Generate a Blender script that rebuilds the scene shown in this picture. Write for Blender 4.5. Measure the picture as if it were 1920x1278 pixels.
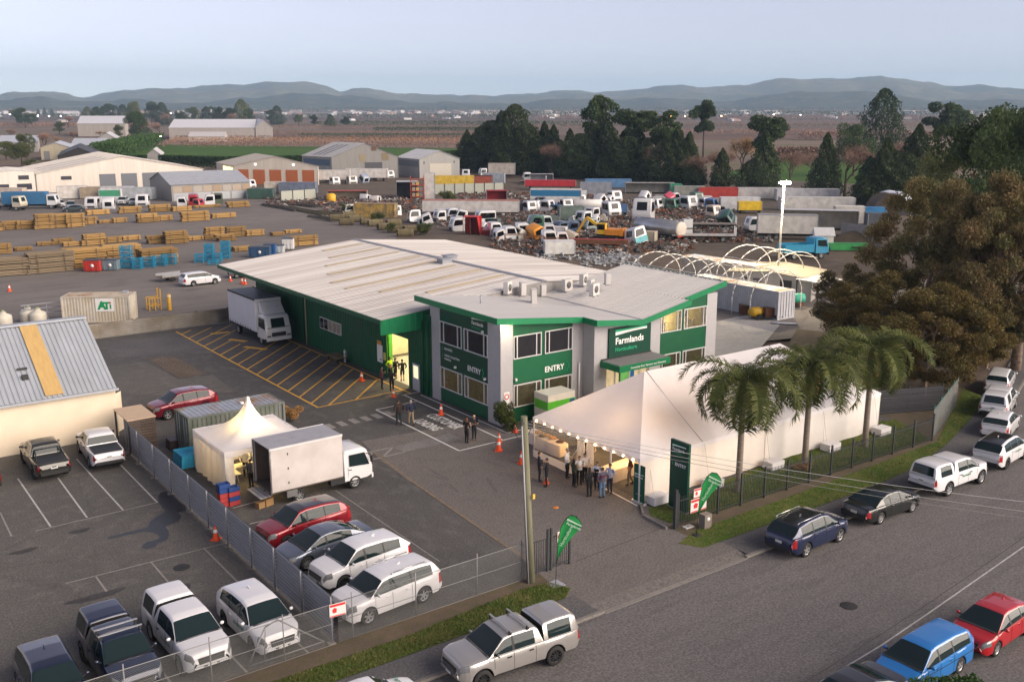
import bpy,bmesh,math,random
import numpy as np
from mathutils import Vector,Matrix,Euler
R_ = math.radians
rnd = random.Random(7)
for o in list(bpy.data.objects): bpy.data.objects.remove(o)
scene = bpy.context.scene
C = scene.collection
# ---------------------------------------------------------------- camera
FPX,HORIZON,CX,CY,CAMH = 1886.0,200.0,960.0,639.0,20.8
TH = math.atan((CY-HORIZON)/FPX)
AZ = math.atan(1420/math.hypot(FPX,CY-HORIZON))
cam = bpy.data.cameras.new('camera'); camo = bpy.data.objects.new('camera',cam); C.objects.link(camo)
camo.location = (0,0,CAMH); camo.rotation_euler = (math.pi/2-TH,0,-AZ)
cam.sensor_width = 36; cam.sensor_fit = 'HORIZONTAL'; cam.lens = 36*FPX/1920
cam.clip_start = 0.5; cam.clip_end = 40000
scene.camera = camo
# ---------------------------------------------------------------- dusk sky and low sun (behind the camera)
SUN_EL,SUN_AZ = R_(16.0),math.atan2(0.50,-0.86)      # azimuth clockwise from +Y
world = bpy.data.worlds.new('World'); scene.world = world; world.use_nodes = True
wn = world.node_tree.nodes; wl = world.node_tree.links
bg = wn['Background']; sky = wn.new('ShaderNodeTexSky'); sky.sky_type = 'NISHITA'
sky.sun_disc = False; sky.sun_elevation = SUN_EL; sky.sun_rotation = SUN_AZ
sky.altitude = 0; sky.air_density = .8; sky.dust_density = 0.0; sky.ozone_density = 4.0
hs = wn.new('ShaderNodeHueSaturation'); hs.inputs['Saturation'].default_value = .32; hs.inputs['Hue'].default_value = .56       # thin high veil: pale, hardly coloured
wl.new(sky.outputs['Color'],hs.inputs['Color']); wl.new(hs.outputs['Color'],bg.inputs['Color']); bg.inputs['Strength'].default_value = 0.060
sun = bpy.data.lights.new('sun','SUN'); suno = bpy.data.objects.new('sun',sun); C.objects.link(suno)
sun.energy = 3.2; sun.angle = R_(70); sun.color = (1.0,0.85,0.70)
sd = Vector((math.sin(SUN_AZ)*math.cos(SUN_EL),math.cos(SUN_AZ)*math.cos(SUN_EL),math.sin(SUN_EL)))
suno.rotation_euler = (-sd).to_track_quat('-Z','Y').to_euler(); suno.location = (0,-30,60)
scene.view_settings.view_transform = 'Standard'; scene.view_settings.look = 'None'
scene.view_settings.gamma = 1.0; scene.view_settings.exposure = 1.5
# ---------------------------------------------------------------- photo pixel -> place
_F = Vector((math.sin(AZ)*math.cos(TH),math.cos(AZ)*math.cos(TH),-math.sin(TH)))
_R = Vector((math.cos(AZ),-math.sin(AZ),0)); _U = _R.cross(_F)
def ray(px,py): return _F + _R*((px-CX)/FPX) - _U*((py-CY)/FPX)
def G(px,py,z=0.0):
 d = ray(px,py); t = (z-CAMH)/d.z
 return Vector((d.x*t,d.y*t,z))
def onY(px,py,Y):
 d = ray(px,py); t = Y/d.y; return Vector((d.x*t,Y,CAMH+d.z*t))
def onX(px,py,X):
 d = ray(px,py); t = X/d.x; return Vector((X,d.y*t,CAMH+d.z*t))
def topz(px,pyb,pyt):
 return CAMH*(pyb-pyt)/(pyb-HORIZON)          # height of a thing standing at (px,pyb) reaching row pyt (far things)
# ---------------------------------------------------------------- objects
def tag(o,label=None,cat=None,group=None,kind=None):
 if label: o['label'] = label
 if cat: o['category'] = cat
 if group: o['group'] = group
 if kind: o['kind'] = kind
 return o
def thing(name,label,cat,loc=(0,0,0),rz=0.0,group=None,rot=None):
 o = bpy.data.objects.new(name,None); C.objects.link(o); o.empty_display_size = .2
 o.location = loc; o.rotation_euler = rot if rot else (0,0,rz)
 return tag(o,label,cat,group)
def mk(name,me,mat=None,parent=None,world=False):
 o = bpy.data.objects.new(name,me); C.objects.link(o)
 if mat is not None:
  for m in (mat if isinstance(mat,(list,tuple)) else [mat]): me.materials.append(m)
 if parent is not None:
  o.parent = parent
  if world:
   p = parent
   mw = Matrix.Identity(4)
   ch = []
   while p is not None: ch.append(p); p = p.parent
   for q in reversed(ch): mw = mw @ q.matrix_parent_inverse @ q.matrix_basis
   o.matrix_parent_inverse = mw.inverted()
 return o
def copy_tree(o,parent=None):
 c = o.copy(); C.objects.link(c); c.parent = parent
 for ch in o.children:
  copy_tree(ch,c)
 return c
class MB:
 def __init__(s): s.v = []; s.f = []; s.mi = []; s.cur = 0; s.sm = []; s.smooth = False
 def add(s,vs,fs):
  b = len(s.v); s.v += [tuple(x) for x in vs]
  for f in fs: s.f.append([b+i for i in f]); s.mi.append(s.cur); s.sm.append(s.smooth)
  return s
 def bx(s,x0,x1,y0,y1,z0,z1):
  return s.add([(x0,y0,z0),(x1,y0,z0),(x1,y1,z0),(x0,y1,z0),(x0,y0,z1),(x1,y0,z1),(x1,y1,z1),(x0,y1,z1)],
      [(3,2,1,0),(4,5,6,7),(0,1,5,4),(1,2,6,5),(2,3,7,6),(3,0,4,7)])
 def box(s,c,d,rz=0.0,M4=None):
  hx,hy,hz = d[0]/2,d[1]/2,d[2]/2
  vs = [Vector((a*hx,b*hy,e*hz)) for e in (-1,1) for a,b in ((-1,-1),(1,-1),(1,1),(-1,1))]
  m = M4 if M4 is not None else Matrix.Rotation(rz,4,'Z')
  vs = [(m @ v) + Vector(c) for v in vs]
  return s.add(vs,[(3,2,1,0),(4,5,6,7),(0,1,5,4),(1,2,6,5),(2,3,7,6),(3,0,4,7)])
 def bar(s,p0,p1,a,b=None,up=(0,0,1)):           # rectangular bar between two points
  b = b or a; p0 = Vector(p0); p1 = Vector(p1); d = (p1-p0).normalized(); u = Vector(up)
  if abs(d.dot(u)) > .99: u = Vector((1,0,0))
  x = d.cross(u).normalized()*a/2; y = x.cross(d).normalized()*b/2
  vs = [p+i*x+j*y for p in (p0,p1) for i,j in ((-1,-1),(1,-1),(1,1),(-1,1))]
  return s.add(vs,[(3,2,1,0),(4,5,6,7),(0,1,5,4),(1,2,6,5),(2,3,7,6),(3,0,4,7)])
 def cyl(s,p0,p1,r0,r1=None,n=8,caps=True):
  r1 = r0 if r1 is None else r1
  p0 = Vector(p0); p1 = Vector(p1); d = (p1-p0).normalized()
  u = Vector((0,0,1)) if abs(d.z) < .95 else Vector((1,0,0))
  x = d.cross(u).normalized(); y = d.cross(x)
  vs = []
  for p,r in ((p0,r0),(p1,r1)):
   for i in range(n):
    a = 2*math.pi*i/n; vs.append(p+x*(r*math.cos(a))+y*(r*math.sin(a)))
  fs = [(i,n+i,n+(i+1) % n,(i+1) % n) for i in range(n)]
  old = s.smooth
  s.smooth = n > 5; s.add(vs,fs); b = len(s.v)-2*n; s.smooth = False
  if caps:
   s.f.append([b+i for i in range(n)]); s.mi.append(s.cur); s.sm.append(False)
   s.f.append([b+n+i for i in reversed(range(n))]); s.mi.append(s.cur); s.sm.append(False)
  s.smooth = old
  return s
 def tube(s,pts,r,n=6):
  for a,b in zip(pts[:-1],pts[1:]): s.cyl(a,b,r,r,n)
  return s
 def poly(s,pts): return s.add(pts,[tuple(range(len(pts)))])
 def prism(s,pts,d):                                   # polygon (3D pts) extruded by vector d
  n = len(pts); d = Vector(d); vs = [Vector(p) for p in pts]+[Vector(p)+d for p in pts]
  return s.add(vs,[tuple(reversed(range(n))),tuple(range(n,2*n))]+[(i,(i+1) % n,n+(i+1) % n,n+i) for i in range(n)])
 def lathe(s,prof,n=12,o=(0,0,0),axis='Z'):
  vs = []; m = len(prof)
  for i in range(n):
   a = 2*math.pi*i/n; ca,sa = math.cos(a),math.sin(a)
   for r,z in prof:
    p = (r*ca,r*sa,z) if axis == 'Z' else ((r*ca,z,r*sa) if axis == 'Y' else (z,r*ca,r*sa))
    vs.append((p[0]+o[0],p[1]+o[1],p[2]+o[2]))
  fs = []
  for i in range(n):
   j = (i+1) % n
   for k in range(m-1): fs.append((i*m+k,j*m+k,j*m+k+1,i*m+k+1))
  old = s.smooth; s.smooth = True; s.add(vs,fs); s.smooth = old
  return s
 def grid(s,rows,smooth=True,close=False):
  m = len(rows[0]); vs = [p for r in rows for p in r]; fs = []
  for i in range(len(rows)-1):
   for j in range(m-1 if not close else m):
    k = (j+1) % m; fs.append((i*m+j,i*m+k,(i+1)*m+k,(i+1)*m+j))
  old = s.smooth; s.smooth = smooth; s.add(vs,fs); s.smooth = old
  return s
 def mesh(s,name):
  me = bpy.data.meshes.new(name); me.from_pydata(s.v,[],s.f)
  me.polygons.foreach_set('material_index',s.mi); me.polygons.foreach_set('use_smooth',s.sm)
  me.update(); return me
 def build(s,name,mat,parent=None,world=False,fix=True):
  me = s.mesh(name)
  if fix:
   bm = bmesh.new(); bm.from_mesh(me); bmesh.ops.recalc_face_normals(bm,faces=bm.faces); bm.to_mesh(me); bm.free()
  return mk(name,me,mat,parent,world)
def npmesh(name,V,Fq,smooth=False):
 V = np.asarray(V,dtype=np.float32); Fq = np.asarray(Fq,dtype=np.int32); k = Fq.shape[1]
 me = bpy.data.meshes.new(name)
 me.vertices.add(len(V)); me.vertices.foreach_set('co',V.ravel())
 me.loops.add(Fq.size); me.loops.foreach_set('vertex_index',Fq.ravel())
 me.polygons.add(len(Fq)); me.polygons.foreach_set('loop_start',np.arange(0,Fq.size,k,dtype=np.int32))
 me.polygons.foreach_set('use_smooth',np.full(len(Fq),smooth))
 me.update(calc_edges=True); return me
# ---------------------------------------------------------------- materials
_mc = {}
def M(name,col=(.5,.5,.5),rough=.6,metal=0.0,var=.12,sc=2.0,bump=0.0,bsc=30.0,spec=.5,coat=0.0,world=False,
  emit=None,es=0.0,rndv=0.0,col2=None,sc2=.4,trans=0.0,alpha=1.0,stretch=None,ior=1.45,det=4):
 if name in _mc: return _mc[name]
 m = bpy.data.materials.new(name); m.use_nodes = True; nt = m.node_tree; N = nt.nodes; L = nt.links
 b = N['Principled BSDF']; _mc[name] = m
 b.inputs['Roughness'].default_value = rough; b.inputs['Metallic'].default_value = metal
 b.inputs['Specular IOR Level'].default_value = spec; b.inputs['Coat Weight'].default_value = coat
 b.inputs['Coat Roughness'].default_value = .08; b.inputs['IOR'].default_value = ior
 b.inputs['Transmission Weight'].default_value = trans; b.inputs['Alpha'].default_value = alpha
 if world: src = N.new('ShaderNodeNewGeometry').outputs['Position']
 else: src = N.new('ShaderNodeTexCoord').outputs['Object']
 if stretch:
  mp = N.new('ShaderNodeMapping'); mp.inputs['Scale'].default_value = stretch; L.new(src,mp.inputs['Vector']); src = mp.outputs['Vector']
 base = None
 rgb = N.new('ShaderNodeRGB'); rgb.outputs[0].default_value = (*col,1); base = rgb.outputs[0]
 if col2:
  n2 = N.new('ShaderNodeTexNoise'); n2.inputs['Scale'].default_value = sc2; n2.inputs['Detail'].default_value = 5
  L.new(src,n2.inputs['Vector'])
  rp = N.new('ShaderNodeMapRange'); rp.inputs[1].default_value = .42; rp.inputs[2].default_value = .60; L.new(n2.outputs['Fac'],rp.inputs[0])
  mx = N.new('ShaderNodeMix'); mx.data_type = 'RGBA'; L.new(rp.outputs[0],mx.inputs[0]); L.new(base,mx.inputs[6])
  mx.inputs[7].default_value = (*col2,1); base = mx.outputs[2]
 if var > 0:
  n = N.new('ShaderNodeTexNoise'); n.inputs['Scale'].default_value = sc; n.inputs['Detail'].default_value = det; n.inputs['Roughness'].default_value = .65
  L.new(src,n.inputs['Vector'])
  r = N.new('ShaderNodeMapRange'); r.inputs[1].default_value = .25; r.inputs[2].default_value = .75
  r.inputs[3].default_value = 1-var; r.inputs[4].default_value = 1+var; L.new(n.outputs['Fac'],r.inputs[0])
  mm = N.new('ShaderNodeMix'); mm.data_type = 'RGBA'; mm.blend_type = 'MULTIPLY'; mm.inputs[0].default_value = 1
  L.new(base,mm.inputs[6]); L.new(r.outputs[0],mm.inputs[7]); base = mm.outputs[2]
 if rndv > 0:
  oi = N.new('ShaderNodeObjectInfo'); r = N.new('ShaderNodeMapRange'); r.inputs[3].default_value = 1-rndv; r.inputs[4].default_value = 1+rndv
  L.new(oi.outputs['Random'],r.inputs[0])
  mm = N.new('ShaderNodeMix'); mm.data_type = 'RGBA'; mm.blend_type = 'MULTIPLY'; mm.inputs[0].default_value = 1
  L.new(base,mm.inputs[6]); L.new(r.outputs[0],mm.inputs[7]); base = mm.outputs[2]
 L.new(base,b.inputs['Base Color'])
 if bump > 0:
  nb = N.new('ShaderNodeTexNoise'); nb.inputs['Scale'].default_value = bsc; nb.inputs['Detail'].default_value = 3; L.new(src,nb.inputs['Vector'])
  bp = N.new('ShaderNodeBump'); bp.inputs['Strength'].default_value = bump; bp.inputs['Distance'].default_value = .05
  L.new(nb.outputs['Fac'],bp.inputs['Height']); L.new(bp.outputs['Normal'],b.inputs['Normal'])
 if emit:
  b.inputs['Emission Color'].default_value = (*emit,1); b.inputs['Emission Strength'].default_value = es
 return m
def srgb(r,g,b):
 f = lambda c: (c/255/12.92 if c/255 <= .04045 else ((c/255+.055)/1.055)**2.4)
 return (f(r),f(g),f(b))
def foliage(name,c1,c2,sc=.5,tr=.25):
 if name in _mc: return _mc[name]
 m = bpy.data.materials.new(name); m.use_nodes = True; nt = m.node_tree; N = nt.nodes; L = nt.links; _mc[name] = m
 b = N['Principled BSDF']; b.inputs['Roughness'].default_value = .65; b.inputs['Specular IOR Level'].default_value = .25
 tc = N.new('ShaderNodeTexCoord'); n = N.new('ShaderNodeTexNoise'); n.inputs['Scale'].default_value = sc; n.inputs['Detail'].default_value = 4; n.inputs['Roughness'].default_value = .7
 L.new(tc.outputs['Object'],n.inputs['Vector'])
 r = N.new('ShaderNodeMapRange'); r.inputs[1].default_value = .35; r.inputs[2].default_value = .65; L.new(n.outputs['Fac'],r.inputs[0])
 mx = N.new('ShaderNodeMix'); mx.data_type = 'RGBA'; mx.inputs[6].default_value = (*c1,1); mx.inputs[7].default_value = (*c2,1); L.new(r.outputs[0],mx.inputs[0])
 oi = N.new('ShaderNodeObjectInfo'); r2 = N.new('ShaderNodeMapRange'); r2.inputs[3].default_value = .8; r2.inputs[4].default_value = 1.2; L.new(oi.outputs['Random'],r2.inputs[0])
 mm = N.new('ShaderNodeMix'); mm.data_type = 'RGBA'; mm.blend_type = 'MULTIPLY'; mm.inputs[0].default_value = 1; L.new(mx.outputs[2],mm.inputs[6]); L.new(r2.outputs[0],mm.inputs[7])
 L.new(mm.outputs[2],b.inputs['Base Color'])
 t = N.new('ShaderNodeBsdfTranslucent'); L.new(mm.outputs[2],t.inputs['Color'])
 ms = N.new('ShaderNodeMixShader'); ms.inputs[0].default_value = tr; L.new(b.outputs[0],ms.inputs[1]); L.new(t.outputs[0],ms.inputs[2])
 L.new(ms.outputs[0],N['Material Output'].inputs['Surface'])
 return m
# ---------------------------------------------------------------- lettering
def text_into(mb,body,size,org,u,v,bold=.012,spacing=1.0,depth=.012,align='LEFT'):
 cu = bpy.data.curves.new('lettering','FONT'); cu.body = body; cu.size = size; cu.offset = bold*size
 cu.resolution_u = 2; cu.space_character = spacing; cu.align_x = align
 ob = bpy.data.objects.new('lettering',cu); C.objects.link(ob)
 me = ob.to_mesh(depsgraph=None) if False else bpy.data.meshes.new_from_object(ob.evaluated_get(bpy.context.evaluated_depsgraph_get()))
 u = Vector(u).normalized(); v = Vector(v).normalized(); n = u.cross(v); org = Vector(org)
 vs = [org+u*p.co.x+v*p.co.y+n*depth for p in me.vertices]
 mb.add(vs,[tuple(p.vertices) for p in me.polygons])
 bpy.data.objects.remove(ob); bpy.data.curves.remove(cu); bpy.data.meshes.remove(me)
 return mb
def lamp(name,loc,power,col,r=.15,parent=None):
 l = bpy.data.lights.new(name,'POINT'); l.energy = power; l.color = col; l.shadow_soft_size = r
 o = bpy.data.objects.new(name,l); C.objects.link(o); o.location = loc
 if parent is not None:
  o.parent = parent; o.matrix_parent_inverse = Matrix.Translation(-parent.location)
 return o
# ================================================================ ground, road, paving, markings
def ground_mat(name,c1,c2,c3,s1=.12,s2=1.2,grain=10.0,rough=.92,crack=0.0,streak=None,bump=.25,spk=.34,spec=.3):
 m = bpy.data.materials.new(name); m.use_nodes = True; nt = m.node_tree; N = nt.nodes; L = nt.links; b = N['Principled BSDF']
 geo = N.new('ShaderNodeNewGeometry').outputs['Position']; _mc[name] = m
 src = geo
 if streak:
  mp = N.new('ShaderNodeMapping'); mp.inputs['Scale'].default_value = streak; L.new(geo,mp.inputs['Vector']); src = mp.outputs['Vector']
 def noise(s,d=5,src_=None,r=.6):
  n = N.new('ShaderNodeTexNoise'); n.inputs['Scale'].default_value = s; n.inputs['Detail'].default_value = d; n.inputs['Roughness'].default_value = r
  L.new(src_ or src,n.inputs['Vector']); return n.outputs['Fac']
 def rng(x,a,b_,c=0.,d=1.):
  r = N.new('ShaderNodeMapRange'); r.inputs[1].default_value = a; r.inputs[2].default_value = b_; r.inputs[3].default_value = c; r.inputs[4].default_value = d
  L.new(x,r.inputs[0]); return r.outputs[0]
 def mix(f,a,b_,mode='MIX'):
  x = N.new('ShaderNodeMix'); x.data_type = 'RGBA'; x.blend_type = mode
  if isinstance(f,float): x.inputs[0].default_value = f
  else: L.new(f,x.inputs[0])
  for i,q in ((6,a),(7,b_)):
   if isinstance(q,tuple): x.inputs[i].default_value = (*q,1)
   else: L.new(q,x.inputs[i])
  return x.outputs[2]
 base = mix(rng(noise(s1),.38,.62),c1,c2)
 base = mix(rng(noise(s2,6),.50,.72),base,c3)
 g = rng(noise(grain,2,geo),.3,.7,1-spk,1+spk)
 base = mix(1.0,base,g,'MULTIPLY')
 if crack > 0:
  vo = N.new('ShaderNodeTexVoronoi'); vo.feature = 'DISTANCE_TO_EDGE'; vo.inputs['Scale'].default_value = crack
  w = N.new('ShaderNodeTexNoise'); w.inputs['Scale'].default_value = 1.5; L.new(geo,w.inputs['Vector'])
  ad = N.new('ShaderNodeMix'); ad.data_type = 'RGBA'; ad.blend_type = 'ADD'; ad.inputs[0].default_value = .8; L.new(geo,ad.inputs[6]); L.new(w.outputs['Color'],ad.inputs[7])
  L.new(ad.outputs[2],vo.inputs['Vector'])
  base = mix(rng(vo.outputs['Distance'],0.0,.010,.22,0.),base,(.02,.02,.02))
 L.new(base,b.inputs['Base Color']); b.inputs['Roughness'].default_value = rough; b.inputs['Specular IOR Level'].default_value = spec
 bp = N.new('ShaderNodeBump'); bp.inputs['Strength'].default_value = bump; bp.inputs['Distance'].default_value = .03
 L.new(noise(grain*.8,3,geo),bp.inputs['Height']); L.new(bp.outputs['Normal'],b.inputs['Normal'])
 return m
def sheet(name,pts,z,mat,parent=None,kind='structure',thick=0.0):
 mb = MB(); p3 = [(p[0],p[1],z if len(p) < 3 else p[2]) for p in pts]
 if thick: mb.prism([(x,y,zz-thick) for x,y,zz in p3],(0,0,thick))
 else: mb.poly(p3)
 o = mb.build(name,mat,parent,fix=bool(thick))
 if not thick:
  me = o.data
  if me.polygons[0].normal.z < 0: me.flip_normals()
 if parent is None and kind: o['kind'] = kind
 return o
A_yard = ground_mat('asphalt_yard',(0.076,0.072,0.072),(0.095,0.090,0.087),(0.123,0.118,0.112),s1=.09,crack=0.0,streak=(1,.55,1))
A_park = ground_mat('asphalt_carpark',(0.095,0.090,0.085),(0.118,0.110,0.103),(0.140,0.129,0.118),s1=.07,crack=.10)
A_drive = ground_mat('chipseal_drive',(0.140,0.125,0.116),(0.162,0.146,0.134),(0.118,0.106,0.101),s1=.08)
A_road = ground_mat('chipseal_road',(0.121,0.112,0.112),(0.141,0.131,0.128),(0.105,0.099,0.099),s1=.10,streak=(.25,1.6,1))
A_foot = ground_mat('asphalt_footpath',(0.095,0.092,0.095),(0.118,0.112,0.112),(0.078,0.076,0.078),s1=.3)
A_gravel = ground_mat('gravel_rear',(0.151,0.134,0.125),(0.185,0.166,0.151),(0.118,0.106,0.101),s1=.04,s2=.35,grain=9,streak=(.5,1.2,1))
A_dirt = ground_mat('scrapyard_dirt',(0.118,0.090,0.067),(0.084,0.065,0.052),(0.146,0.118,0.095),s1=.06,s2=.4,grain=6)
A_grass = ground_mat('verge_turf',(0.068,0.115,0.022),(0.115,0.142,0.035),(0.169,0.142,0.061),s1=.55,s2=2.2,grain=55,rough=1.0,bump=.8,spk=.45,spec=.1)
A_field = ground_mat('plain_fields',(.16,.125,.10),(.19,.145,.115),(.12,.12,.07),s1=.004,s2=.02,grain=.6,rough=1,spk=.15,spec=.05)
A_paddock = ground_mat('green_paddock',(.045,.10,.018),(.06,.12,.022),(.075,.11,.03),s1=.02,s2=.2,grain=5,rough=1,spk=.2,spec=.1)
A_dirtstrip = ground_mat('bare_soil',(.13,.098,.068),(.10,.078,.055),(.085,.085,.035),s1=.7,s2=2,grain=40,rough=1,bump=.6)
A_conc = ground_mat('concrete_pad',(.38,.37,.35),(.44,.42,.40),(.33,.32,.31),s1=.3,s2=1.5,grain=40)
A_kerb = ground_mat('kerb_concrete',(.19,.175,.16),(.23,.21,.19),(.15,.14,.13),s1=.8,s2=3,grain=40)
A_worn = ground_mat('worn_grey_seal',(.20,.19,.18),(.17,.16,.155),(.14,.13,.125),s1=.8,s2=2.5,grain=30)
Pwhite = M('road_paint_white',(.42,.41,.40),.8,var=.35,sc=5)
Pfaint = M('road_paint_worn',(.24,.225,.21),.85,var=.3,sc=4,det=6)
Pbright = M('road_paint_fresh',(.68,.67,.65),.7,var=.12,sc=6)
Pyellow = M('road_paint_yellow',(.62,.34,.04),.8,var=.3,sc=4,det=6)
KERB = [(-60,29.1),(48,29.1),(53,29.5),(58,30.7),(64,32.6),(70,34.7),(76,37),(90,42.5),(120,55),(200,86)]
base = sheet('ground',[(-3100,-2100),(9800,-2100),(9800,9800),(-3100,9800)],-.22,A_field)
# street level area (road) and everything behind the kerb
sheet('road',[(-60,-12),(220,-12),(220,78)]+[(x,y-.02) for x,y in reversed(KERB[:-1])],-.12,A_road)
sheet('near_roadside',[(-60,-12.2),(230,-12.2),(230,12),(120,17),(60,16.2),(20,15.4),(-60,15.0)],-.116,A_park)
kb = MB()
for (x0,y0),(x1,y1) in zip(KERB[:-1],KERB[1:]):
 segs = [(x0,x1)] if not (x0 < 26 < x1) else [(x0,26.2),(35.2,x1)]
 for a,b in segs:
  ya = y0+(y1-y0)*(a-x0)/(x1-x0); yb = y0+(y1-y0)*(b-x0)/(x1-x0)
  kb.prism([(a,ya-.02,-.16),(b,yb-.02,-.16),(b,yb+.14,-.16),(a,ya+.14,-.16)],(0,0,.165))
kb.bx(26.2,35.2,29.02,29.24,-.16,-.095)
tag(kb.build('kerb',A_kerb),kind='structure')
FP = [(x,y+.14) for x,y in KERB[:8]]; FPB = [(x,y+1.85) for x,y in KERB[:8]]
sheet('footpath',FP[:1]+[(26.0,29.24)]+[(26.0,30.95)]+FPB[:1],0.0,A_foot)
sheet('footpath',[(35.4,29.24)]+FP[1:]+list(reversed(FPB[1:]))+[(35.4,30.95)],0.0,A_foot)
# crossing (sloped apron + driveway)
dv = MB(); dv.grid([[(25.6,29.22,-.10),(35.8,29.22,-.10)],[(26.0,29.9,.004),(35.4,29.9,.004)]],smooth=False)
dvo = dv.build('driveway_apron',A_drive,fix=False); tag(dvo,kind='structure')
if dvo.data.polygons[0].normal.z < 0: dvo.data.flip_normals()
car_park = sheet('car_park',[(-40,33.4),(15.82,33.4),(15.82,69),(-40,69)],0.0,A_park)
yard = sheet('yard',[(15.82,33.4),(26.9,33.4),(60,33.6),(66,60),(66,95.2),(-40,95.2),(-40,69),(15.82,69)],0.0,A_yard)
drive = sheet('driveway',[(26.0,29.9),(35.4,29.9),(35.4,33.4),(35.8,37),(37.2,50),(37.2,54),(28.4,55),(27.6,50.8),(26.4,35.2),(26.0,33.4),(25.2,31.3),(25.2,30.96),(26.0,30.94)],.006,A_drive)
rear = sheet('rear_yard',[(-80,95.2),(66,95.2),(66,60),(120,45),(140,80),(120,130),(86,150),(98,205),(96,330),(-80,330)],-.012,A_gravel)
scrap_ground = sheet('scrapyard_ground',[(66,96),(104,70),(180,55),(260,120),(215,260),(150,330),(96,330),(98,205),(86,150),(70,125)],-.006,A_dirt)
# turf verges
vergeL = [(-60,30.95),(25.6,30.95),(26.3,31.5),(25.9,32.5),(24.6,32.7),(22.0,32.5),(18,32.2),(12,32.3),(-60,32.3)]
vergeR = [(34.2,30.95),(36.0,30.95)]+FPB[1:6]+[(71,39.0),(63,35.4),(58,33.2),(45,32.8),(35.3,32.6),(33.6,32.0)]
lawn = [(35.0,34.0),(36.2,33.6),(58,33.7),(60,37.5),(57.8,38.1),(37.0,36.0),(35.6,36.2),(34.9,35.4)]
for p,nm in ((vergeL,'grass_verge'),(vergeR,'grass_verge'),(lawn,'lawn')): sheet(nm,p,.018,A_grass)
sheet('bare_soil',[(-60,32.1),(12,32.1),(18,32.0),(22,32.3),(25.9,32.3),(26.1,33.5),(-60,33.5)],.008,A_dirtstrip)
sheet('bare_soil',[(34.6,32.4),(46,32.6),(58.5,33.0),(58.5,33.8),(34.6,33.8)],.010,A_dirtstrip)
sheet('bare_soil',[(58,33.3),(63.5,35.3),(72,39.5),(84,46),(78,60),(62,50),(60,38)],.006,A_dirtstrip)
sheet('concrete_pad',[tuple(G(1330,700).xy),tuple(G(1343,752).xy),tuple(G(1462,609).xy),tuple(G(1440,580).xy),(66,66),(60.2,66)],.008,A_conc)
# blades of grass on the verges (uncountable)
def inpoly(x,y,poly):
 c = False; j = len(poly)-1
 for i in range(len(poly)):
  if (poly[i][1] > y) != (poly[j][1] > y) and x < (poly[j][0]-poly[i][0])*(y-poly[i][1])/(poly[j][1]-poly[i][1])+poly[i][0]: c = not c
  j = i
 return c
gr = random.Random(3); gv = []; gf = []
for poly,n in ((vergeL,26000),(vergeR,34000),(lawn,16000)):
 xs = [p[0] for p in poly]; ys = [p[1] for p in poly]; k = 0
 x0,x1 = max(min(xs),6),min(max(xs),72)
 while k < n:
  x = gr.uniform(x0,x1); y = gr.uniform(min(ys),max(ys)); k += 1
  if not inpoly(x,y,poly): continue
  h = gr.uniform(.03,.10); a = gr.uniform(0,6.28); w = gr.uniform(.012,.03); dx,dy = gr.uniform(-.05,.05),gr.uniform(-.05,.05)
  b = len(gv); gv += [(x-w*math.cos(a),y-w*math.sin(a),.015),(x+w*math.cos(a),y+w*math.sin(a),.015),(x+dx,y+dy,.015+h)]; gf.append((b,b+1,b+2))
go = mk('grass',npmesh('grass',gv,gf),foliage('grass_blade',(.075,.13,.02),(.18,.17,.06),.9,.2))
tag(go,'short green and straw coloured grass on the street verges','grass',kind='stuff')
# ---- paint
def pline(a,b,w,mat,parent,z=.010,px=True,name='painted_line'):
 p = G(*a) if px else Vector((*a,0)); q = G(*b) if px else Vector((*b,0))
 d = (q-p).to_2d().normalized(); n = Vector((-d.y,d.x,0))*w/2; zz = Vector((0,0,z))
 mb = MB(); mb.poly([p+n+zz,p-n+zz,q-n+zz,q+n+zz]); o = mb.build(name,mat,parent,fix=False)
 if o.data.polygons[0].normal.z < 0: o.data.flip_normals()
 return o
for i in range(15):                                            # yellow keep clear hatching, 45 degrees
 y0 = 64.6+2.0*i
 if i in (8,9,10): xe = 32.4
 else: xe = 36.4
 if y0+xe-29.4 > 94: xe = 29.4+94-y0
 pline((29.45,y0),(xe,y0+xe-29.45),.13,Pyellow,yard,px=False)
pline((30.3,63.5),(35.6,68.8),.13,Pyellow,yard,px=False); pline((32.5,63.6),(36.4,67.5),.13,Pyellow,yard,px=False)
pline((29.4,63.35),(29.4,94),.15,Pyellow,yard,.014,px=False); pline((36.55,62.6),(36.55,88),.15,Pyellow,yard,.014,px=False)
pline((29.4,63.4),(36.5,63.75),.13,Pyellow,yard,.012,px=False)
for a,b in (((395,626),(430,622)),((430,636),(462,640)),((458,650),(500,655))):   # worn yellow letters by the parked truck
 pline(a,b,.55,Pyellow,yard,.009)
cz = lambda a,b: (a/3,860+b/3)
for a,b in (((100,110),(285,380)),((325,105),(490,330)),((430,0),(695,290)),((680,35),(885,245)),((0,300),(65,435)),
    ((200,405),(885,245)),((850,580),(945,690)),((1145,500),(1335,690)),((535,655),(600,745)),((370,700),(1290,468)),
    ((1285,1090),(1390,1200)),((1660,1020),(1735,1090)),((885,1160),(965,1262))):
 pline(cz(*a),cz(*b),.09,Pfaint if a[1] > 400 or a[0] in (200,0) else Pwhite,car_park)
for a,b in (((468,982),(558,960)),((437,952),(488,938)),((629,919),(824,1052))): pline(a,b,.09 if a[0] < 600 else .06,Pwhite if a[0] < 600 else Pfaint,yard)
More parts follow.
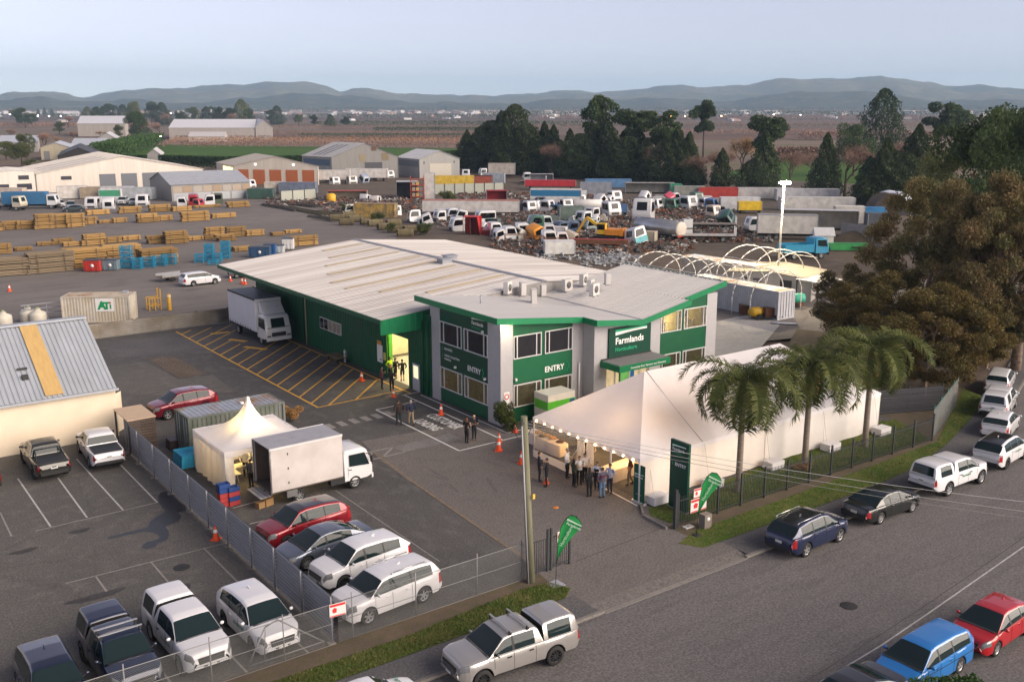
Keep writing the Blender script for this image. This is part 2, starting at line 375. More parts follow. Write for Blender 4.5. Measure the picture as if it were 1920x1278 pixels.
for a,b,w in (((705,768),(861,845),.11),((861,845),(985,815),.11),((705,768),(783,752),.09),((756.5,740),(942,824),.11),
    ((788.5,740),(951,811.5),.09),((951,811.5),(979,805),.09),((753,741),(795,733),.09)):
 pline(a,b,w,Pbright,yard,.016)
pline((1120,908),(1195,948),.10,Pbright,drive,.016); pline((1137,895),(1195,890),.09,Pbright,drive,.015)
for x,y in ((618,799),(641,794),(664,789),(686,784.5),(707,780),(729,775)):
 c = G(x,y); pline((c.x,c.y-.55),(c.x,c.y+.55),.5,Pfaint,yard,px=False,name='painted_dash')
sheet('worn_patch',[tuple(G(*p).xy) for p in ((737,838),(842,812),(867,822),(759,847))],.012,A_worn,yard)
for a,b in (((690,848),(737,838)),((700,861),(759,847)),((737,838),(717,857)),((700,846),(690,858))): pline(a,b,.16,Pfaint,yard,.011)
for word,p0,p1,p2 in (('CUSTOMER',(797,779),(846,806),(821,775)),('LOADING',(774,789),(806,809),(795,784))):
 a,b,c = G(*p0),G(*p1),G(*p2); L = (b-a).length; hgt = (c-a).length
 mb = MB(); text_into(mb,word,1.0,(0,0,0),(1,0,0),(0,1,0),bold=.03,depth=0)
 xs = [v[0] for v in mb.v]; W = max(xs)-min(xs); H_ = .72
 mb.v = [tuple(a+Vector((0,-1,0))*((v[0]-min(xs))/W*L)+Vector((1,0,0))*(v[1]/H_*hgt*.9)+Vector((0,0,.016))) for v in mb.v]
 mb.build('painted_lettering',Pbright,yard,fix=False)
# white line and seams on the road
wl_pts = [(1538,1278),(1654,1208),(1748,1144),(1920,1024)]
for a,b in zip(wl_pts[:-1],wl_pts[1:]):
 p,q = G(*a,-.116),G(*b,-.116); pline(p.xy,q.xy,.07,Pwhite,bpy.data.objects['road'],-.110,px=False)
# wet stain in the car park, drain covers, soil rectangle, seam of the forecourt
wet = M('wet_asphalt',(.025,.026,.03),.35,var=.3,sc=3,spec=.5)
st = [(900,190),(970,180),(1000,235),(1050,265),(1045,290),(1000,300),(1020,320),(1005,350),(930,380),(955,420),(940,455),(890,475),(870,495),(830,505),(795,500),(800,485),(830,465),
  (880,455),(900,440),(880,420),(820,405),(640,445),(605,450),(615,435),(830,385),(850,345),(880,325),(910,310),(930,290),(905,265),(890,220)]
sheet('wet_stain',[tuple(G(*cz(*p)).xy) for p in st],.006,wet,car_park)
oil = M('oil_stain',(.045,.042,.04),.7,var=.4,sc=2)
for cx_,cy_,rx,ry in ((150,995,.5,.3),(45,1033,.6,.3),(345,1100,.3,.4),(640,912,.7,.5),(180,1118,1.2,.35)):
 c = G(cx_,cy_); sheet('oil_stain',[(c.x+rx*math.cos(t)*(1+.25*math.sin(3*t)),c.y+ry*math.sin(t)*(1+.2*math.cos(2*t))) for t in [i*6.283/18 for i in range(18)]],.005,oil,car_park if cx_ < 500 else yard)
for px_,py_,par,z in ((1592,1135,'road',-.112),(1545,967,'road',-.112),(340,1063,'car_park',.006)):
 c = G(px_,py_,z); mb = MB(); mb.lathe([(0,.01),(.30,.01),(.33,.004),(.38,.004),(.38,0)],20,(c.x,c.y,z)); mb.build('manhole_cover',M('cast_iron',(.05,.048,.046),.6,.5,var=.2),bpy.data.objects[par],fix=False)
soil = [(275,672),(322,667),(388,700),(338,710)]
sheet('soil_patch',[tuple(G(*p).xy) for p in soil],.008,A_dirt,yard)
sheet('worn_patch',[tuple(G(*p).xy) for p in ((205,690),(270,676),(335,712),(400,702),(440,735),(300,742),(215,735))],.005,A_park,yard)
sheet('seal_patch',[tuple(G(*p).xy) for p in ((195,640),(420,612),(345,622),(405,662),(330,660),(210,672))],.004,A_foot,yard)
sm = M('joint_tan',(.20,.145,.09),.9,var=.4,sc=3)
for a,b in zip([(700,846),(760,893),(860,962),(930,1010)],[(760,893),(860,962),(930,1010),(985,1046)]): pline(a,b,.12,sm,drive,.012)
pline((1080,1052),(1245,988),.05,oil,drive,.010)
rs = random.Random(12)
for k in range(7):
 x,y = rs.uniform(730,930),rs.uniform(860,930); pline((x,y),(x+rs.uniform(15,40),y+rs.uniform(10,26)),rs.uniform(.1,.22),M('tyre_mark',(.105,.097,.092),.9,var=.3,sc=5),drive,.0085+.0005*k,name='tyre_mark')
for k in range(12):
 c = G(rs.uniform(1200,1900),rs.uniform(1040,1270),-.115); pline((c.x,c.y),(c.x+rs.uniform(.3,2.5),c.y+rs.uniform(-.1,.1)),rs.uniform(.08,.3),M('road_patch',(.115,.107,.105),.9,var=.2,sc=2),bpy.data.objects['road'],-.1145+.0006*k,px=False,name='road_patch')
# painted no entry style ring + gates run in later; fields of the plain
pad = [G(245,290),G(870,287),G(900,262),G(300,268)]
sheet('paddock',[tuple(p.xy) for p in (G(180,300),G(900,300),G(905,278.5),G(300,270.5))],-.15,A_paddock)
sheet('paddock',[tuple(p.xy) for p in (G(1440,395),G(1700,395),G(1720,300),G(1500,290),G(1330,330))],-.14,A_paddock)
fr = random.Random(5)
for k,(xa,xb,ya,yb,c) in enumerate([(250,1000,276,262,(.21,.16,.13)),(180,1200,262,252,(.13,.095,.08)),(500,1500,251,244,(.17,.125,.10)),(600,1700,243,238,(.15,.115,.10)),
           (200,1700,237,232,(.12,.10,.075)),(0,1900,231,226,(.16,.12,.10)),(0,1900,225,221,(.11,.085,.07)),(1200,1900,262,246,(.145,.10,.08)),(0,1900,220,215,(.15,.115,.10))]):
 sheet('orchard_ground',[tuple(G(xa,ya).xy),tuple(G(xb,ya).xy),tuple(G(xb,yb).xy),tuple(G(xa,yb).xy)],-.19+.004*k,ground_mat('orchard_soil_%d' % k,c,tuple(q*.8 for q in c),tuple(q*1.2 for q in c),s1=.02,s2=.15,grain=1.2,rough=1,spec=.05))
# ================================================================ green warehouse and two storey office
GREEN = (.004,.088,.032); GREEN_D = (.003,.055,.026)
m_green = M('green_cladding',(.003,.085,.033),.5,var=.12,sc=1.5,bump=.03)
m_greend = M('green_sign_board',(.002,.050,.028),.4,var=.06)
m_greenb = M('green_fascia',(.006,.18,.068),.45,var=.08)
m_grey = M('grey_panel_wall',(.40,.39,.40),.8,var=.06,sc=3,bump=.04)
m_frame = M('white_window_frame',(.62,.61,.60),.45,var=.03)
m_glass = M('dark_window_glass',(.018,.018,.022),.06,var=.2,sc=1,spec=.6)
m_glasslit = M('office_glass_dim',(.035,.032,.022),.08,var=.7,sc=1.6,spec=.5,emit=(.9,.66,.25),es=.012)
m_white = M('white_paint',(.74,.73,.72),.5,var=.04)
m_wtext = M('white_lettering',(.82,.82,.80),.5,var=.0)
m_gtext = M('light_green_lettering',(.02,.42,.20),.5,var=.0)
m_roof = M('roof_zincalume',(.54,.52,.50),.5,.0,var=.20,sc=1.0,world=True,stretch=(.03,2.2,.2),col2=(.40,.365,.345),sc2=.9,spec=.4)
m_roof2 = M('office_roof_iron',(.52,.50,.48),.55,.0,var=.10,sc=1.0,world=True,stretch=(.1,1.5,.2),spec=.4)
m_sky = M('skylight_sheet',(.56,.45,.28),.45,var=.35,sc=1.0,world=True,stretch=(.15,2,1))
m_flash = M('flashing',(.28,.29,.32),.5,.3,var=.1)
def ribbed(mb,p00,p10,p11,p01,pitch,h,w=.35):
 """corrugated sheet: ribs run p00->p10 ; spacing along p00->p01"""
 p00,p10,p11,p01 = map(Vector,(p00,p10,p11,p01)); n = max(1,int((p01-p00).length/pitch))
 nrm = (p10-p00).cross(p01-p00).normalized()
 if nrm.z < 0 or (abs(nrm.z) < 1e-3 and nrm.y > 0): nrm = -nrm
 a = []; b = []
 for i in range(n):
  for t,hh in ((0,0),(.5-w/2-.1,0),(.5-w/2,h),(.5+w/2,h),(.5+w/2+.1,0)):
   f = (i+t)/n; a.append(p00.lerp(p01,f)+nrm*hh); b.append(p10.lerp(p11,f)+nrm*hh)
 a.append(p01); b.append(p11)
 return mb.grid([a,b],smooth=False)
XE,XRG,XRE,YF,YB,ZE,ZR,ZRE = 33.85,48.6,59.6,62.0,93.9,6.0,7.33,6.45
wh = thing('warehouse','large dark green warehouse with low pale metal roof beside the hatched loading bay','warehouse',(46,78,0))
mb = MB(); ribbed(mb,(XE,YF-.1,ZE),(XRG,YF-.1,ZR),(XRG,YB,ZR),(XE,YB,ZE),.42,.045)
rf = mb.build('roof',m_roof,wh,True,fix=False)
mb = MB(); ribbed(mb,(XRE,YF-.1,ZRE),(XRG,YF-.1,ZR),(XRG,YB,ZR),(XRE,YB,ZRE),.42,.045)
mb.build('roof',m_roof,wh,True,fix=False)
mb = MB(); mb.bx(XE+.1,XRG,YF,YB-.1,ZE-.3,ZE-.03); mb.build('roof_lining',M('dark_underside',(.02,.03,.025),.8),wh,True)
mb = MB()
for sx in (-1,1):
 x1 = XRG+sx*.28; z1 = ZR-.28*.09+.075
 mb.prism([(XRG,YF-.1,ZR+.10),(x1,YF-.1,z1),(x1,YF-.1,z1-.03),(XRG,YF-.1,ZR+.06)],(0,YB-YF+.1,0))
mb.build('ridge_cap',m_flash,rf,True)
sl = random.Random(4)
for i,y in enumerate([66.2,69.6,73.0,76.2,79.6,83.2,86.6,90.6]):       # translucent sheets along the slope
 x0 = [40.5,38.2,36.9,37.2,38.6,40.2,42.2,43.5][i]; x1 = [47.9,48.0,47.6,47.9,48.0,47.8,47.9,47.7][i]
 z = lambda x: ZE+(ZR-ZE)*(x-XE)/(XRG-XE)+.062
 mb = MB(); mb.prism([(x0,y,z(x0)),(x1,y,z(x1)),(x1,y+.62,z(x1)),(x0,y+.62,z(x0))],(0,0,.012)); mb.build('skylight',m_sky,rf,True)
for (x,y) in ((49.1,76.5),(47.7,75.2)):
 mb = MB(); zz = 7.25; mb.bx(x-.5,x+.5,y-.45,y+.45,zz,zz+.38); mb.bx(x-.62,x+.62,y-.55,y+.55,zz+.38,zz+.44); mb.build('roof_vent',m_flash,rf,True)
mb = MB(); mb.bx(XE-.09,XE+.03,YF-.12,YB,ZE-.28,ZE+.02); mb.build('gutter',m_green,wh,True)
def wallribs(mb,x,y0,y1,z0,z1,pitch=.32,h=.04): return ribbed(mb,(x,y0,z0),(x,y0,z1),(x,y1,z1),(x,y1,z0),pitch,-h if False else h)
# side wall (faces the hatched bay) with the open roller door
WX = 37.35; DY0,DY1,DZ = 64.15,67.4,3.75
def sidewall(y0,y1,z0,z1):
 mb = MB(); n = int((y1-y0)/.30); rows = [[],[]]
 for i in range(n+1):
  for t,d in ((0,0),(.3,0),(.4,-.04),(.8,-.04),(.9,0)):
   y = y0+(y1-y0)*min(1,(i+t)/(n+.9)); rows[0].append((WX+d,y,z0)); rows[1].append((WX+d,y,z1))
 mb.grid(rows,smooth=False); mb.bx(WX+.01,WX+.12,y0,y1,z0,z1); return mb
for a,b,c,d in ((60.8,DY0,0,6.1),(DY1,93.4,0,6.1),(DY0,DY1,DZ,6.1)): sidewall(a,b,c,d).build('wall_cladding',m_green,wh,True,fix=False)
mb = MB(); mb.bx(WX+.12,59.2,93.3,93.5,0,6.2); mb.bx(59.1,59.3,62.2,93.3,0,6.3); mb.build('wall',m_green,wh,True)
mb = MB(); mb.prism([(37.3,YF+.02,6.0),(59.3,YF+.02,6.0),(59.3,YF+.02,ZRE),(XRG,YF+.02,ZR-.02),(37.3,YF+.02,6.25)],(0,.12,0)); mb.build('gable_cladding',M('grey_gable_cladding',(.30,.29,.28),.6,var=.15,sc=1,stretch=(12,1,.2)),wh,True)
mb = MB(); ribbed(mb,(XE,YF-.02,4.9),(XE,YF-.02,6.0),(38.2,YF-.02,6.38),(38.2,YF-.02,4.9),.5,.035); mb.prism([(XE,YF,4.9),(38.2,YF,4.9),(38.2,YF,6.36),(XE,YF,5.97)],(0,.1,0))
mb.build('verandah_fascia',m_greenb,wh,True,fix=False)
for y in (90.2,84.0,72.3): MB().prism([(XE+.2,y,5.68),(WX,y,5.68),(WX,y,4.9)],(0,.12,0)).build('eave_bracket',m_green,wh,True)
mb = MB(); mb.bx(WX-.02,WX+.1,71.4,73.6,0,4.6); mb.build('roller_door',M('green_roller_door',(.003,.052,.022),.5,stretch=(1,1,14),var=.25,sc=1),wh,True)
dw = MB(); dw.bx(WX-.085,WX+.02,75.2,79.2,2.0,3.0); wf = dw.build('window',m_frame,wh,True)
for k in range(5):
 y = 75.27+k*.79; mb = MB(); mb.bx(WX-.1,WX-.08,y,y+.70,2.07,2.93); mb.build('pane',m_glass if k > 2 else M('pale_pane',(.30,.26,.20),.15,var=.25),wf,True)
mb = MB(); mb.bx(WX-.11,WX-.05,62.45,63.45,.02,2.1); pd = mb.build('door',M('pale_blue_grey_door',(.40,.43,.47),.5),wh,True)
mb = MB(); mb.bx(WX-.125,WX-.105,62.62,63.28,1.0,1.95); mb.build('pane',M('lit_pane',(.6,.55,.35),.3,emit=(1,.9,.55),es=.35),pd,True)
for y in (61.2,61.9,82.4,82.0):
 mb = MB(); mb.cyl((WX-.12,y,0),(WX-.12,y,5.6),.06,n=8); mb.build('downpipe',m_green if y != 82.0 else M('pale_conduit',(.45,.42,.30),.6),wh,True)
mb = MB(); mb.bx(WX-.10,WX-.04,68.1,68.9,1.1,2.5); sg = mb.build('notice_board',m_white,wh,True)
mb = MB(); mb.bx(WX-.115,WX-.102,68.15,68.85,2.52,2.85); mb.build('warning_sign',M('yellow_red_sign',(.6,.28,.05),.5),sg,True)
nt_ = MB()
for k in range(1): nt_.bx(WX-.118,WX-.108,68.2+.1*(k % 2),68.45,1.3+.28*k,1.42+.28*k)
nt_.build('printed_rows',M('sign_print',(.2,.2,.3),.6),sg,True)
mb = MB(); mb.bx(WX-.10,WX-.04,67.6,67.95,1.4,2.0); mb.build('notice',M('yellow_notice',(.6,.5,.15),.5),wh,True)
# interior seen through the open door
mb = MB(); mb.bx(WX+.2,46.5,63.2,73,-.01,.012); mb.build('floor_slab',A_conc,wh,True)
inn = M('store_lining',(.62,.58,.42),.7)
mb = MB(); mb.bx(46.4,46.6,62.6,74,0,5.6); mb.bx(WX+.14,46.5,73.8,74,0,5.6); mb.bx(WX+.14,46.5,62.4,62.6,0,5.6); mb.bx(WX+.14,46.5,62.6,73.8,5.5,5.56); mb.build('interior_lining',inn,wh,True)
lj = MB(); lj.bx(WX-.02,WX+.45,DY1,DY1+.12,0,DZ); lj.build('door_jamb',M('lime_jamb',(.10,.45,.04),.5),wh,True)  # light falling on the green jamb is put into its brighter colour
for (x,y) in ((40.5,66.0),(43.5,69.5)):
 lp = MB(); lp.bx(x-.6,x+.6,y-.1,y+.1,5.38,5.46); lf = lp.build('ceiling_lamp',M('lit_tube',(1,.95,.8),.5,emit=(1,.86,.55),es=14),wh,True); lamp('ceiling_light',(x,y,5.2),480,(1,.83,.5),.3,wh)
# racking inside the store
for k,(x,y,c,l) in enumerate(((44.6,71.2,(.65,.30,.02),'orange pallet rack loaded with cartons inside the lit store'),(43.2,68.9,(.70,.42,.02),'yellow machine cage on wheels inside the lit store'))):
 r = thing('storage_rack' if k == 0 else 'wire_cage',l,'rack' if k == 0 else 'cage',(x,y,.012))
 for dx in (-.9,.9):
  for dy in (-.4,.4): MB().bx(dx-.05,dx+.05,dy-.05,dy+.05,0,2.4).build('post',M('rack_paint_%d' % k,c,.5),r)
 for z in (.35,1.3,2.2):
  sh = MB().bx(-.95,.95,-.45,.45,z,z+.06).build('shelf',M('rack_paint_%d' % k,c,.5),r)
  MB().bx(-.8,.1,-.35,.3,z+.06,z+.6).build('carton',M('carton_%d' % (k+int(z)),((.55,.38,.2),(.5,.5,.52),(.15,.3,.55),(.6,.45,.1))[(k+int(z)) % 4],.7),sh)
tr = thing('low_trolley','low wooden flat trolley parked against the green warehouse wall','trolley',G(632,676))
MB().bx(-.5,.5,-1.0,1.0,.38,.48).build('deck',M('weathered_ply',(.16,.12,.07),.8),tr)
for a in (-.4,.4):
 for b in (-.85,.85): MB().cyl((a-.05,b,.16),(a+.05,b,.16),.16,n=10).build('wheel',M('rubber',(.02,.02,.02),.8),tr)
MB().bar((.45,-.95,.45),(.45,-.95,1.0),.04).build('handle',m_flash,tr)
def bollard(p,label,c=(.35,.35,.36),r=.09,h=1.1):
 b = thing('bollard',label,'bollard',p); MB().lathe([(0,h),(r*.7,h),(r,h-.05),(r,.0)],12).build('post',M('bollard_paint_%d' % int(c[0]*100),c,.5),b)
 MB().lathe([(r+.006,h-.25),(r+.006,h-.12)],12).build('reflective_band',Pbright,b)
bollard(G(647,679),'grey steel bollard beside the flat trolley on the green wall')
# ---------------------------------------------------------------- office
of = thing('office_building','two storey green and grey office with winged roof and green signage','office',(44,56,0))
FX,FY,FY2 = 37.35,52.2,51.0
# wall panels
def wall(x0,x1,y0,y1,z0,z1,m,nm='wall_panel'): return MB().bx(x0,x1,y0,y1,z0,z1).build(nm,m,of,True)
wall(FX,37.62,59.68,60.95,0,7.3,m_grey,'pilaster'); wall(FX,38.36,FY,53.68,0,7.1,m_grey,'pilaster')
wall(43.47,44.43,FY,52.5,0,6.55,m_grey,'pilaster'); wall(44.43,45.6,FY2,52.6,0,6.35,m_grey,'pilaster')
wall(45.6,49.72,FY2+.02,52.6,5.85,6.2,m_grey); wall(45.6,49.72,FY2+.02,52.6,3.0,5.85,m_grey)
wall(49.72,50.72,FY2,52.6,0,6.35,m_grey,'pilaster'); wall(55.52,56.6,FY2,53,0,7.2,m_grey,'pilaster')
mb = MB(); mb.bx(56.3,56.6,53,62,0,7.2); mb.bx(56.2,56.3,61.7,62,0,7); mb.build('wall',m_grey,of,True)
def gw(x0,x1,y0,y1,z0,z1): return MB().bx(x0,x1,y0,y1,z0,z1).build('green_panel',m_green,of,True)
# left facade: panel, windows, panel, windows, panel
for z0,z1 in ((.08,1.06),(2.6,4.40),(5.96,7.25)): gw(FX+.05,FX+.2,53.68,59.68,z0,z1)
gw(FX+.05,FX+.2,56.55,56.85,1.06,2.6); gw(FX+.05,FX+.2,56.55,56.85,4.40,5.96)
for z0,z1 in ((0.0,1.1),(2.70,4.44),(6.02,6.42)): gw(38.36,43.47,FY+.05,FY+.2,z0,z1)
MB().prism([(38.36,FY+.05,6.42),(43.47,FY+.05,6.42),(38.36,FY+.05,6.98)],(0,.15,0)).build('green_panel',m_green,of,True); MB().prism([(50.72,FY2+.05,6.40),(55.52,FY2+.05,6.40),(55.52,FY2+.05,7.28)],(0,.15,0)).build('green_panel',m_green,of,True)
gw(40.75,41.05,FY+.05,FY+.2,1.1,2.70); gw(40.75,41.05,FY+.05,FY+.2,4.44,6.02)
for z0,z1 in ((3.15,4.79),(6.31,6.40)): gw(50.72,55.52,FY2+.05,FY2+.2,z0,z1)
gw(52.86,53.10,FY2+.05,FY2+.2,1.2,3.15); gw(52.86,53.10,FY2+.05,FY2+.2,4.79,6.31); gw(50.72,55.52,FY2+.05,FY2+.2,0,1.2)
def window(side,c,a0,a1,z0,z1,mg,mull):
 """side 'L' wall at x=c spanning y ; 'F' wall at y=c spanning x"""
 t = .06; w = MB(); f = lambda p,q,r,s,d0,d1: (w.bx(c+d0,c+d1,p,q,r,s) if side == 'L' else w.bx(p,q,c+d0,c+d1,r,s))
 f(a0,a1,z0,z0+t,-.03,.10); f(a0,a1,z1-t,z1,-.03,.10); f(a0,a0+t,z0+t,z1-t,-.03,.10); f(a1-t,a1,z0+t,z1-t,-.03,.10)
 cuts = [a0+(a1-a0)*k for k in mull]
 for k in cuts: f(k-.03,k+.03,z0+t,z1-t,-.03,.10)
 wo = w.build('window',m_frame,of,True); e = [a0+t]+cuts+[a1-t]
 for p,q in zip(e[:-1],e[1:]):
  g = MB(); (g.bx(c+.04,c+.05,p+.03,q-.03,z0+t,z1-t) if side == 'L' else g.bx(p+.03,q-.03,c+.04,c+.05,z0+t,z1-t)); g.build('pane',mg,wo,True)
for z0,z1,mg in ((1.06,2.6,m_glasslit),(4.40,5.96,m_glass)):
 window('L',FX,56.85,59.68,z0,z1,mg,(.18,.82)); window('L',FX,53.68,56.55,z0,z1,mg,(.16,.84))
 window('F',FY,38.40,40.75,z0+.04,z1+.06,mg,(.13,.82)); window('F',FY,41.05,43.47,z0+.04,z1+.06,mg,(.15,.85))
m_lit = M('clear_office_glass',(1,1,1),.02,trans=1.0,var=0,ior=1.1,spec=.3)
window('F',FY2,50.74,52.86,4.79,6.31,m_lit,(.13,.80)); window('F',FY2,53.10,55.50,4.79,6.31,m_lit,(.14,.86))
window('F',FY2,50.74,52.86,1.2,3.15,m_glasslit,(.13,.80)); window('F',FY2,53.10,55.50,1.2,3.15,m_glasslit,(.14,.86))
# lit upper office behind the clear panes
rm = M('office_wall_paint',(.72,.66,.50),.8)
mb = MB(); mb.bx(50.8,55.5,55.5,55.6,4.5,6.4); mb.bx(50.72,50.8,51.3,55.6,4.5,6.4); mb.bx(55.5,55.58,51.3,55.6,4.5,6.4); mb.bx(52.95,53.03,51.4,55.5,4.5,6.4); mb.bx(50.8,55.5,51.3,55.6,4.42,4.5); mb.bx(50.8,55.5,51.3,55.6,6.38,6.42); mb.build('upstairs_room',rm,of,True)
for x,pw in ((51.9,34),(54.3,12)): lamp('room_light',(x,53.6,6.1),pw,(1,.85,.52),.25,of)
for x in (51.6,54.4):
 d = thing('office_desk','pale desk with monitor behind the %s lit upstairs window' % ('brighter left' if x < 53 else 'dimmer right'),'desk',(x,52.3,4.5)); MB().bx(-.7,.7,-.35,.35,.70,.75).build('desk_top',M('pale_timber',(.55,.42,.22),.5),d)
 for a in (-.62,.62): MB().bx(a-.03,a+.03,-.3,.3,0,.7).build('leg',m_frame,d)
 MB().bx(-.3,.3,.05,.09,.85,1.2).build('monitor',m_glass,d); MB().bx(-.05,.05,.08,.12,.75,.9).build('stand',m_glass,d)
# ground floor shopfront under the canopy
sf = M('shopfront_lit',(.4,.34,.24),.2,var=.6,sc=1.6,emit=(1,.74,.40),es=.16)
MB().bx(45.6,49.72,FY2+.25,FY2+.3,.1,3.0).build('shopfront_glass',sf,of,True)
for i,x in enumerate((45.6,46.55,47.9,48.9,49.66)): MB().bx(x,x+.07,FY2+.12,FY2+.25,0,3.0).build('mullion',m_frame,of,True)
MB().bx(47.0,47.85,FY2+.16,FY2+.22,.9,2.6).build('window_poster',M('green_poster',(.16,.50,.16),.5,var=.2),of,True)
MB().bx(48.05,48.4,FY2+.16,FY2+.22,.9,2.9).build('blue_poster',M('blue_poster',(.02,.15,.45),.5),of,True)
cn = MB(); cn.bx(45.0,49.85,49.0,50.98,3.16,3.60); cno = cn.build('entrance_canopy',m_greenb,of,True)
MB().bx(45.1,49.75,49.1,50.95,3.601,3.62).build('canopy_deck',M('canopy_membrane',(.20,.19,.19),.7),cno,True)
MB().bx(45.05,49.8,50.9,50.95,3.62,3.72).build('canopy_lip',M('dark_lip',(.03,.03,.03),.5),cno,True)
for x in (45.3,49.5): MB().cyl((x,49.3,0),(x,49.3,3.16),.06,n=10).build('canopy_post',m_green,of,True)
tx = MB(); text_into(tx,'Owned by Kiwi Farmers and Growers',.215,(46.0,48.99,3.30),(1,0,0),(0,0,1),.01); tx.build('lettering',m_wtext,cno,True,fix=False)
lamp('canopy_light',(47.5,50.0,2.9),22,(1,.8,.5),.2,of)
# roof: butterfly, valley line at x=48.2
ZV,XV = 6.22,48.2
left = [(36.75,51.7),(44.0,51.7),(44.0,50.25),(XV,50.25),(XV,62.0),(36.75,62.0)]
def zl(x): return 7.45+(ZV-7.45)*(x-36.75)/(XV-36.75)
def zr_(x): return ZV+(7.95-ZV)*(x-XV)/(57.3-XV)
mb = MB(); mb.prism([(x,y,zl(x)-.02) for x,y in left],(0,0,.05)); rl = mb.build('roof',m_roof2,of,True)
mb = MB(); ribbed(mb,(XV,50.25,zr_(XV)),(52.9,50.25,zr_(52.9)),(52.9,62,zr_(52.9)),(XV,62,zr_(XV)),.36,.04,.3); ribbed(mb,(52.9,50.9,zr_(52.9)),(57.3,50.9,zr_(57.3)),(57.3,62,zr_(57.3)),(52.9,62,zr_(52.9)),.36,.04,.3)
rr = mb.build('roof',m_roof2,of,True,fix=False)
MB().prism([(XV-.12,50.2,ZV+.045),(XV+.12,50.2,ZV+.045),(XV+.12,62,ZV+.045),(XV-.12,62,ZV+.045)],(0,0,.012)).build('valley_gutter',m_flash,rl,True)
fas = MB(); hF = .34
def fb(p,q): fas.prism([(p[0],p[1],p[2]-hF),(q[0],q[1],q[2]-hF),(q[0],q[1],q[2]+.06),(p[0],p[1],p[2]+.06)],((.0,-.08,0) if abs(p[1]-q[1]) < .01 else (-.08 if p[0] < 45 else .08,0,0)))
fb((36.75,51.7,zl(36.75)),(44.0,51.7,zl(44))); fb((44.0,50.25,zl(44)),(XV,50.25,ZV)); fb((XV,50.25,ZV),(52.9,50.25,zr_(52.9))); fb((52.9,50.9,zr_(52.9)),(57.3,50.9,zr_(57.3)))
fb((36.75,51.62,zl(36.75)),(36.75,62,zl(36.75))); fb((44.0,50.17,zl(44)),(44.0,51.7,zl(44))); fb((57.3,50.82,zr_(57.3)),(57.3,62,zr_(57.3))); fb((52.9,50.17,zr_(52.9)),(52.9,50.9,zr_(52.9)))
fas.build('fascia',m_greenb,of,True)
mb = MB(); mb.prism([(x,y,zl(x)-.30) for x,y in left],(0,0,.02)); mb.prism([(XV,50.3,ZV-.3),(52.9,50.3,zr_(52.9)-.3),(52.9,62,zr_(52.9)-.3),(XV,62,ZV-.3)],(0,0,.02)); mb.prism([(52.9,50.95,zr_(52.9)-.3),(57.3,50.95,zr_(57.3)-.3),(57.3,62,zr_(57.3)-.3),(52.9,62,zr_(52.9)-.3)],(0,0,.02)); mb.build('soffit',m_white,of,True)
MB().bx(38,56.3,61.6,61.95,0,6.1).build('rear_wall',m_grey,of,True)
MB().cyl((39.9,58.2,7.05),(39.9,58.2,7.75),.05,n=8).build('vent_pipe',m_flash,rl,True)
# ridge style cleats along the right wing's high edge
for i in range(22): MB().bx(57.18,57.34,51.2+i*.49,51.42+i*.49,zr_(57.25)+.03,zr_(57.25)+.09).build('roof_cleat',m_flash,rr,True)
# signs on the office
def logo(parent,org,u,size,sub=True,mw=m_wtext,mg=m_gtext,mark=True,dep=.012):
 """wordmark with the sloping field mark above it; org = left baseline of the word"""
 u = Vector(u); v = Vector((0,0,1)); o = Vector(org); n = u.cross(v)
 w = MB(); text_into(w,'Farmlands',size,o,u,v,.022,depth=dep); w.build('lettering',mw,parent,True,fix=False)
 W = size*4.55; y0 = size*.95
 if mark:
  a = MB(); b = MB(); A = []; B = []; Cc = []
  for i in range(9):
   t = i/8; bend = math.sin(math.pi*t)*.10*size
   A.append(o+u*W*t+v*(y0+.02*size+.30*size*t*.9+bend*.6)+n*dep); B.append(o+u*W*t+v*(y0+.38*size+.12*size*t+bend*.2)+n*dep); Cc.append(o+u*W*t+v*(y0+.62*size)+n*dep)
  a.grid([A,B],smooth=False); b.grid([B,Cc],smooth=False); a.build('field_mark',mw,parent,True,fix=False); b.build('field_mark',mg,parent,True,fix=False)
 if sub:
  s = MB(); text_into(s,'Horticulture',size*.62,o-v*size*.78,u,v,.006,depth=dep); s.build('lettering',mg,parent,True,fix=False)
sb = MB().bx(45.68,49.66,FY2-.12,FY2+.02,3.72,5.80).build('sign_board',m_greend,of,True)
logo(sb,(46.25,FY2-.121,4.62),(1,0,0),.66)
s2 = MB().bx(FX+.02,FX+.049,53.7,59.6,6.0,7.0).build('sign_band',m_greend,of,True)
logo(s2,(FX+.018,55.6,6.42),(0,-1,0),.34)
s3 = MB().bx(FX+.02,FX+.049,53.7,59.66,2.66,4.34).build('sign_band',m_greend,of,True)
def put(parent,body,size,org,u,m=m_wtext,bold=.02): 
 q = MB(); text_into(q,body,size,org,u,(0,0,1),bold); q.build('lettering',m,parent,True,fix=False)
put(s3,'ENTRY',.52,(FX+.018,56.15,3.05),(0,-1,0)); put(s3,'DELIVERIES',.21,(FX+.018,59.1,3.95),(0,-1,0)); put(s3,'ORDER COLLECTION',.2,(FX+.018,59.1,3.48),(0,-1,0)); put(s3,'PARKING',.2,(FX+.018,59.1,3.22),(0,-1,0))
def chev(parent,o,u,s,m=m_gtext):
 u = Vector(u); o = Vector(o); n = u.cross(Vector((0,0,1))); mb = MB()
 for a,b in (((0,s),(s*.5,0)),((s*.5,0),(0,-s))): mb.bar(o+u*a[0]+Vector((0,0,a[1]))+n*.012,o+u*b[0]+Vector((0,0,b[1]))+n*.012,.05,.015)
 mb.build('arrow_mark',m,parent,True)
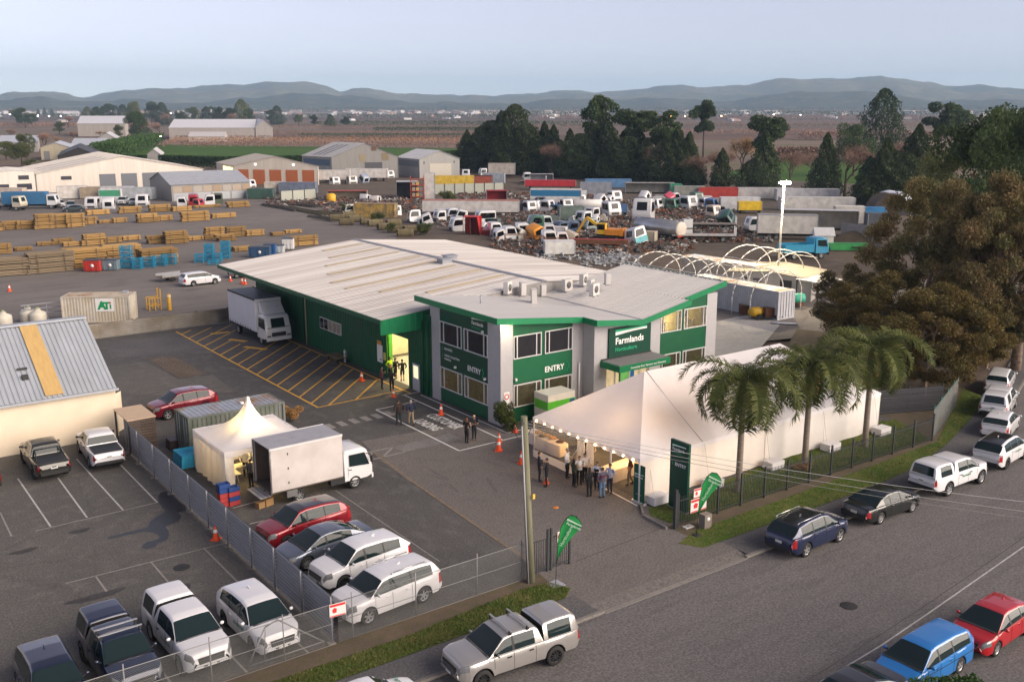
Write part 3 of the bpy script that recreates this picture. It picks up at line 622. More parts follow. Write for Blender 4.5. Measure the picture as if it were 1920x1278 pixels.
chev(s3,(FX+.018,54.35,3.2),(0,-1,0),.34); chev(s3,(FX+.018,59.3,4.03),(0,1,0),.16); chev(s3,(FX+.018,59.3,3.45),(0,1,0),.16)
s4 = MB().bx(38.4,43.4,FY+.02,FY+.049,2.76,4.40).build('sign_band',M('green_band_front',(.006,.11,.045),.45,var=.06),of,True)
put(s4,'ENTRY',.55,(41.05,FY+.018,3.15),(1,0,0)); chev(s4,(43.0,FY+.018,3.33),(1,0,0),.36)
MB().bx(37.6,38.05,FY-.03,FY-.005,1.5,2.3).build('speed_sign',m_white,of,True)
rg = MB(); rg.lathe([(.13,0),(.20,0),(.20,.01),(.13,.01)],20,(37.82,FY-.035,1.98),'Y'); rg.build('red_ring',M('sign_red',(.55,.03,.03),.5),of,True,fix=False)
fl = MB().bx(37.3,37.5,51.8,52.0,6.72,6.86).build('flood_lamp',M('lit_flood',(1,1,1),.4,emit=(1,.93,.75),es=12),of,True); lamp('flood_light',(37.75,51.5,6.5),16,(1,.85,.55),.12,of)
for (x,y,z,a) in ((37.28,54.2,6.1,'L'),(37.28,57.6,2.95,'L'),(37.28,53.95,2.9,'L'),(38.55,52.12,3.05,'F')):
 MB().box((x,y,z),(.14,.14,.16)).build('security_camera',m_white,of,True)
MB().cyl((44.0,52.05,0),(44.0,52.05,3.4),.05,n=8).build('vent_stack',m_white,of,True)
# air conditioner units on the valley roof
def acunit(px,py,w,h,rz,i):
 p = onY(px,py,60.5)
 zz = zl(p.x) if p.x < XV else zr_(p.x)
 g_ = G(px,py,zz+.03)
 lab = ['air conditioner unit at the left end of the roof row','air conditioner unit second from the left in the roof row','large air conditioner standing alone in front of the roof row','narrow air conditioner right of the large lone unit on the roof',
   'wide air conditioner in the middle of the roof group','rearmost tall air conditioner of the right roof group','small air conditioner between the rear and front units of the right roof group','front air conditioner of the right roof group','air conditioner unit farthest right on the office roof'][i]
 a = thing('air_conditioner','white '+lab,'air conditioner',g_,rz,'air conditioners on the office roof')
 MB().bx(-w/2,w/2,-.19,.19,.08,h+.08).build('casing',M('ac_casing',(.55,.53,.50),.5,var=.06),a)
 f = MB(); f.lathe([(.02,-.205),(.30*h,-.205),(.30*h,-.19)],16,(0,0,h*.5+.08),'Y'); f.build('fan_grille',M('ac_grille',(.10,.10,.10),.6),a)
 for s_ in (-1,1): MB().bx(s_*w*.35-.05,s_*w*.35+.05,-.25,.25,0,.08).build('foot',M('ac_foot',(.3,.3,.3),.6),a)
 MB().tube([(w/2,0,.3),(w/2+.18,0,.3),(w/2+.25,0,.06)],.05,6).build('pipe',m_white,a)
for i,q in enumerate(((952,552,.75,.95,.5),(980,554,.75,.95,1.2),(1001,572,.95,1.15,1.0),(1018,555,.6,.85,1.2),(1063,546,.95,.9,.2),(1094,536,.8,.9,.4),(1107,545,.7,.8,.5),(1114,555,.85,.9,.3),(1139,534,.7,.85,1.1))): acunit(*q,i)
# ================================================================ marquees, fences, signs, near structures
def fabric(name,col,tr=.35):
 m = M(name,col,.7,var=.05,sc=1.5,bump=.05,bsc=4); nt = m.node_tree; N = nt.nodes; L = nt.links
 t = N.new('ShaderNodeBsdfTranslucent'); t.inputs['Color'].default_value = (*col,1); ms = N.new('ShaderNodeMixShader'); ms.inputs[0].default_value = tr
 out = N['Material Output']; L.new(N['Principled BSDF'].outputs[0],ms.inputs[1]); L.new(t.outputs[0],ms.inputs[2]); L.new(ms.outputs[0],out.inputs['Surface']); return m
m_pvc = fabric('marquee_pvc',(.80,.78,.80),.25)
m_pvc2 = fabric('sidewall_pvc',(.78,.74,.70),.25)
m_clear = M('clear_pvc',(.95,.93,.88),.12,trans=.92,var=.0,ior=1.02,spec=.3)
m_alu = M('tent_pole',(.68,.67,.66),.4,.3,var=.03)
m_rope = M('guy_rope',(.5,.48,.42),.8)
# ---- the big white marquee
X0,X1,Y0,Y1,ZE_,ZP = 35.45,57.0,36.85,46.2,2.55,5.65
YM = (Y0+Y1)/2; XA,XB = 40.1,52.3
mq = thing('marquee','long white hip roofed marquee beside the office, open at its left end','marquee',(46,YM,0))
def curve(p,q,n=8,sag=.22):
 return [Vector(p).lerp(Vector(q),i/n)-Vector((0,0,sag*math.sin(math.pi*i/n))) for i in range(n+1)]
def slope(name,e0,e1,r0,r1,n=10,k=14):
 rows = []
 for i in range(k+1):
  t = i/k; rows.append(curve(Vector(e0).lerp(Vector(e1),t),Vector(r0).lerp(Vector(r1),t),n,.10*min(1,4*t*(1-t)+.35)))
 return MB().grid(rows).build(name,m_pvc,mq,True,fix=False)
bays = [X0,XA+.15,45.6,51.2,X1]
slope('roof_panel',(X0,Y1,ZE_),(X0,Y0,ZE_),(XA,YM,ZP),(XA,YM,ZP))
rd = [XA,XA+.15,45.6,51.2,XB]
for i in range(4):
 slope('roof_panel',(bays[i],Y0,ZE_),(bays[i+1],Y0,ZE_),(rd[i],YM,ZP),(rd[i+1],YM,ZP))
 slope('roof_panel',(bays[i],Y1,ZE_),(bays[i+1],Y1,ZE_),(rd[i],YM,ZP),(rd[i+1],YM,ZP))
slope('roof_panel',(X1,Y0,ZE_),(X1,Y1,ZE_),(XB,YM,ZP),(XB,YM,ZP))
for i in (1,2,3):
 for s in (Y0,Y1): MB().tube(curve(Vector((bays[i],s,ZE_+.02)),Vector((rd[i],YM,ZP+.02)),8,.07),.018,5).build('roof_seam',M('seam_grey',(.25,.25,.28),.7),mq,True)  # roof seams in one plain dark grey
def valance(a,b,n):
 a,b = Vector(a),Vector(b); top = []; bot = []
 for i in range(n*6+1):
  t = i/(n*6); p = a.lerp(b,t); top.append(p); bot.append(p-Vector((0,0,.20+.09*abs(math.sin(math.pi*t*n)))))
 return MB().grid([top,bot]).build('valance',m_pvc,mq,True,fix=False)
valance((X0-.02,Y1,ZE_+.02),(X0-.02,Y0,ZE_+.02),9); valance((X0,Y0-.02,ZE_+.02),(X1,Y0-.02,ZE_+.02),20); valance((X1+.02,Y0,ZE_+.02),(X1+.02,Y1,ZE_+.02),9); valance((X0,Y1+.02,ZE_),(X1,Y1+.02,ZE_),20)
def drape(a,b,z0,z1,n,amp,mat,name):
 a,b = Vector(a),Vector(b); d = (b-a).normalized(); nn = Vector((-d.y,d.x,0)); rows = [[],[],[]]; fr_ = random.Random(int(a.x*10+b.y)); ph = fr_.uniform(0,6)
 for i in range(n+1):
  t = i/n; o = nn*amp*(math.sin(t*n*.9+ph)+.5*math.sin(t*n*.37))
  for k,z in enumerate((z0,(z0+z1)/2,z1)): rows[k].append(a.lerp(b,t)+o*(1,.8,.15)[k]+Vector((0,0,z)))
 return MB().grid(rows).build(name,mat,mq,True,fix=False)
for i in range(4): drape((bays[i],Y0,0),(bays[i+1],Y0,0),.05,ZE_-.05,22,.03,m_pvc2,'side_wall')
drape((X1,Y0,0),(X1,Y1,0),.05,ZE_-.05,30,.03,m_pvc2,'side_wall'); drape((41,Y1,0),(X1,Y1,0),.05,ZE_-.05,50,.03,m_pvc2,'side_wall')
drape((X0,Y1,0),(X0,42.15,0),.5,ZE_-.1,16,.012,m_clear,'clear_wall'); drape((X0,Y1,0),(X0,42.15,0),.02,.5,16,.02,m_pvc2,'wall_skirt')
drape((X0+.1,42.15,0),(X0+.35,41.75,0),.05,ZE_-.1,10,.05,m_pvc2,'gathered_curtain'); drape((X0,41.2,0),(X0+.3,40.9,0),.05,ZE_-.1,10,.05,m_pvc2,'gathered_curtain')
drape((X0,Y1,0),(41,Y1,0),.05,ZE_-.1,20,.015,m_clear,'clear_wall')
drape((46,Y1-.1,0),(46,Y0+.1,0),.05,ZE_-.15,30,.04,m_pvc2,'inner_lining')
for x,y in [(X0+.05,Y1-.05),(X0+.05,41.5),(X0+.05,Y0+.05),(X0+.05,39.2)]+[(b,Y0+.06) for b in bays[1:]]+[(b,Y1-.06) for b in bays[1:]]:
 MB().cyl((x,y,0),(x,y,ZE_),.045,n=8).build('pole',m_alu,mq,True)
MB().cyl((X0+.1,41.5,2.4),(X0-.3,42.8,.3),.03,n=6).build('brace',m_alu,mq,True)
for y in (40,43.5): MB().cyl((41,y,2.4),(41,y,3.9),.04,n=6).build('king_post',m_alu,mq,True)
bulb = M('festoon_bulb',(1,.8,.5),.4,emit=(1,.72,.38),es=6)
for i in range(12):
 y = Y1-.4-i*.77; MB().lathe([(0,-.05),(.04,-.03),(.045,0),(.03,.04),(0,.05)],8,(X0-.06,y,ZE_-.16)).build('festoon_bulb',bulb,mq,True,fix=False)
for x,y in ((38.2,44.3),(38.0,40.0),(42.5,41.5)): lamp('marquee_light',(x,y,2.0),110,(1,.60,.24),.9,mq)
for i,x in enumerate((36.35,40.5,45.7,51.1,56.4)):
 lab = ['white concrete ballast block behind the tall green banner','white concrete ballast block beside the pylon sign at the marquee wall','white concrete ballast block between the first and second palm','white concrete ballast block just right of the second palm','white concrete ballast block beside the third palm at the far marquee corner'][i]
 y = 36.2 if i else 36.35
 b = thing('ballast_block',lab,'ballast block',(x,y,0),group='marquee ballast blocks'); MB().prism([(-.55,-.36,0),(.55,-.36,0),(.55,.36,0),(-.55,.36,0)],(0,0,.5)).build('block',m_pvc,b)
 MB().bx(-.58,.58,-.38,.38,-.0,.06).build('pallet',M('dark_pallet',(.05,.045,.04),.8),b); MB().cyl((0,.3,.45),(-.1,.62,2.4),.012,n=5).build('strap',m_rope,b)
# tables in the marquee
def table(px,py,l,w,label,rz=math.pi/2,round_=False,cl=(.72,.62,.52)):
 t = thing('banquet_table',label,'table',G(px,py),rz,'tables inside the marquee')
 rows = []
 fr_ = random.Random(int(px)); n = 40
 def ring(z,e):
  out = []
  for i in range(n):
   a = 2*math.pi*i/n
   if round_: x,y = l/2*math.cos(a),l/2*math.sin(a)
   else:
    c,s = math.cos(a),math.sin(a); k = 1/max(abs(c)/(l/2),abs(s)/(w/2)); x,y = c*k,s*k
   f = 1+e*(1+.5*math.sin(i*2.5)); out.append((x*f,y*f,z))
  return out
 MB().grid([ring(.03,.06),ring(.4,.03),ring(.72,.01),ring(.755,-.01)],close=True).build('tablecloth',M('tablecloth_linen',cl,.8,var=.05,bump=.05),t)
 MB().poly(ring(.757,-.012)).build('table_top',M('tablecloth_linen',cl,.8),t)
 for dx in (-.4,.4): MB().cyl((dx*l*.8,0,0),(dx*l*.8,0,.7),.03,n=6).build('leg',m_alu,t)
 return t
tb1 = table(1035,845,2.4,.9,'white clothed buffet table set with food behind the clear tent wall')
tb2 = table(1010,832,1.8,.9,'white clothed table nearest the left tent corner, laden with platters')
tb3 = table(1165,892,3.2,.95,'long white clothed table near the tent doorway',rz=0.12)
def platter(p,z,r,label,c):
 o = thing('food_platter',label,'platter',(p.x,p.y,z)); MB().lathe([(0,.0),(r,.0),(r*1.05,.03),(r*.95,.02),(0,.02)],14).build('tray',M('tray_dark',(.06,.05,.045),.4),o)
 MB().lathe([(r*.9,.02),(r*.7,.09),(.0,.13)],12).build('food',M('food_%d' % int(c[0]*100),c,.8,var=.5,sc=14),o)
q = G(1040,843); platter(q+Vector((-.1,-.75,0)),.76,.26,'round dark platter at the near end of the buffet table',(.12,.06,.03)); platter(q+Vector((0,.1,0)),.76,.3,'orange savoury platter at the middle of the buffet table',(.55,.22,.05)); platter(q+Vector((.05,.8,0)),.76,.28,'bread platter at the far end of the buffet table',(.6,.35,.12))
q = G(1011,831); platter(q,.76,.3,'heaped bread platter on the corner table in the tent',(.62,.32,.1))
# ---- pagoda tent for the caterers
pg = thing('pagoda_tent','white peaked pagoda tent with glowing roof beside the grey container','tent',(20.6,53.75,0))
px0,px1,py0,py1 = 18.1,23.1,51.2,56.3; cxp,cyp = 20.6,53.75
rows = []
for k in range(15):
 t = k/14; s = (1-t)**1.0; z = 2.45+2.15*(t**1.0*0.45+t**4*0.55); w = (1-t)*1.0
 sh = 1-t**.72 if t < 1 else 0; ring = []
 for (ax,ay),(bx_,by_) in (((px0,py0),(px1,py0)),((px1,py0),(px1,py1)),((px1,py1),(px0,py1)),((px0,py1),(px0,py0))):
  for i in range(6):
   u = i/6; x = ax+(bx_-ax)*u; y = ay+(by_-ay)*u; ring.append((cxp+(x-cxp)*max(sh,.02),cyp+(y-cyp)*max(sh,.02),z-.06*math.sin(math.pi*u)*(1-t)))
 rows.append(ring)
MB().grid(rows,close=True).build('roof_canopy',m_pvc,pg,True,fix=False)
for a,b in (((px0,py0),(px1,py0)),((px1,py0),(px1,py1)),((px1,py1),(px0,py1)),((px0,py1),(px0,py0))):
 A,B = Vector((*a,0)),Vector((*b,0)); top = []; bot = []
 for i in range(25): t = i/24; p = A.lerp(B,t); top.append(p+Vector((0,0,2.46))); bot.append(p+Vector((0,0,2.12+.05*math.cos(t*25))))
 MB().grid([top,bot]).build('valance',m_pvc,pg,True,fix=False)
for a in ((px0+.05,py0+.05),(px1-.05,py0+.05),(px1-.05,py1-.05),(px0+.05,py1-.05)): MB().cyl((*a,0),(*a,2.45),.04,n=8).build('pole',m_alu,pg,True)
def drape2(a,b,z0,z1,n,amp,par,name='side_wall',mat=None):
 a,b = Vector((*a,0)),Vector((*b,0)); d = (b-a).normalized(); nn = Vector((-d.y,d.x,0)); rows = [[],[],[]]
 for i in range(n+1):
  t = i/n; o = nn*amp*(math.sin(i*1.1)+.6*math.sin(i*.43+1))
  for k,z in enumerate((z0,(z0+z1)/2,z1)): rows[k].append(a.lerp(b,t)+o*(1,.8,.1)[k]+Vector((0,0,z)))
 return MB().grid(rows).build(name,mat or m_pvc2,par,True,fix=False)
drape2((px0,py0),(px0,py1),.03,2.3,34,.06,pg); drape2((px0,py1),(px1,py1),.03,2.3,34,.05,pg); drape2((px1,py1),(px1,py0+1.6),.03,2.3,22,.05,pg); drape2((px0,py0),(px0+.5,py0+.05),.03,2.25,10,.06,pg,'tied_curtain')
lamp('tent_light',(20.4,53.6,2.7),110,(1,.66,.18),.25,pg); MB().lathe([(0,-.12),(.12,-.06),(.12,.04),(0,.1)],10,(20.4,53.6,2.7)).build('hanging_lamp',M('tent_lamp_lit',(1,.9,.6),.4,emit=(1,.8,.45),es=16),pg,True,fix=False)
def crate_stack(px,py,cols,label,rz=0,s=(.6,.4,.26)):
 t = thing('crate_stack',label,'crates',G(px,py),rz)
 for k,c in enumerate(cols):
  z = k*s[2]; b = MB(); b.bx(-s[0]/2,s[0]/2,-s[1]/2,s[1]/2,z,z+.03)
  for sx in (-1,1): b.bx(sx*s[0]/2-.015,sx*s[0]/2+.015,-s[1]/2,s[1]/2,z+.03,z+s[2]-.012); b.bx(-s[0]/2,s[0]/2,sx*s[1]/2-.015,sx*s[1]/2+.015,z+.03,z+s[2]-.012)
  b.build('crate',M('crate_%s' % c,{'b': (.02,.06,.22),'r': (.42,.05,.05),'t': (.05,.35,.55)}[c],.5),t)
crate_stack(421,948,'rrrbb','stack of red and blue plastic crates at the corner of the pagoda tent',.1); crate_stack(438,945,'rbrb','lower pile of red and blue plastic crates right of the taller crate stack',.1)
def trestle(px,py,l,label,rz):
 t = thing('trestle_table',label,'table',G(px,py),rz); MB().bx(-l/2,l/2,-.35,.35,.70,.74).build('table_top',M('pale_table',(.62,.58,.45),.5),t)
 for a in (-.8,.8):
  for b in (-.28,.28): MB().cyl((a*l/2,b,0),(a*l/2,b*.6,.70),.02,n=6).build('leg',m_alu,t)
trestle(432,905,1.7,'pale trestle table just inside the pagoda tent',math.pi/2); trestle(455,893,1.4,'small worktable behind the cook in the pagoda tent',.1)
for px,py,s,lab in ((488,951,.42,'open brown carton on the asphalt behind the box truck'),(502,946,.5,'taller brown carton beside the open one behind the box truck')):
 c = thing('carton',lab,'carton',G(px,py),.3); MB().bx(-s/2,s/2,-s*.4,s*.4,0,s*.8).build('box_body',M('kraft_card',(.32,.19,.08),.8,var=.1),c)
 for sx in (-1,1): MB().prism([(sx*s/2,-s*.4,s*.8),(sx*s/2,s*.4,s*.8),(sx*s*.8,s*.4,s*.92),(sx*s*.8,-s*.4,s*.92)],(0,0,.01)).build('flap',M('kraft_card',(.32,.19,.08),.8),c)
# ---- teardrop flags
def teardrop(px,py,label,plate,lean):
 b = G(px,py); f = thing('teardrop_flag',label,'flag',b,0,'teardrop flags at the gate')
 d = Vector((.80,-.60,0)).normalized(); ph = []          # plane of the sail
 def P(u,z): return d*u+Vector((0,0,z))
 pole = [P(.0,.05),P(.03,1.0),P(.08,2.0),P(.2,2.7),P(.38,3.1),P(.62,3.32),P(.86,3.28),P(1.04,3.05),P(1.12,2.78)]
 MB().tube(pole,.018,6).build('pole',M('black_pole',(.02,.02,.02),.4),f)
 edge = [P(.045,1.15)]+pole[2:]; low = [P(.045,1.15),P(.16,1.42),P(.32,1.72),P(.48,1.98),P(.64,2.2),P(.8,2.4),P(.97,2.6),P(1.12,2.78)]
 sail = MB(); n = len(edge); rows = []
 for i in range(8):
  t = i/7; e = edge[min(int(t*(n-1)),n-2)].lerp(edge[min(int(t*(n-1)),n-2)+1],t*(n-1)-min(int(t*(n-1)),n-2)); rows.append([e.lerp(low[i],k/5)+Vector((-.6,-.8,0))*.03*math.sin(k*1.3+i) for k in range(6)])
 sail.grid(rows); so = sail.build('sail',M('flag_green',(.012,.25,.055),.7,var=.08),f,fix=False)
 up = (d*.45+Vector((0,0,.9))).normalized(); rt = (d*.9-Vector((0,0,.42))).normalized(); nn = d.cross(Vector((0,0,1)))*.05
 t1 = MB(); text_into(t1,'Horticulture',.21,P(.26,1.85)+nn,up,-rt,.01); t1.build('lettering',M('flag_print',(.45,.62,.48),.7),so,fix=False)
 t2 = MB(); text_into(t2,'Farmlands',.17,P(.42,2.92)+nn,rt,up,.02); t2.build('lettering',M('flag_print',(.45,.62,.48),.7),so,fix=False)
 t3 = MB(); t3.prism([P(.45,3.1)+nn,P(.45,3.1)+nn+rt*.72,P(.45,3.1)+nn+rt*.72+up*.05,P(.45,3.1)+nn+up*.09],nn*.1); t3.build('field_mark',M('flag_print',(.45,.62,.48),.7),so)
 if plate: MB().bx(-.32,.32,-.32,.32,0,.03).build('base_plate',M('steel_plate',(.42,.44,.48),.4,.4),f)
 else: MB().lathe([(0,.05),(.22,.05),(.26,0)],16).build('base_plate',M('black_plate',(.03,.03,.03),.5),f)
teardrop(1042,1095,'green teardrop flag on a square steel plate beside the timber power pole',True,1)
teardrop(1306,1003,'green teardrop flag on a round black base beside the entry gate post',False,1)
# ---- pylon sign, pull-up banner
py_ = thing('pylon_sign','tall dark green pylon sign with white ENTRY lettering before the marquee','sign',(36.6,35.0,0))
pyb = MB().bx(36.52,36.68,34.36,35.67,.0,3.82).build('panel',m_greend,py_,True)
logo(pyb,(36.518,35.52,3.28),(0,-1,0),.215); put(pyb,'ENTRY',.26,(36.518,35.3,2.45),(0,-1,0)); chev(pyb,(36.518,35.45,2.53),(0,1,0),.08)
MB().bx(36.46,36.74,34.3,35.73,0,.08).build('footing',A_kerb,py_,True)
bn = thing('pull_up_banner','dark teal green pull up banner standing at the corner of the marquee opening','banner',(35.55,36.9,0))
bb = MB().bx(35.53,35.55,36.5,37.35,.12,2.2).build('banner_sheet',M('banner_teal',(.002,.085,.05),.5,var=.05),bn,True); MB().bx(35.45,35.65,36.45,37.4,0,.12).build('base',m_alu,bn,True); MB().cyl((35.58,36.92,.1),(35.58,36.92,2.2),.015,n=6).build('rod',m_alu,bn,True)
logo(bb,(35.528,37.28,1.45),(0,-1,0),.155,sub=False); put(bb,'farmlands.co.nz',.07,(35.528,37.15,.5),(0,-1,0))
# ---- power pole and overhead wires
pp = thing('power_pole','weathered timber power pole in the foreground beside the gate','pole',(25.3,33.05,0))
MB().cyl((25.3,33.05,-.1),(24.97,33.18,7.8),.19,.145,14).build('trunk',M('weathered_pole',(.17,.165,.105),.9,var=.25,sc=1.5,stretch=(6,6,.5),bump=.3),pp,True)
MB().cyl((25.10,32.98,0),(24.80,33.10,7.4),.035,n=6).build('conduit',M('grey_conduit',(.35,.35,.37),.5),pp,True)
MB().box((25.28,32.86,4.15),(.12,.05,.22)).build('yellow_tag',M('yellow_tag',(.65,.40,.05),.5),pp,True)
coil = MB(); ring = [(24.85+.42*math.cos(a),33.1,7.25+.42*math.sin(a)) for a in [i*6.283/20 for i in range(21)]]; coil.tube(ring,.015,5); coil.build('cable_coil',M('black_cable',(.025,.025,.025),.6),pp,True)
MB().bar((24.9,33.0,7.55),(25.1,33.4,7.55),.06).build('bracket',m_flash,pp,True)
def wire(pts,r,label,c):
 a,b = Vector(pts[0]),Vector(pts[1]); L = [a.lerp(b,i/16)-Vector((0,0,pts[2]*4*(i/16)*(1-i/16))) for i in range(17)]
 o = MB().tube(L,r,5).build('overhead_wire',M('wire_%d' % int(c*100),(c,c,c),.5)); tag(o,label,'wire','overhead service wires'); return o
top = Vector((24.97,33.18,7.5))
for k,(q,z,lab,c) in enumerate((((1920,940),6.5,'upper overhead wire leading right from the timber pole over the marquee',.30),((1920,958),6.3,'middle overhead wire leading right from the timber pole',.22),((1920,971),6.1,'lowest overhead wire leading right from the timber pole',.12))):
 d = ray(*q); e = Vector((0,0,CAMH))+d*(46/ (d.x*_F.x+d.y*_F.y+d.z*_F.z)); wire((top-Vector((0,0,.12*k)),e,.25),.011,lab,c)
for k,((ax,ay),(bx_,by_),dep,lab) in enumerate((((1500,1278),(1920,1000),30,'dark overhead wire along the road edge above the parked cars'),((1700,1278),(1920,1150),26,'thin overhead wire crossing above the red and blue cars'))):
 f_ = lambda q: Vector((0,0,CAMH))+ray(*q)*dep
 wire((f_((ax-60,ay+40)),f_((bx_+80,by_-52)),.2),.008,lab,.03)
# ---- corrugated sheet fence of the car park (rails, sheets, posts)
m_fsh = M('galvanised_fence',(.24,.24,.255),.6,.15,var=.12,sc=1.2,stretch=(1,.3,3))
fn = thing('sheet_fence','long grey horizontal corrugated sheet fence dividing the car park from the yard','fence',(15.8,48,0))
ys = [33.5,36.3,39.1,41.76,44.75,47.39,50.17,53.19,56.2,59.2,61.6]
for a,b in zip(ys[:-1],ys[1:]):
 rows = []
 for i in range(43):
  z = .12+i*(1.82/42); rows.append([(15.8+(.028 if i % 4 in (1,2) else -.02),a+.03,z),(15.8+(.028 if i % 4 in (1,2) else -.02),b-.03,z)])
 MB().grid(rows,smooth=False).build('sheet_panel',m_fsh,fn,True,fix=False)
for y in ys:
 MB().cyl((15.70,y,0),(15.70,y,2.02),.035,n=8).build('post',m_fsh,fn,True); MB().bx(15.5,15.8,y-.14,y+.14,0,.05).build('post_footing',A_kerb,fn,True)
# ---- chain link fence along the street boundary
m_link = M('chain_link_wire',(.16,.16,.155),.5,.4,var=.05)
m_post = M('galv_post',(.22,.22,.22),.5,.3)
def chainlink(x0,x1,y,h,posts,label,yend=None,cell=.085,pm=m_post,name='chain_link_fence'):
 t = thing(name,label,'fence',((x0+x1)/2,y,0)); yy = lambda x: y if yend is None else y+(yend-y)*(x-x0)/(x1-x0)
 V = []; Fq = []; r = .0028; n = int((x1-x0+h)/cell)
 for s in (0,1):
  for i in range(n):
   a = x0-h+i*cell if s == 0 else x0+i*cell; e = a+h if s == 0 else a-h; za,ze = 0.,h
   if s == 0:
    if a < x0: za = x0-a; a = x0
    if e > x1: ze = h-(e-x1); e = x1
   else:
    if e < x0: ze = h-(x0-e); e = x0
    if a > x1: za = a-x1; a = x1
   if ze-za < .05: continue
   b = len(V); p = Vector((a,yy(a),za+.04)); q_ = Vector((e,yy(e),ze+.04))
   for w in (p,q_): V += [(w.x,w.y-r,w.z-r),(w.x,w.y+r,w.z),(w.x,w.y,w.z+r*1.4)]
   Fq += [(b,b+1,b+4,b+3),(b+1,b+2,b+5,b+4),(b+2,b,b+3,b+5)]
 o = mk('wire_mesh',npmesh('wire_mesh',V,Fq),m_link,t,True); o['kind'] = 'stuff'
 for z in (.06,h+.05,h*.55): MB().cyl((x0,yy(x0),z),(x1,yy(x1),z),.012 if z < h else .016,n=6).build('rail_wire',pm,t,True)
 for x in posts: MB().cyl((x,yy(x)+.03,-.05),(x,yy(x)+.03,h+.25),.028,n=8).build('post',pm,t,True)
 return t
chainlink(15.9,25.15,33.35,1.75,(16.55,19.5,22.6,25.0),'chain link fence between the sheet fence and the timber power pole')
chainlink(-6,15.6,33.3,1.75,(1.5,4.6,7.7,10.75,13.6),'chain link fence in front of the left car park bays')
gt = thing('tube_gate','bent steel tube gate frame leaning inside the car park fence corner','gate',G(545,1230))
A = [G(463,1262,.05),G(520,1172,1.2),G(548,1158,1.25),G(606,1220,.05)]
A = [Vector((12.2,33.6,.1)),Vector((13.0,33.6,1.55)),Vector((13.5,33.6,1.7)),Vector((15.4,33.6,.12))]
MB().tube(A,.03,8).build('frame',m_post,gt,True); MB().cyl((12.3,33.6,.15),(15.3,33.6,.15),.025,n=8).build('bottom_rail',m_post,gt,True); MB().cyl((13.0,33.6,1.5),(12.9,33.6,.15),.02,n=6).build('stay',m_post,gt,True)
def flat_sign(name,c,w,h,nrm,label,base=(.62,.60,.58),red=True,txt=None):
 t = thing(name,label,'sign',c); n = Vector(nrm).normalized(); u = Vector((0,0,1)).cross(n).normalized()
 f = lambda a,b,d: u*a+Vector((0,0,b))+n*d
 pl = MB().prism([f(-w/2,-h/2,-.01),f(w/2,-h/2,-.01),f(w/2,h/2,-.01),f(-w/2,h/2,-.01)],n*.02).build('panel',M('sign_white',base,.5,var=.05),t)
 if red:
  mr = M('sign_red',(.55,.03,.03),.5)
  MB().prism([f(-w/2+.02,h*.28,.011),f(w/2-.02,h*.28,.011),f(w/2-.02,h*.46,.011),f(-w/2+.02,h*.46,.011)],n*.004).build('red_header',mr,pl)
  MB().prism([f(-w/2+.02,-h*.48,.011),f(w/2-.02,-h*.48,.011),f(w/2-.02,-h*.40,.011),f(-w/2+.02,-h*.40,.011)],n*.004).build('red_footer',mr,pl)
  MB().prism([f(-w*.3,-h*.2,.011),f(-w*.08,-h*.2,.011),f(-w*.05,h*.1,.011),f(-w*.2,h*.2,.011),f(-w*.33,h*.05,.011)],n*.004).build('symbol',mr,pl)
 return t
flat_sign('hazard_sign',(15.85,33.22,1.55),.68,.55,(-.1,-1,0),'small red and white notice on the near end of the sheet fence')
flat_sign('hazard_sign',(36.2,33.30,1.62),.62,.5,(0,-1,0),'upper square red and white notice on the gate beside the pylon sign')
flat_sign('site_safety_board',(36.25,33.28,.98),1.15,.72,(0,-1,0),'wide white and orange safety board on the gate below the red notice')
sg_ = flat_sign('speed_limit_sign',(27.25,33.30,1.62),.5,.5,(0,-1,0),'white speed sign with a red ring on the left gate leaf',red=False)
MB().lathe([(.16,0),(.23,0),(.23,-.012),(.16,-.012)],22,(0,-.012,0),'Y').build('red_ring',M('sign_red',(.55,.03,.03),.5),sg_,fix=False)
nb = MB(); text_into(nb,'10',.2,(-.115,-.02,-.07),(1,0,0),(0,0,1),.02); nb.build('lettering',M('sign_print',(.2,.2,.3),.6),sg_,fix=False)
# ---- steel picket fence with gates
m_pick = M('charcoal_picket',(.045,.05,.052),.5,.2,var=.08)
pk = MB().bx(-.011,.011,-.011,.011,.10,1.62).mesh('picket'); pk.materials.append(m_pick)
def picket_run(t,x0,x1,y,posts,h=1.62,ye=None,step=.125):
 yy = lambda x: y if ye is None else y+(ye-y)*(x-x0)/(x1-x0)
 x = x0+.1
 while x < x1-.05:
  o = bpy.data.objects.new('picket',pk); C.objects.link(o); o.parent = t; o.location = (x-t.location.x,yy(x)-t.location.y,0); x += step
 for z in (.22,h-.22): MB().bar((x0,yy(x0),z),(x1,yy(x1),z),.035).build('rail',m_pick,t,True)
 for xp in posts: MB().bx(xp-.045,xp+.045,yy(xp)-.045,yy(xp)+.045,0,h+.22).build('post',m_pick,t,True)
pf = thing('picket_fence','charcoal steel picket fence along the street in front of the palms','fence',(46,33.45,0))
picket_run(pf,34.95,57.8,33.45,[34.95+.0,37.9,39.7,41.6,43.5,45.45,47.4,49.4,51.4,53.5,55.7,57.8])
gl = thing('gate_leaf','charcoal picket gate leaf standing open behind the power pole','gate',(26.6,33.45,0)); picket_run(gl,25.45,27.9,33.45,[26.55,26.75,27.85],1.85)
MB().bx(34.62,34.78,33.3,33.46,0,2.1).build('gate_post',m_pick,pf,True)
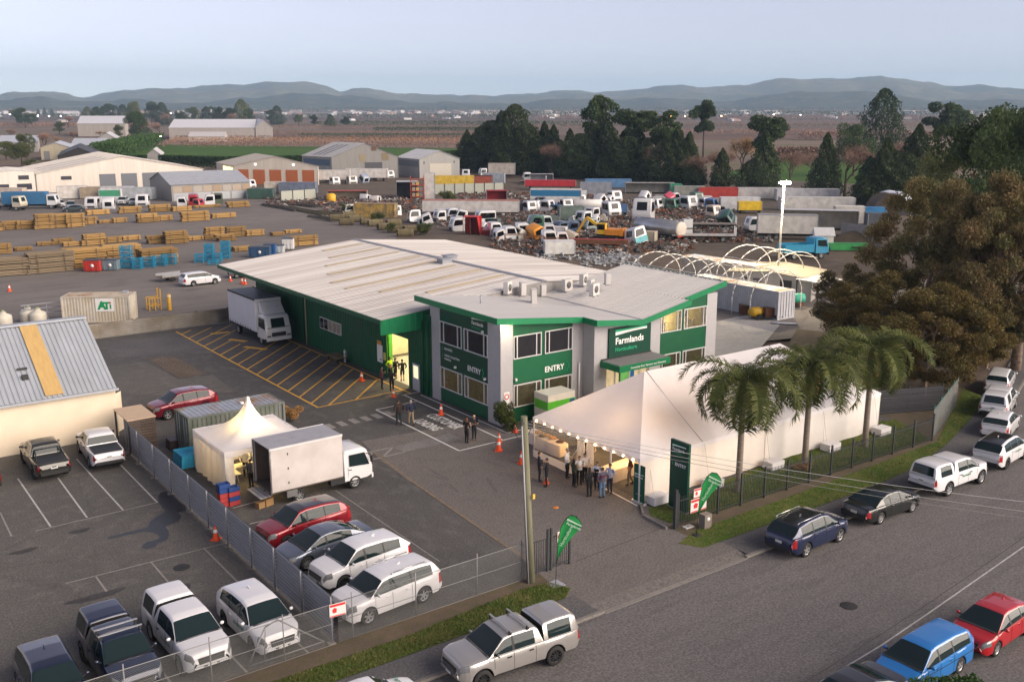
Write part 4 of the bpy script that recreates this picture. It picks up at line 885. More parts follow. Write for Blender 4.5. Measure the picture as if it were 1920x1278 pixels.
# green mesh fence running back beyond the corner, dark slat fence behind it
m_gm = M('green_mesh',(.02,.16,.13),.6,var=.1)
chainlink(58.0,66.5,33.6,2.0,(58.2,60.4,62.6,64.8),'green mesh fence under the eucalypts at the bend of the street',36.9,cell=.07,pm=m_gm,name='mesh_fence')
df = thing('slat_fence','dark horizontal slat fence at the far end of the marquee','fence',(61,38.2,0))
for k in range(10):
 z = .15+k*.17; MB().bar((57.4,39.9,z),(64.6,36.9,z),.03,.14).build('slat',M('dark_slat',(.035,.036,.045),.6,rndv=.2),df,True)
for t_ in (0,.33,.66,1): MB().bx(57.4+7.2*t_-.05,57.4+7.2*t_+.05,40.0-3.0*t_-.05,40.0-3.0*t_+.05,0,1.9).build('post',M('dark_slat_post',(.03,.03,.035),.6),df,True)
mbx = thing('letter_box','small stone letter box pillar with a round white plate beside the street flag','letter box',G(1322,988))
MB().bx(-.25,.25,-.2,.2,0,.75).build('pillar',M('pebble_stone',(.22,.19,.16),.9,var=.4,sc=25,bump=.4),mbx); MB().lathe([(0,-.215),(.11,-.215),(.11,-.2)],14,(0,0,.5),'Y').build('plate',m_white,mbx,fix=False)
ms = thing('meter_cover','white square service cover lying by the gate post','cover',G(1290,988)); MB().bx(-.28,.28,-.16,.16,0,.06).build('lid',M('pale_conc',(.5,.49,.47),.8),ms); MB().bx(-.06,.06,-.02,.02,.06,.075).build('handle',m_pick,ms)
kx = MB(); pts = [tuple(G(*p).xy) for p in ((1206,965),(1202,950),(1222,938))]; pl_ = [tuple(G(*p).xy) for p in ((1206,968),(1250,992))]
kx.bar((*pl_[0],.06),(*pl_[1],.06),.12,.14); kx.bar((*pts[0],.06),(*pts[1],.06),.12,.14); kx.bar((*pts[1],.06),(*pts[2],.06),.12,.14); tag(kx.build('garden_kerb',A_kerb),kind='structure')
# ---- left building with corrugated roof
lb = thing('cream_building','cream walled building with grey corrugated roof at the left edge','building',(10,68,0))
m_cream = M('cream_render',(.68,.58,.44),.85,var=.06,sc=.8,bump=.05); m_croof = M('grey_corrugate',(.36,.385,.42),.5,.15,var=.14,sc=.6,stretch=(3,.4,1))
MB().bx(-12,16.25,65.3,65.55,0,3.25).build('wall',m_cream,lb,True); MB().prism([(16.0,65.55,0),(16.0,78,0),(16.0,78,3.2),(16.0,71.6,6.6),(16.0,65.55,3.25)],(.25,0,0)).build('gable_wall',m_cream,lb,True)
mb = MB(); ribbed(mb,(-12,65.05,3.25),(-12,71.6,6.75),(16.3,71.6,6.75),(16.3,65.05,3.25),.30,.045); ro = mb.build('roof',m_croof,lb,True,fix=False)
mb = MB(); ribbed(mb,(-12,78,3.25),(-12,71.6,6.75),(16.3,71.6,6.75),(16.3,78,3.25),.30,.045); mb.build('roof',m_croof,lb,True,fix=False)
MB().bx(-12,16.3,71.3,71.9,6.74,6.86).build('ridge_cap',m_croof,ro,True); MB().bx(-12,16.4,64.95,65.07,3.12,3.26).build('gutter',m_croof,lb,True)
mb = MB(); mb.prism([(12.1,65.2,3.40),(13.15,65.2,3.40),(13.15,71.4,6.71),(12.1,71.4,6.71)],(0,-.02,.03)); mb.build('skylight',M('tan_skylight',(.50,.33,.13),.5,var=.15,stretch=(3,.3,1)),ro,True)
MB().box((11.35,66.9,4.35),(.35,.3,.3)).build('roof_vent',M('black_vent',(.03,.03,.03),.6),ro,True); MB().box((11.35,67.6,4.75),(.6,.12,.12)).build('lettering_plate',M('black_vent',(.03,.03,.03),.6),ro,True)
mb = MB(); mb.cyl((10.3,72.2,6.3),(10.3,72.2,7.7),.38,n=14); mb.cyl((10.3,72.2,7.7),(10.3,72.2,8.0),.75,.1,14); mb.build('flue',M('galv_flue',(.33,.34,.36),.5,.3),ro,True)
MB().prism([(16.3,66.0,0),(16.9,66.6,0),(16.9,66.6,2.6),(16.3,66.0,2.6)],(.02,.02,0)).build('open_door',m_cream,lb,True)
sh = thing('slat_store','small timber slat enclosure with plywood lid at the end of the sheet fence','enclosure',(16.6,62.5,0))
MB().bx(15.7,17.45,61.0,64.1,2.15,2.2).build('lid',M('plywood_tan',(.50,.37,.26),.8,var=.08),sh,True)
for k in range(12): MB().bx(15.75,17.4,61.03,61.06,.1+k*.17,.23+k*.17).build('slat',M('brown_slat',(.09,.065,.05),.8,rndv=.25),sh,True); MB().bx(17.37,17.40,61.1,64.0,.1+k*.17,.23+k*.17).build('slat',M('brown_slat',(.09,.065,.05),.8,rndv=.25),sh,True)
for x,y in ((15.8,61.1),(17.35,61.1),(17.35,64.0),(15.8,64)): MB().bx(x-.05,x+.05,y-.05,y+.05,0,2.15).build('post',M('brown_slat',(.09,.065,.05),.8,rndv=.25),sh,True)
# ---- shipping containers
def container(name,label,c,L,W,H_,rz,col,col2=None,doors=True,group=None,pz=0.0,loc=None,roofc=None,parts=True):
 t = thing(name,label,'container',loc if loc is not None else (c[0],c[1],pz),rz,group); mat = M('container_%03d%03d%03d' % tuple(int(x*999) for x in col),col,.55,.1,var=.14,sc=1.5,col2=col2,sc2=.8)
 def rib(p,q,z0,z1,n,d,flip):
  rows = [[],[]]; P_,Q = Vector((*p,0)),Vector((*q,0)); dr = (Q-P_).normalized(); nn = Vector((dr.y,-dr.x,0))*(d if not flip else -d)
  for i in range(n):
   for t_,o in ((0,0),(.25,0),(.35,1),(.75,1),(.85,0)):
    b = P_.lerp(Q,(i+t_)/n)-nn*o; rows[0].append(b+Vector((0,0,z0))); rows[1].append(b+Vector((0,0,z1)))
  rows[0].append(Q+Vector((0,0,z0))); rows[1].append(Q+Vector((0,0,z1)))
  return MB().grid(rows,smooth=False)
 hl,hw = L/2,W/2; n = max(6,int(L/.28))
 for p,q,k in (((-hl,-hw),(hl,-hw),n),((hl,hw),(-hl,hw),n),((-hl,hw),(-hl,-hw),max(5,int(W/.28)))): rib(p,q,.15,H_-.1,k,.04,False).build('side_panel',mat,t,fix=False)
 mb = MB()
 for x in (-hl,hl):
  for y in (-hw,hw): mb.bx(x-.07,x+.07,y-.07,y+.07,0,H_)
 fr_ = mb
 for y in (-hw,hw): fr_.bx(-hl,hl,y-.055,y+.055,.02,.16); fr_.bx(-hl,hl,y-.055,y+.055,H_-.11,H_+.005)
 for x in (-hl,hl): fr_.bx(x-.055,x+.055,-hw,hw,.02,.16); fr_.bx(x-.055,x+.055,-hw,hw,H_-.11,H_+.005)
 fr_.build('frame',mat,t)
 rib2 = MB(); ribbed(rib2,(-hl,-hw,H_-.03),(-hl,hw,H_-.03),(hl,hw,H_-.03),(hl,-hw,H_-.03),.3,.03); rib2.build('roof_sheet',mat if roofc is None else M('container_roof_%d' % int(roofc[0]*99),roofc,.5,.1,var=.2,col2=(.3,.17,.08),sc2=.6),t,fix=False)
 if doors:
  for s in (-1,1):
   d = MB().bx(hl-.02,hl+.03,min(0,s*hw)+.05,max(0,s*hw)-.05,.18,H_-.14).build('door',mat,t)
   for k in (.35,.7): MB().cyl((hl+.06,s*hw*k,.15),(hl+.06,s*hw*k,H_-.12),.022,n=6).build('lock_bar',M('galv_bar',(.4,.4,.4),.4,.5),d)
   for z in (.5,1.1,1.7,2.2): MB().bx(hl+.03,hl+.045,min(0,s*hw)+.1,max(0,s*hw)-.1,z,z+.05).build('door_rib',mat,d)
 else: rib((hl,-hw),(hl,hw),.15,H_-.1,max(5,int(W/.28)),.04,False).build('side_panel',mat,t,fix=False)
 return t
gc = container('shipping_container','grey green shipping container with ribbed roof behind the pagoda tent',(21.5,59.2),6.06,2.44,2.6,math.pi,(.105,.125,.10),(.15,.16,.15),roofc=(.30,.33,.38))
MB().cyl((-.7,.2,2.6),(-.7,.2,2.75),.12,n=10).build('roof_cap',m_white,gc)
for i,(px,py,c,s,lab) in enumerate(((335,838,(.06,.04,.035),(1.3,.9,.5),'low pile of dark scrap boards beside the grey container'),(352,872,(.02,.30,.50),(1.2,1.6,.75),'bright blue tarpaulin covered pallet behind the sheet fence'))):
 t = thing('covered_pile',lab,'pile',G(px,py)); MB().prism([(-s[0]/2,-s[1]/2,.12),(s[0]/2,-s[1]/2,.12),(s[0]/2,s[1]/2,.12),(-s[0]/2,s[1]/2,.12)],(.05,.02,s[2])).build('cover',M('cover_%d' % i,c,.5,var=.3,bump=.3,bsc=4),t); MB().bx(-s[0]/2,s[0]/2,-s[1]/2,s[1]/2,0,.12).build('pallet',M('dark_pallet',(.05,.045,.04),.8),t)
p1,p2 = G(125,606),G(250,604); cL = (p2-p1).length
ati = container('site_container','cream shipping container with a green ATi logo behind the rear fence',((p1.x+p2.x)/2+.4,(p1.y+p2.y)/2+1.15),cL,2.44,2.65,math.atan2(p2.y-p1.y,p2.x-p1.x),(.56,.52,.44),(.50,.44,.34),doors=False,roofc=(.45,.38,.28))
lpn = MB().bx(.0,1.75,-1.245,-1.225,1.15,2.45).build('logo_panel',m_white,ati); lt = MB(); text_into(lt,'A',1.05,(.25,-1.247,1.4),(1,0,0),(0,0,1),.06); text_into(lt,'T',.95,(.78,-1.247,1.4),(1,0,0),(0,0,1),.06); lt.build('lettering',M('ati_green',(.01,.28,.09),.5),lpn,fix=False)
MB().bx(1.36,1.5,-1.26,-1.246,1.4,1.85).build('letter_stem',M('ati_green',(.01,.28,.09),.5),lpn); MB().bx(1.36,1.5,-1.26,-1.246,1.95,2.1).build('letter_dot',M('sign_red',(.55,.03,.03),.5),lpn); MB().box((2.5,.4,2.75),(.5,.4,.3)).build('roof_vent',m_croof,ati)
# ---- rear boundary fence of weathered horizontal sheets
rfn = thing('sheet_fence','low weathered corrugated fence between the forecourt and the pole depot','fence',(28.7,95.2,0)); fx = [9.5,13.0,16.3,19.6,22.7,25.8,28.8,31.9,35.0]
for a,b in zip(fx[:-1],fx[1:]):
 rows = [[(a,95.2+(.02 if i % 4 in (1,2) else -.015),.05+i*.04),(b,95.2+(.02 if i % 4 in (1,2) else -.015),.05+i*.04)] for i in range(36)]
 MB().grid(rows,smooth=False).build('sheet_panel',M('weathered_iron',(.27,.25,.22),.6,.2,var=.2,sc=1,col2=(.20,.17,.13),rndv=.15),rfn,True,fix=False)
for x in fx: MB().bx(x-.06,x+.06,95.25,95.37,0,1.5).build('post',M('brown_slat',(.09,.065,.05),.8,rndv=.25),rfn,True)
sc = thing('safety_cage','yellow steel safety cage standing behind the rear fence','cage',G(289,580))
for x in (-.6,0,.6):
 for y in (-.5,.5): MB().bx(x-.05,x+.05,y-.05,y+.05,0,1.3 if x < .5 else 2.2).build('post',M('safety_yellow',(.55,.30,.02),.5),sc)
for z in (.5,1.25): MB().bx(-.65,.65,-.54,-.46,z,z+.08).build('rail',M('safety_yellow',(.55,.30,.02),.5),sc); MB().bx(-.65,.65,.46,.54,z,z+.08).build('rail',M('safety_yellow',(.55,.30,.02),.5),sc)
bollard(G(318,581),'thick yellow bollard behind the rear fence right of the safety cage',(.55,.30,.02),.22,1.7)
for i,(px,py) in enumerate(((8,612),(55,603),(73,606))):
 t = thing('spray_tank','pale plastic tank %s behind the corrugated roof' % ('at the photo\'s left edge','beside the roof flue','farthest right of the three')[i],'tank',G(px,py),group='plastic tanks'); MB().lathe([(0,1.5),(.25,1.45),(.3,1.3),(.75,1.1),(.8,.9),(.8,.1),(.7,0),(0,0)],16).build('body',M('tank_plastic',(.55,.52,.44),.5),t,fix=False); MB().cyl((0,0,1.45),(0,0,1.6),.16,n=10).build('cap',M('tank_cap',(.3,.35,.2),.5),t)
rkk = thing('pipe_rack','grey steel pipe rack beside the cream container','rack',G(90,600))
for x in (-2,0,2): MB().bx(x-.06,x+.06,-.5,.5,0,.2).build('foot',m_flash,rkk); MB().bx(x-.05,x+.05,-.05,.05,.2,1.8).build('post',m_flash,rkk)
for z in (.8,1.3,1.75): MB().bx(-2.4,2.4,-.3,-.2,z,z+.08).build('rail',m_flash,rkk)
# ---- cones
cone_me = MB(); cone_me.lathe([(.02,.72),(.05,.72),(.075,.56),(.11,.38),(.15,.14),(.165,.06)],14)
cone_b = MB().bx(-.2,.2,-.2,.2,0,.06).mesh('base'); cone_band = MB(); cone_band.lathe([(.079,.56),(.112,.39)],14); 
cm = cone_me.mesh('cone_body'); cm.materials.append(M('cone_orange',(.75,.085,.02),.5,var=.05)); cone_b.materials.append(M('cone_orange',(.75,.085,.02),.5)); cbm = cone_band.mesh('reflective_band'); cbm.materials.append(M('cone_white',(.8,.78,.74),.4))
def cone(px,py,label,s=1.0,wide=False,band=True,z=0):
 t = thing('traffic_cone',label,'traffic cone',G(px,py,z),rnd.uniform(0,1.5),'orange traffic cones'); t.scale = (s,s,s)
 for n,me in (('cone_body',cm),('base',cone_b))+((('reflective_band',cbm),) if band else ()):
  o = bpy.data.objects.new(n,me); C.objects.link(o); o.parent = t
for a in ((678,714,'orange cone with white band on the yellow hatching near the open door',1.0),(738,744,'small orange cone on the lit asphalt before the open door',.8),(827,777,'orange and white cone on the painted CUSTOMER lettering',1.05),(966,810,'small orange cone beside the round shrub at the office corner',.85),
   (935,845,'large orange cone at the white line corner nearest the women in black',1.1),(936,829,'small orange cone directly behind the large cone near the white line',.85),(978,869,'orange cone just left of the timber power pole',1.1),(405,1011,'orange cone standing in the car park beside the sheet fence',1.0),
   (18,546,'orange cone on a soil mound at the far left of the gravel yard',1.1),(432,527,'orange cone nearest the white flat deck ute behind the warehouse',1.0),(454,532,'left of the two close cones under the warehouse eave',1.0),(460,533,'right of the two close cones under the warehouse eave',1.0),(1024,906,'orange cone half hidden behind the two people in black at the tent',.8)): cone(*a)
hc = thing('hose_reel','flat orange disc lying on the forecourt asphalt','marker',G(1042,951)); MB().lathe([(0,.03),(.14,.03),(.18,0)],14).build('disc',M('orange_disc',(.6,.20,.03),.6),hc); MB().lathe([(0,.04),(.05,.04),(.05,.03)],10).build('hub',M('orange_hub',(.5,.12,.02),.6),hc)
# small green striped trailer box in front of the office
gb = thing('green_striped_box','white cold box trailer with bright green bands beside the office front','trailer',(40.85,50.85,0))
MB().bx(-1.15,1.15,-.75,.75,.35,2.2).build('body',M('cold_box_white',(.62,.60,.52),.5),gb); MB().bx(-1.16,1.16,-.765,-.752,1.15,1.75).build('green_band',M('lime_band',(.09,.42,.03),.5),gb); MB().bx(-1.165,-1.152,-.7,.7,1.15,1.75).build('green_band',M('lime_band',(.09,.42,.03),.5),gb)
MB().bx(.7,1.1,-.775,-.766,1.45,1.7).build('blue_badge',M('navy_badge',(.03,.09,.2),.5),gb)
for s in (-1,1): MB().cyl((0,s*.8,.3),(0,s*.68,.3),.3,n=16).build('wheel',M('rubber',(.02,.02,.02),.8),gb)
MB().bar((-1.15,0,.4),(-2.0,0,.4),.08).build('drawbar',m_flash,gb)
# ================================================================ cars and utes
m_tyre = M('tyre_rubber',(.018,.018,.018),.85,var=.15,sc=8)
m_rimA = M('alloy_rim',(.42,.42,.43),.35,.6,var=.05); m_rimB = M('black_rim',(.03,.03,.032),.4,.3)
m_cglass = M('car_glass',(.010,.020,.022),.04,var=.0,spec=.4)
m_cglassd = M('car_glass_tint',(.006,.006,.008),.05,var=0,spec=.4)
m_trim = M('black_plastic',(.02,.02,.021),.6,var=.1)
m_chrome = M('bright_trim',(.55,.55,.56),.2,.8,var=.03)
m_head = M('headlamp_lens',(.20,.21,.22),.08,.3,var=.2,sc=6,coat=1.0); m_tail = M('tail_lamp_lens',(.30,.012,.015),.12,var=.15,sc=6,coat=.8)
m_plate = M('number_plate',(.6,.6,.57),.5,var=.05); m_seam = M('panel_gap',(.01,.01,.01),.8); m_under = M('underbody',(.012,.012,.012),.9)
def paint(c,metal=0.0,rough=.28):
 return M('car_paint_%03d_%03d_%03d' % tuple(int(x*999) for x in c),c,rough,metal,var=.03,sc=1,coat=1.0,spec=.5)
_wheel = {}
def wheel_mesh(r,w,rim,spokes):
 k = (r,w,rim.name,spokes)
 if k in _wheel: return _wheel[k]
 t = MB(); t.lathe([(r*.66,-w/2),(r*.9,-w/2),(r*.985,-w*.36),(r,-w*.2),(r,w*.2),(r*.985,w*.36),(r*.9,w/2),(r*.66,w/2)],28,axis='Y'); tm = t.mesh('tyre'); tm.materials.append(m_tyre)
 q = MB(); ri = r*.68; q.lathe([(ri,w*.40),(ri*.94,w*.42),(ri*.90,w*.18),(ri*.9,-w*.3)],28,axis='Y'); q.lathe([(0,w*.30),(ri*.2,w*.32),(ri*.22,w*.2)],12,axis='Y')
 q.cur = 1; q.lathe([(0,w*.02),(ri*.9,w*.02)],16,axis='Y'); q.cur = 0
 for i in range(spokes):
  a = 2*math.pi*i/spokes; d = Vector((math.cos(a),0,math.sin(a))); q.bar(d*ri*.15+Vector((0,w*.30,0)),d*ri*.95+Vector((0,w*.36,0)),ri*(.26 if spokes < 7 else .15),.03,up=(0,1,0))
 qm = q.mesh('wheel'); qm.materials.append(rim); qm.materials.append(m_trim); _wheel[k] = (qm,tm); return _wheel[k]
def lerp_prof(pts,x):
 if x <= pts[0][0]: return pts[0][1]
 for (a,b),(c,d) in zip(pts[:-1],pts[1:]):
  if x <= c:
   t = (x-a)/(c-a) if c > a else 0; return b+(d-b)*t
 return pts[-1][1]
class Shell:                                  # a surface split into named parts that keep its smooth normals
 def __init__(s): s.v = []; s.f = []; s.t = []
 def addrow(s,rows,tagf):
  b = len(s.v); m = len(rows[0]); s.v += [tuple(p) for r in rows for p in r]
  for i in range(len(rows)-1):
   for j in range(m-1):
    q = [b+i*m+j,b+i*m+j+1,b+(i+1)*m+j+1,b+(i+1)*m+j]; s.f.append(q); s.t.append(tagf(i,j))
 def finish(s,mats,parent,split=('door',)):
  V = np.array(s.v); N = np.zeros_like(V)
  for q in s.f:
   n = np.cross(V[q[2]]-V[q[0]],V[q[3]]-V[q[1]])
   for i in q: N[i] += n
  keys = {}                                                          # weld normals of coincident points
  for i,p in enumerate(s.v): keys.setdefault((round(p[0],4),round(p[1],4),round(p[2],4)),[]).append(i)
  for ids in keys.values():
   if len(ids) > 1:
    t = N[ids].sum(0); N[ids] = t
  L = np.linalg.norm(N,axis=1); L[L < 1e-9] = 1; N /= L[:,None]
  out = {}
  for t in sorted(set(s.t)):
   if t is None: continue
   fs = [f for f,tt in zip(s.f,s.t) if tt == t]; ids = sorted({i for f in fs for i in f}); mp = {k: i for i,k in enumerate(ids)}
   nm = t.split('#')[0]; me = bpy.data.meshes.new(nm); me.from_pydata([s.v[i] for i in ids],[],[[mp[i] for i in f] for f in fs])
   me.polygons.foreach_set('use_smooth',[True]*len(fs)); me.update()
   me.validate(); me.normals_split_custom_set_from_vertices([tuple(N[i]) for i in ids])
   out[t] = mk(nm,me,mats.get(t,mats.get(nm,mats['body'])),parent)
  return out
CAR = {
 'suv':   dict(L=4.65,W=1.86,wb=2.70,fo=.92,r=.36,sill=.30,nose=[(0,.62),(.05,.82),(.14,.98),(.5,1.05)],cowl=1.12,belt=[1.06,1.12],roof=[(.62,0),(-.12,.56),(-.55,.62),(-1.6,.58),(-2.45,.46),(-2.98,.02)],H0=1.10,ws=(.60,-.10),rw=(-2.50,-2.95),win=[(.42,-.42),(-.52,-1.42),(-1.50,-2.35)],tail=1.06),
 'suv7':  dict(L=4.81,W=1.90,wb=2.815,fo=.93,r=.375,sill=.30,nose=[(0,.64),(.05,.86),(.12,1.02),(.5,1.10)],cowl=1.15,belt=[1.10,1.15],roof=[(.62,0),(-.12,.54),(-.55,.60),(-2.0,.58),(-2.75,.50),(-3.10,.02)],H0=1.13,ws=(.60,-.10),rw=(-2.78,-3.07),win=[(.42,-.42),(-.52,-1.45),(-1.53,-2.6)],tail=1.08),
 'hatch': dict(L=4.25,W=1.77,wb=2.60,fo=.85,r=.32,sill=.25,nose=[(0,.52),(.05,.70),(.14,.82),(.5,.90)],cowl=1.00,belt=[.94,1.02],roof=[(.70,0),(-.25,.46),(-.65,.50),(-1.5,.45),(-2.1,.33),(-2.72,.02)],H0=.98,ws=(.68,-.22),rw=(-2.15,-2.68),win=[(.40,-.40),(-.50,-1.30),(-1.37,-1.95)],tail=.95),
 'sedan': dict(L=4.75,W=1.82,wb=2.74,fo=.92,r=.335,sill=.25,nose=[(0,.50),(.05,.68),(.14,.80),(.5,.88)],cowl=.98,belt=[.93,1.00],roof=[(.66,0),(-.30,.45),(-.70,.49),(-1.35,.47),(-2.0,.30),(-2.55,.03)],H0=.97,ws=(.64,-.28),rw=(-1.62,-2.50),win=[(.36,-.44),(-.54,-1.30),(-1.38,-1.85)],tail=.95,boot=True),
 'wagon': dict(L=4.75,W=1.75,wb=2.68,fo=.90,r=.33,sill=.25,nose=[(0,.54),(.05,.72),(.14,.86),(.5,.94)],cowl=1.05,belt=[1.0,1.04],roof=[(.75,0),(-.15,.50),(-.55,.55),(-1.9,.53),(-2.75,.45),(-3.05,.03)],H0=1.02,ws=(.73,-.12),rw=(-2.78,-3.02),win=[(.42,-.42),(-.52,-1.40),(-1.48,-2.6)],tail=1.0),
 'ute':   dict(L=5.36,W=1.90,wb=3.22,fo=.90,r=.40,sill=.42,nose=[(0,.72),(.04,.95),(.10,1.12),(.5,1.18)],cowl=1.22,belt=[1.15,1.18],roof=[(.62,0),(-.10,.58),(-.45,.64),(-1.35,.63),(-1.62,.58),(-1.80,.02)],H0=1.17,ws=(.60,-.08),rw=(-1.64,-1.78),win=[(.40,-.42),(-.52,-1.42)],tail=1.17,bed=True),
}
def make_car(kind,label,cat,col,pos,heading,metal=0.0,rim=m_rimA,spokes=5,roofcol=None,canopy=False,cover=False,bars=None,rails=None,arch=False,sport=False,visible_side=None,cladding=False,plate_f=True,z=0.0,group='parked cars and utes',name=None,tint=False):
 S = CAR[kind]; t = thing(name or {'ute': 'parked_ute','sedan': 'parked_sedan','hatch': 'parked_hatchback','wagon': 'parked_wagon'}.get(kind,'parked_suv'),label,cat,(pos[0],pos[1],z),heading,group)
 wb,r = S['wb'],S['r']; xf = wb/2+S['fo']; xr = xf-S['L']; ro = -wb/2-xr; W2 = S['W']/2
 off = wb/2-{'suv': .72,'suv7': .72,'hatch': .62,'sedan': .62,'wagon': .72,'ute': .90}[kind]      # profile x origin (behind the front axle)
 P = paint(col,metal); PR = P if roofcol is None else paint(roofcol)
 G1,G2 = m_cglass,(m_cglassd if tint else m_cglass)
 Ra = r+(.075 if arch else .055)
 xs = set()
 for xa in (wb/2,-wb/2):
  for k in range(13): xs.add(round(xa-Ra+2*Ra*k/12,4))
  xs.add(round(xa-Ra-.001,4)); xs.add(round(xa+Ra+.001,4))
 for k in (0,.03,.08,.15,.25,.38): xs.add(round(xf-k,4)); xs.add(round(xr+k,4))
 doorx = [off+w for pr in S['win'][:2] for w in pr]; d0,d1,d2 = off+S['win'][0][0]-.02,off+(S['win'][0][1]+S['win'][1][0])/2,off+S['win'][1][1]-.02
 for x in (d0,d1,d2,off+S['ws'][0],xf-.6,xf-.75): xs.add(round(x,4))
 x = xr
 while x < xf: xs.add(round(x,4)); x += .16
 xs = sorted(xs); xs = [a for i,a in enumerate(xs) if i == 0 or a-xs[i-1] > .0008]
 cow = off+S['ws'][0]; belt = lambda x: S['belt'][1]+(S['belt'][0]-S['belt'][1])*min(1,max(0,(x-xr)/(cow-xr)))
 nose = [(xf-a,b) for a,b in S['nose']]; nose = sorted(nose)+[]
 def top(x):
  if x >= nose[0][0]: return lerp_prof(nose,x)
  if x >= cow: t_ = (x-cow)/(nose[0][0]-cow); return S['cowl']+(nose[0][1]-S['cowl'])*t_
  if S.get('boot') and x < off+S['rw'][1]+.15:
   return lerp_prof([(xr,.62),(xr+.05,.86),(xr+.12,.98),(off+S['rw'][1]+.15,S['cowl']+.03)],x)
  if x < xr+.16: return lerp_prof([(xr,S['tail']-.30),(xr+.04,S['tail']-.08),(xr+.16,belt(x))],x)
  return belt(x)
 def halfw(x):
  w = W2
  if x > xf-.75: w -= .30*W2*((x-xf+.75)/.75)**3.0
  if x < xr+.55: w -= .16*W2*((xr+.55-x)/.55)**2.5
  return w
 def z0(x):
  z_ = S['sill']
  if x > xf-.3: z_ = S['sill']-.05+.16*((x-xf+.3)/.3)**2
  if x < xr+.25: z_ = S['sill']+.05+.16*((xr+.25-x)/.25)**2
  for xa in (wb/2,-wb/2):
   if abs(x-xa) < Ra: z_ = max(z_,r*.96+math.sqrt(max(0,Ra*Ra-(x-xa)**2)))
  return z_
 rows = []
 for x in xs:
  w = halfw(x); tz = top(x); b = min(z0(x),tz-.08); zb = b; sh = tz-(.10 if x > cow or (S.get('boot') and x < off+S['rw'][1]) else .03); sh = max(sh,b+.04)
  inarch = min(abs(x-wb/2),abs(x+wb/2)) < Ra
  fl = .022 if (arch and min(abs(x-wb/2),abs(x+wb/2)) < Ra+.10) else 0
  half = [(0,max(.24,zb)),(w-.20,max(.24,zb)),(w-.03+fl,zb),(w+fl,zb+.035),(w+.004,zb+(sh-zb)*.40),(w-.004,zb+(sh-zb)*.72),(w-.035,sh),(w-.075,sh+(tz-sh)*.62),(w*.74,tz-.004),(w*.4,tz+.008),(0,tz+.014)]
  full = [(x,-y,z_) for y,z_ in half][::1]+[(x,y,z_) for y,z_ in reversed(half[:-1])]
  rows.append(full)
 nh = 10; nf = len(rows[0])
 def tagf(i,j):
  xm = (xs[i]+xs[i+1])/2; jj = j if j < nh else 2*nh-1-j; side = 'R' if j < nh else 'L'
  if jj <= 1: return 'underbody'
  if jj == 2 and (cladding or kind == 'ute' and arch): return 'cladding'
  if xm > xf-.36 and jj in (5,6) and xm < xf-.05: return 'headlight#'+side
  if xm < xr+(.22 if not kind == 'ute' else .14) and jj in (4,5) and xm > xr+.0: return 'tail_light#'+side
  if 3 <= jj <= 5 and d1 < xm < d0: return 'door#%sF' % side
  if 3 <= jj <= 5 and d2 < xm < d1: return 'door#%sR' % side
  if xm > cow and jj >= 8: return 'bonnet'
  return 'body'
 sh_ = Shell(); sh_.addrow(rows,tagf)
 # closing faces at the nose and tail
 for row in (rows[0],rows[-1]):
  b = len(sh_.v); sh_.v += [tuple(p) for p in row]; n = len(row)
  for j in range(nh): 
   k = n-1-j
   if k-1 > j+1 or True:
    if j+1 <= k-1: sh_.f.append([b+j,b+j+1,b+k-1,b+k] if row is rows[0] else [b+k,b+k-1,b+j+1,b+j]); sh_.t.append('body')
 # greenhouse
 def house(roofp,ws,rw,wins,bh,tagp,wbase,tumble,mono=False):
  gx = set([off+p[0] for p in roofp]+[off+a for a in ws]+[off+a for a in rw]+[off+a for w_ in wins for a in w_]); a,b_ = off+roofp[-1][0],off+roofp[0][0]; x = a
  while x < b_: gx.add(x); x += .14
  gx = sorted(round(q_,4) for q_ in gx if a-1e-6 <= q_ <= b_+1e-6); gx = [q_ for i,q_ in enumerate(gx) if i == 0 or q_-gx[i-1] > .003]
  pr = sorted([(off+p[0],p[1]) for p in roofp]); R0 = []
  # rounded profile
  for x in gx:
   h = (lerp_prof(pr,x)+lerp_prof(pr,x-.05)+lerp_prof(pr,x+.05))/3 if pr[0][0]+.05 < x < pr[-1][0]-.05 else lerp_prof(pr,x); h = max(h,.012)
   hm = max(p[1] for p in pr); wbx = wbase(x)-.045; f = h/hm; wr = wbx-tumble*f; zb = bh(x)
   half = [(wbx,zb-.03),(wbx-.004,zb+.035*min(1,f*4)),(wbx+(wr-wbx)*.48,zb+.5*(h-.03)),(wr,zb+max(.04*f,h-.085*f-.01)),(wr-.045*f-.01,zb+h-.028*f),(wr-.12,zb+h-.004),(wr*.45,zb+h+.012*f),(0,zb+h+.018*f)]
   R0.append([(x,-y,z_) for y,z_ in half]+[(x,y,z_) for y,z_ in reversed(half[:-1])])
  m = 7
  def tg(i,j):
   xm = (gx[i]+gx[i+1])/2-off; jj = j if j < m else 2*m-1-j; side = 'R' if j < m else 'L'
   if ws[1] < xm < ws[0] and jj >= 4 and not mono: return 'windscreen'
   if rw[1] < xm < rw[0] and jj >= (5 if mono else 4): return tagp+'rear_window'
   if jj in (1,2):
    for k,(p,q_) in enumerate(wins):
     if q_ < xm < p: return '%sside_window#%s%d' % (tagp,side,k)
   if jj in (1,2) and not mono and wins[-1][1]-.02 < xm < wins[0][0]: return 'pillar_trim#%s%d' % (side,sum(1 for p,q_ in wins if q_ > xm))
   if jj >= 5 and (rw[0]+.001 < xm < (ws[1] if not mono else 99)) and xm < (roofp[0][0] if mono else 99): return tagp+'roof_panel'
   return tagp+'body' if tagp else 'body'
  sh_.addrow(R0,tg)
  return gx,R0
 tum = .20 if kind != 'ute' else .17
 house(S['roof'],S['ws'],S['rw'],S['win'],lambda x: top(x) if x > cow-.02 else belt(x),'',halfw,tum)
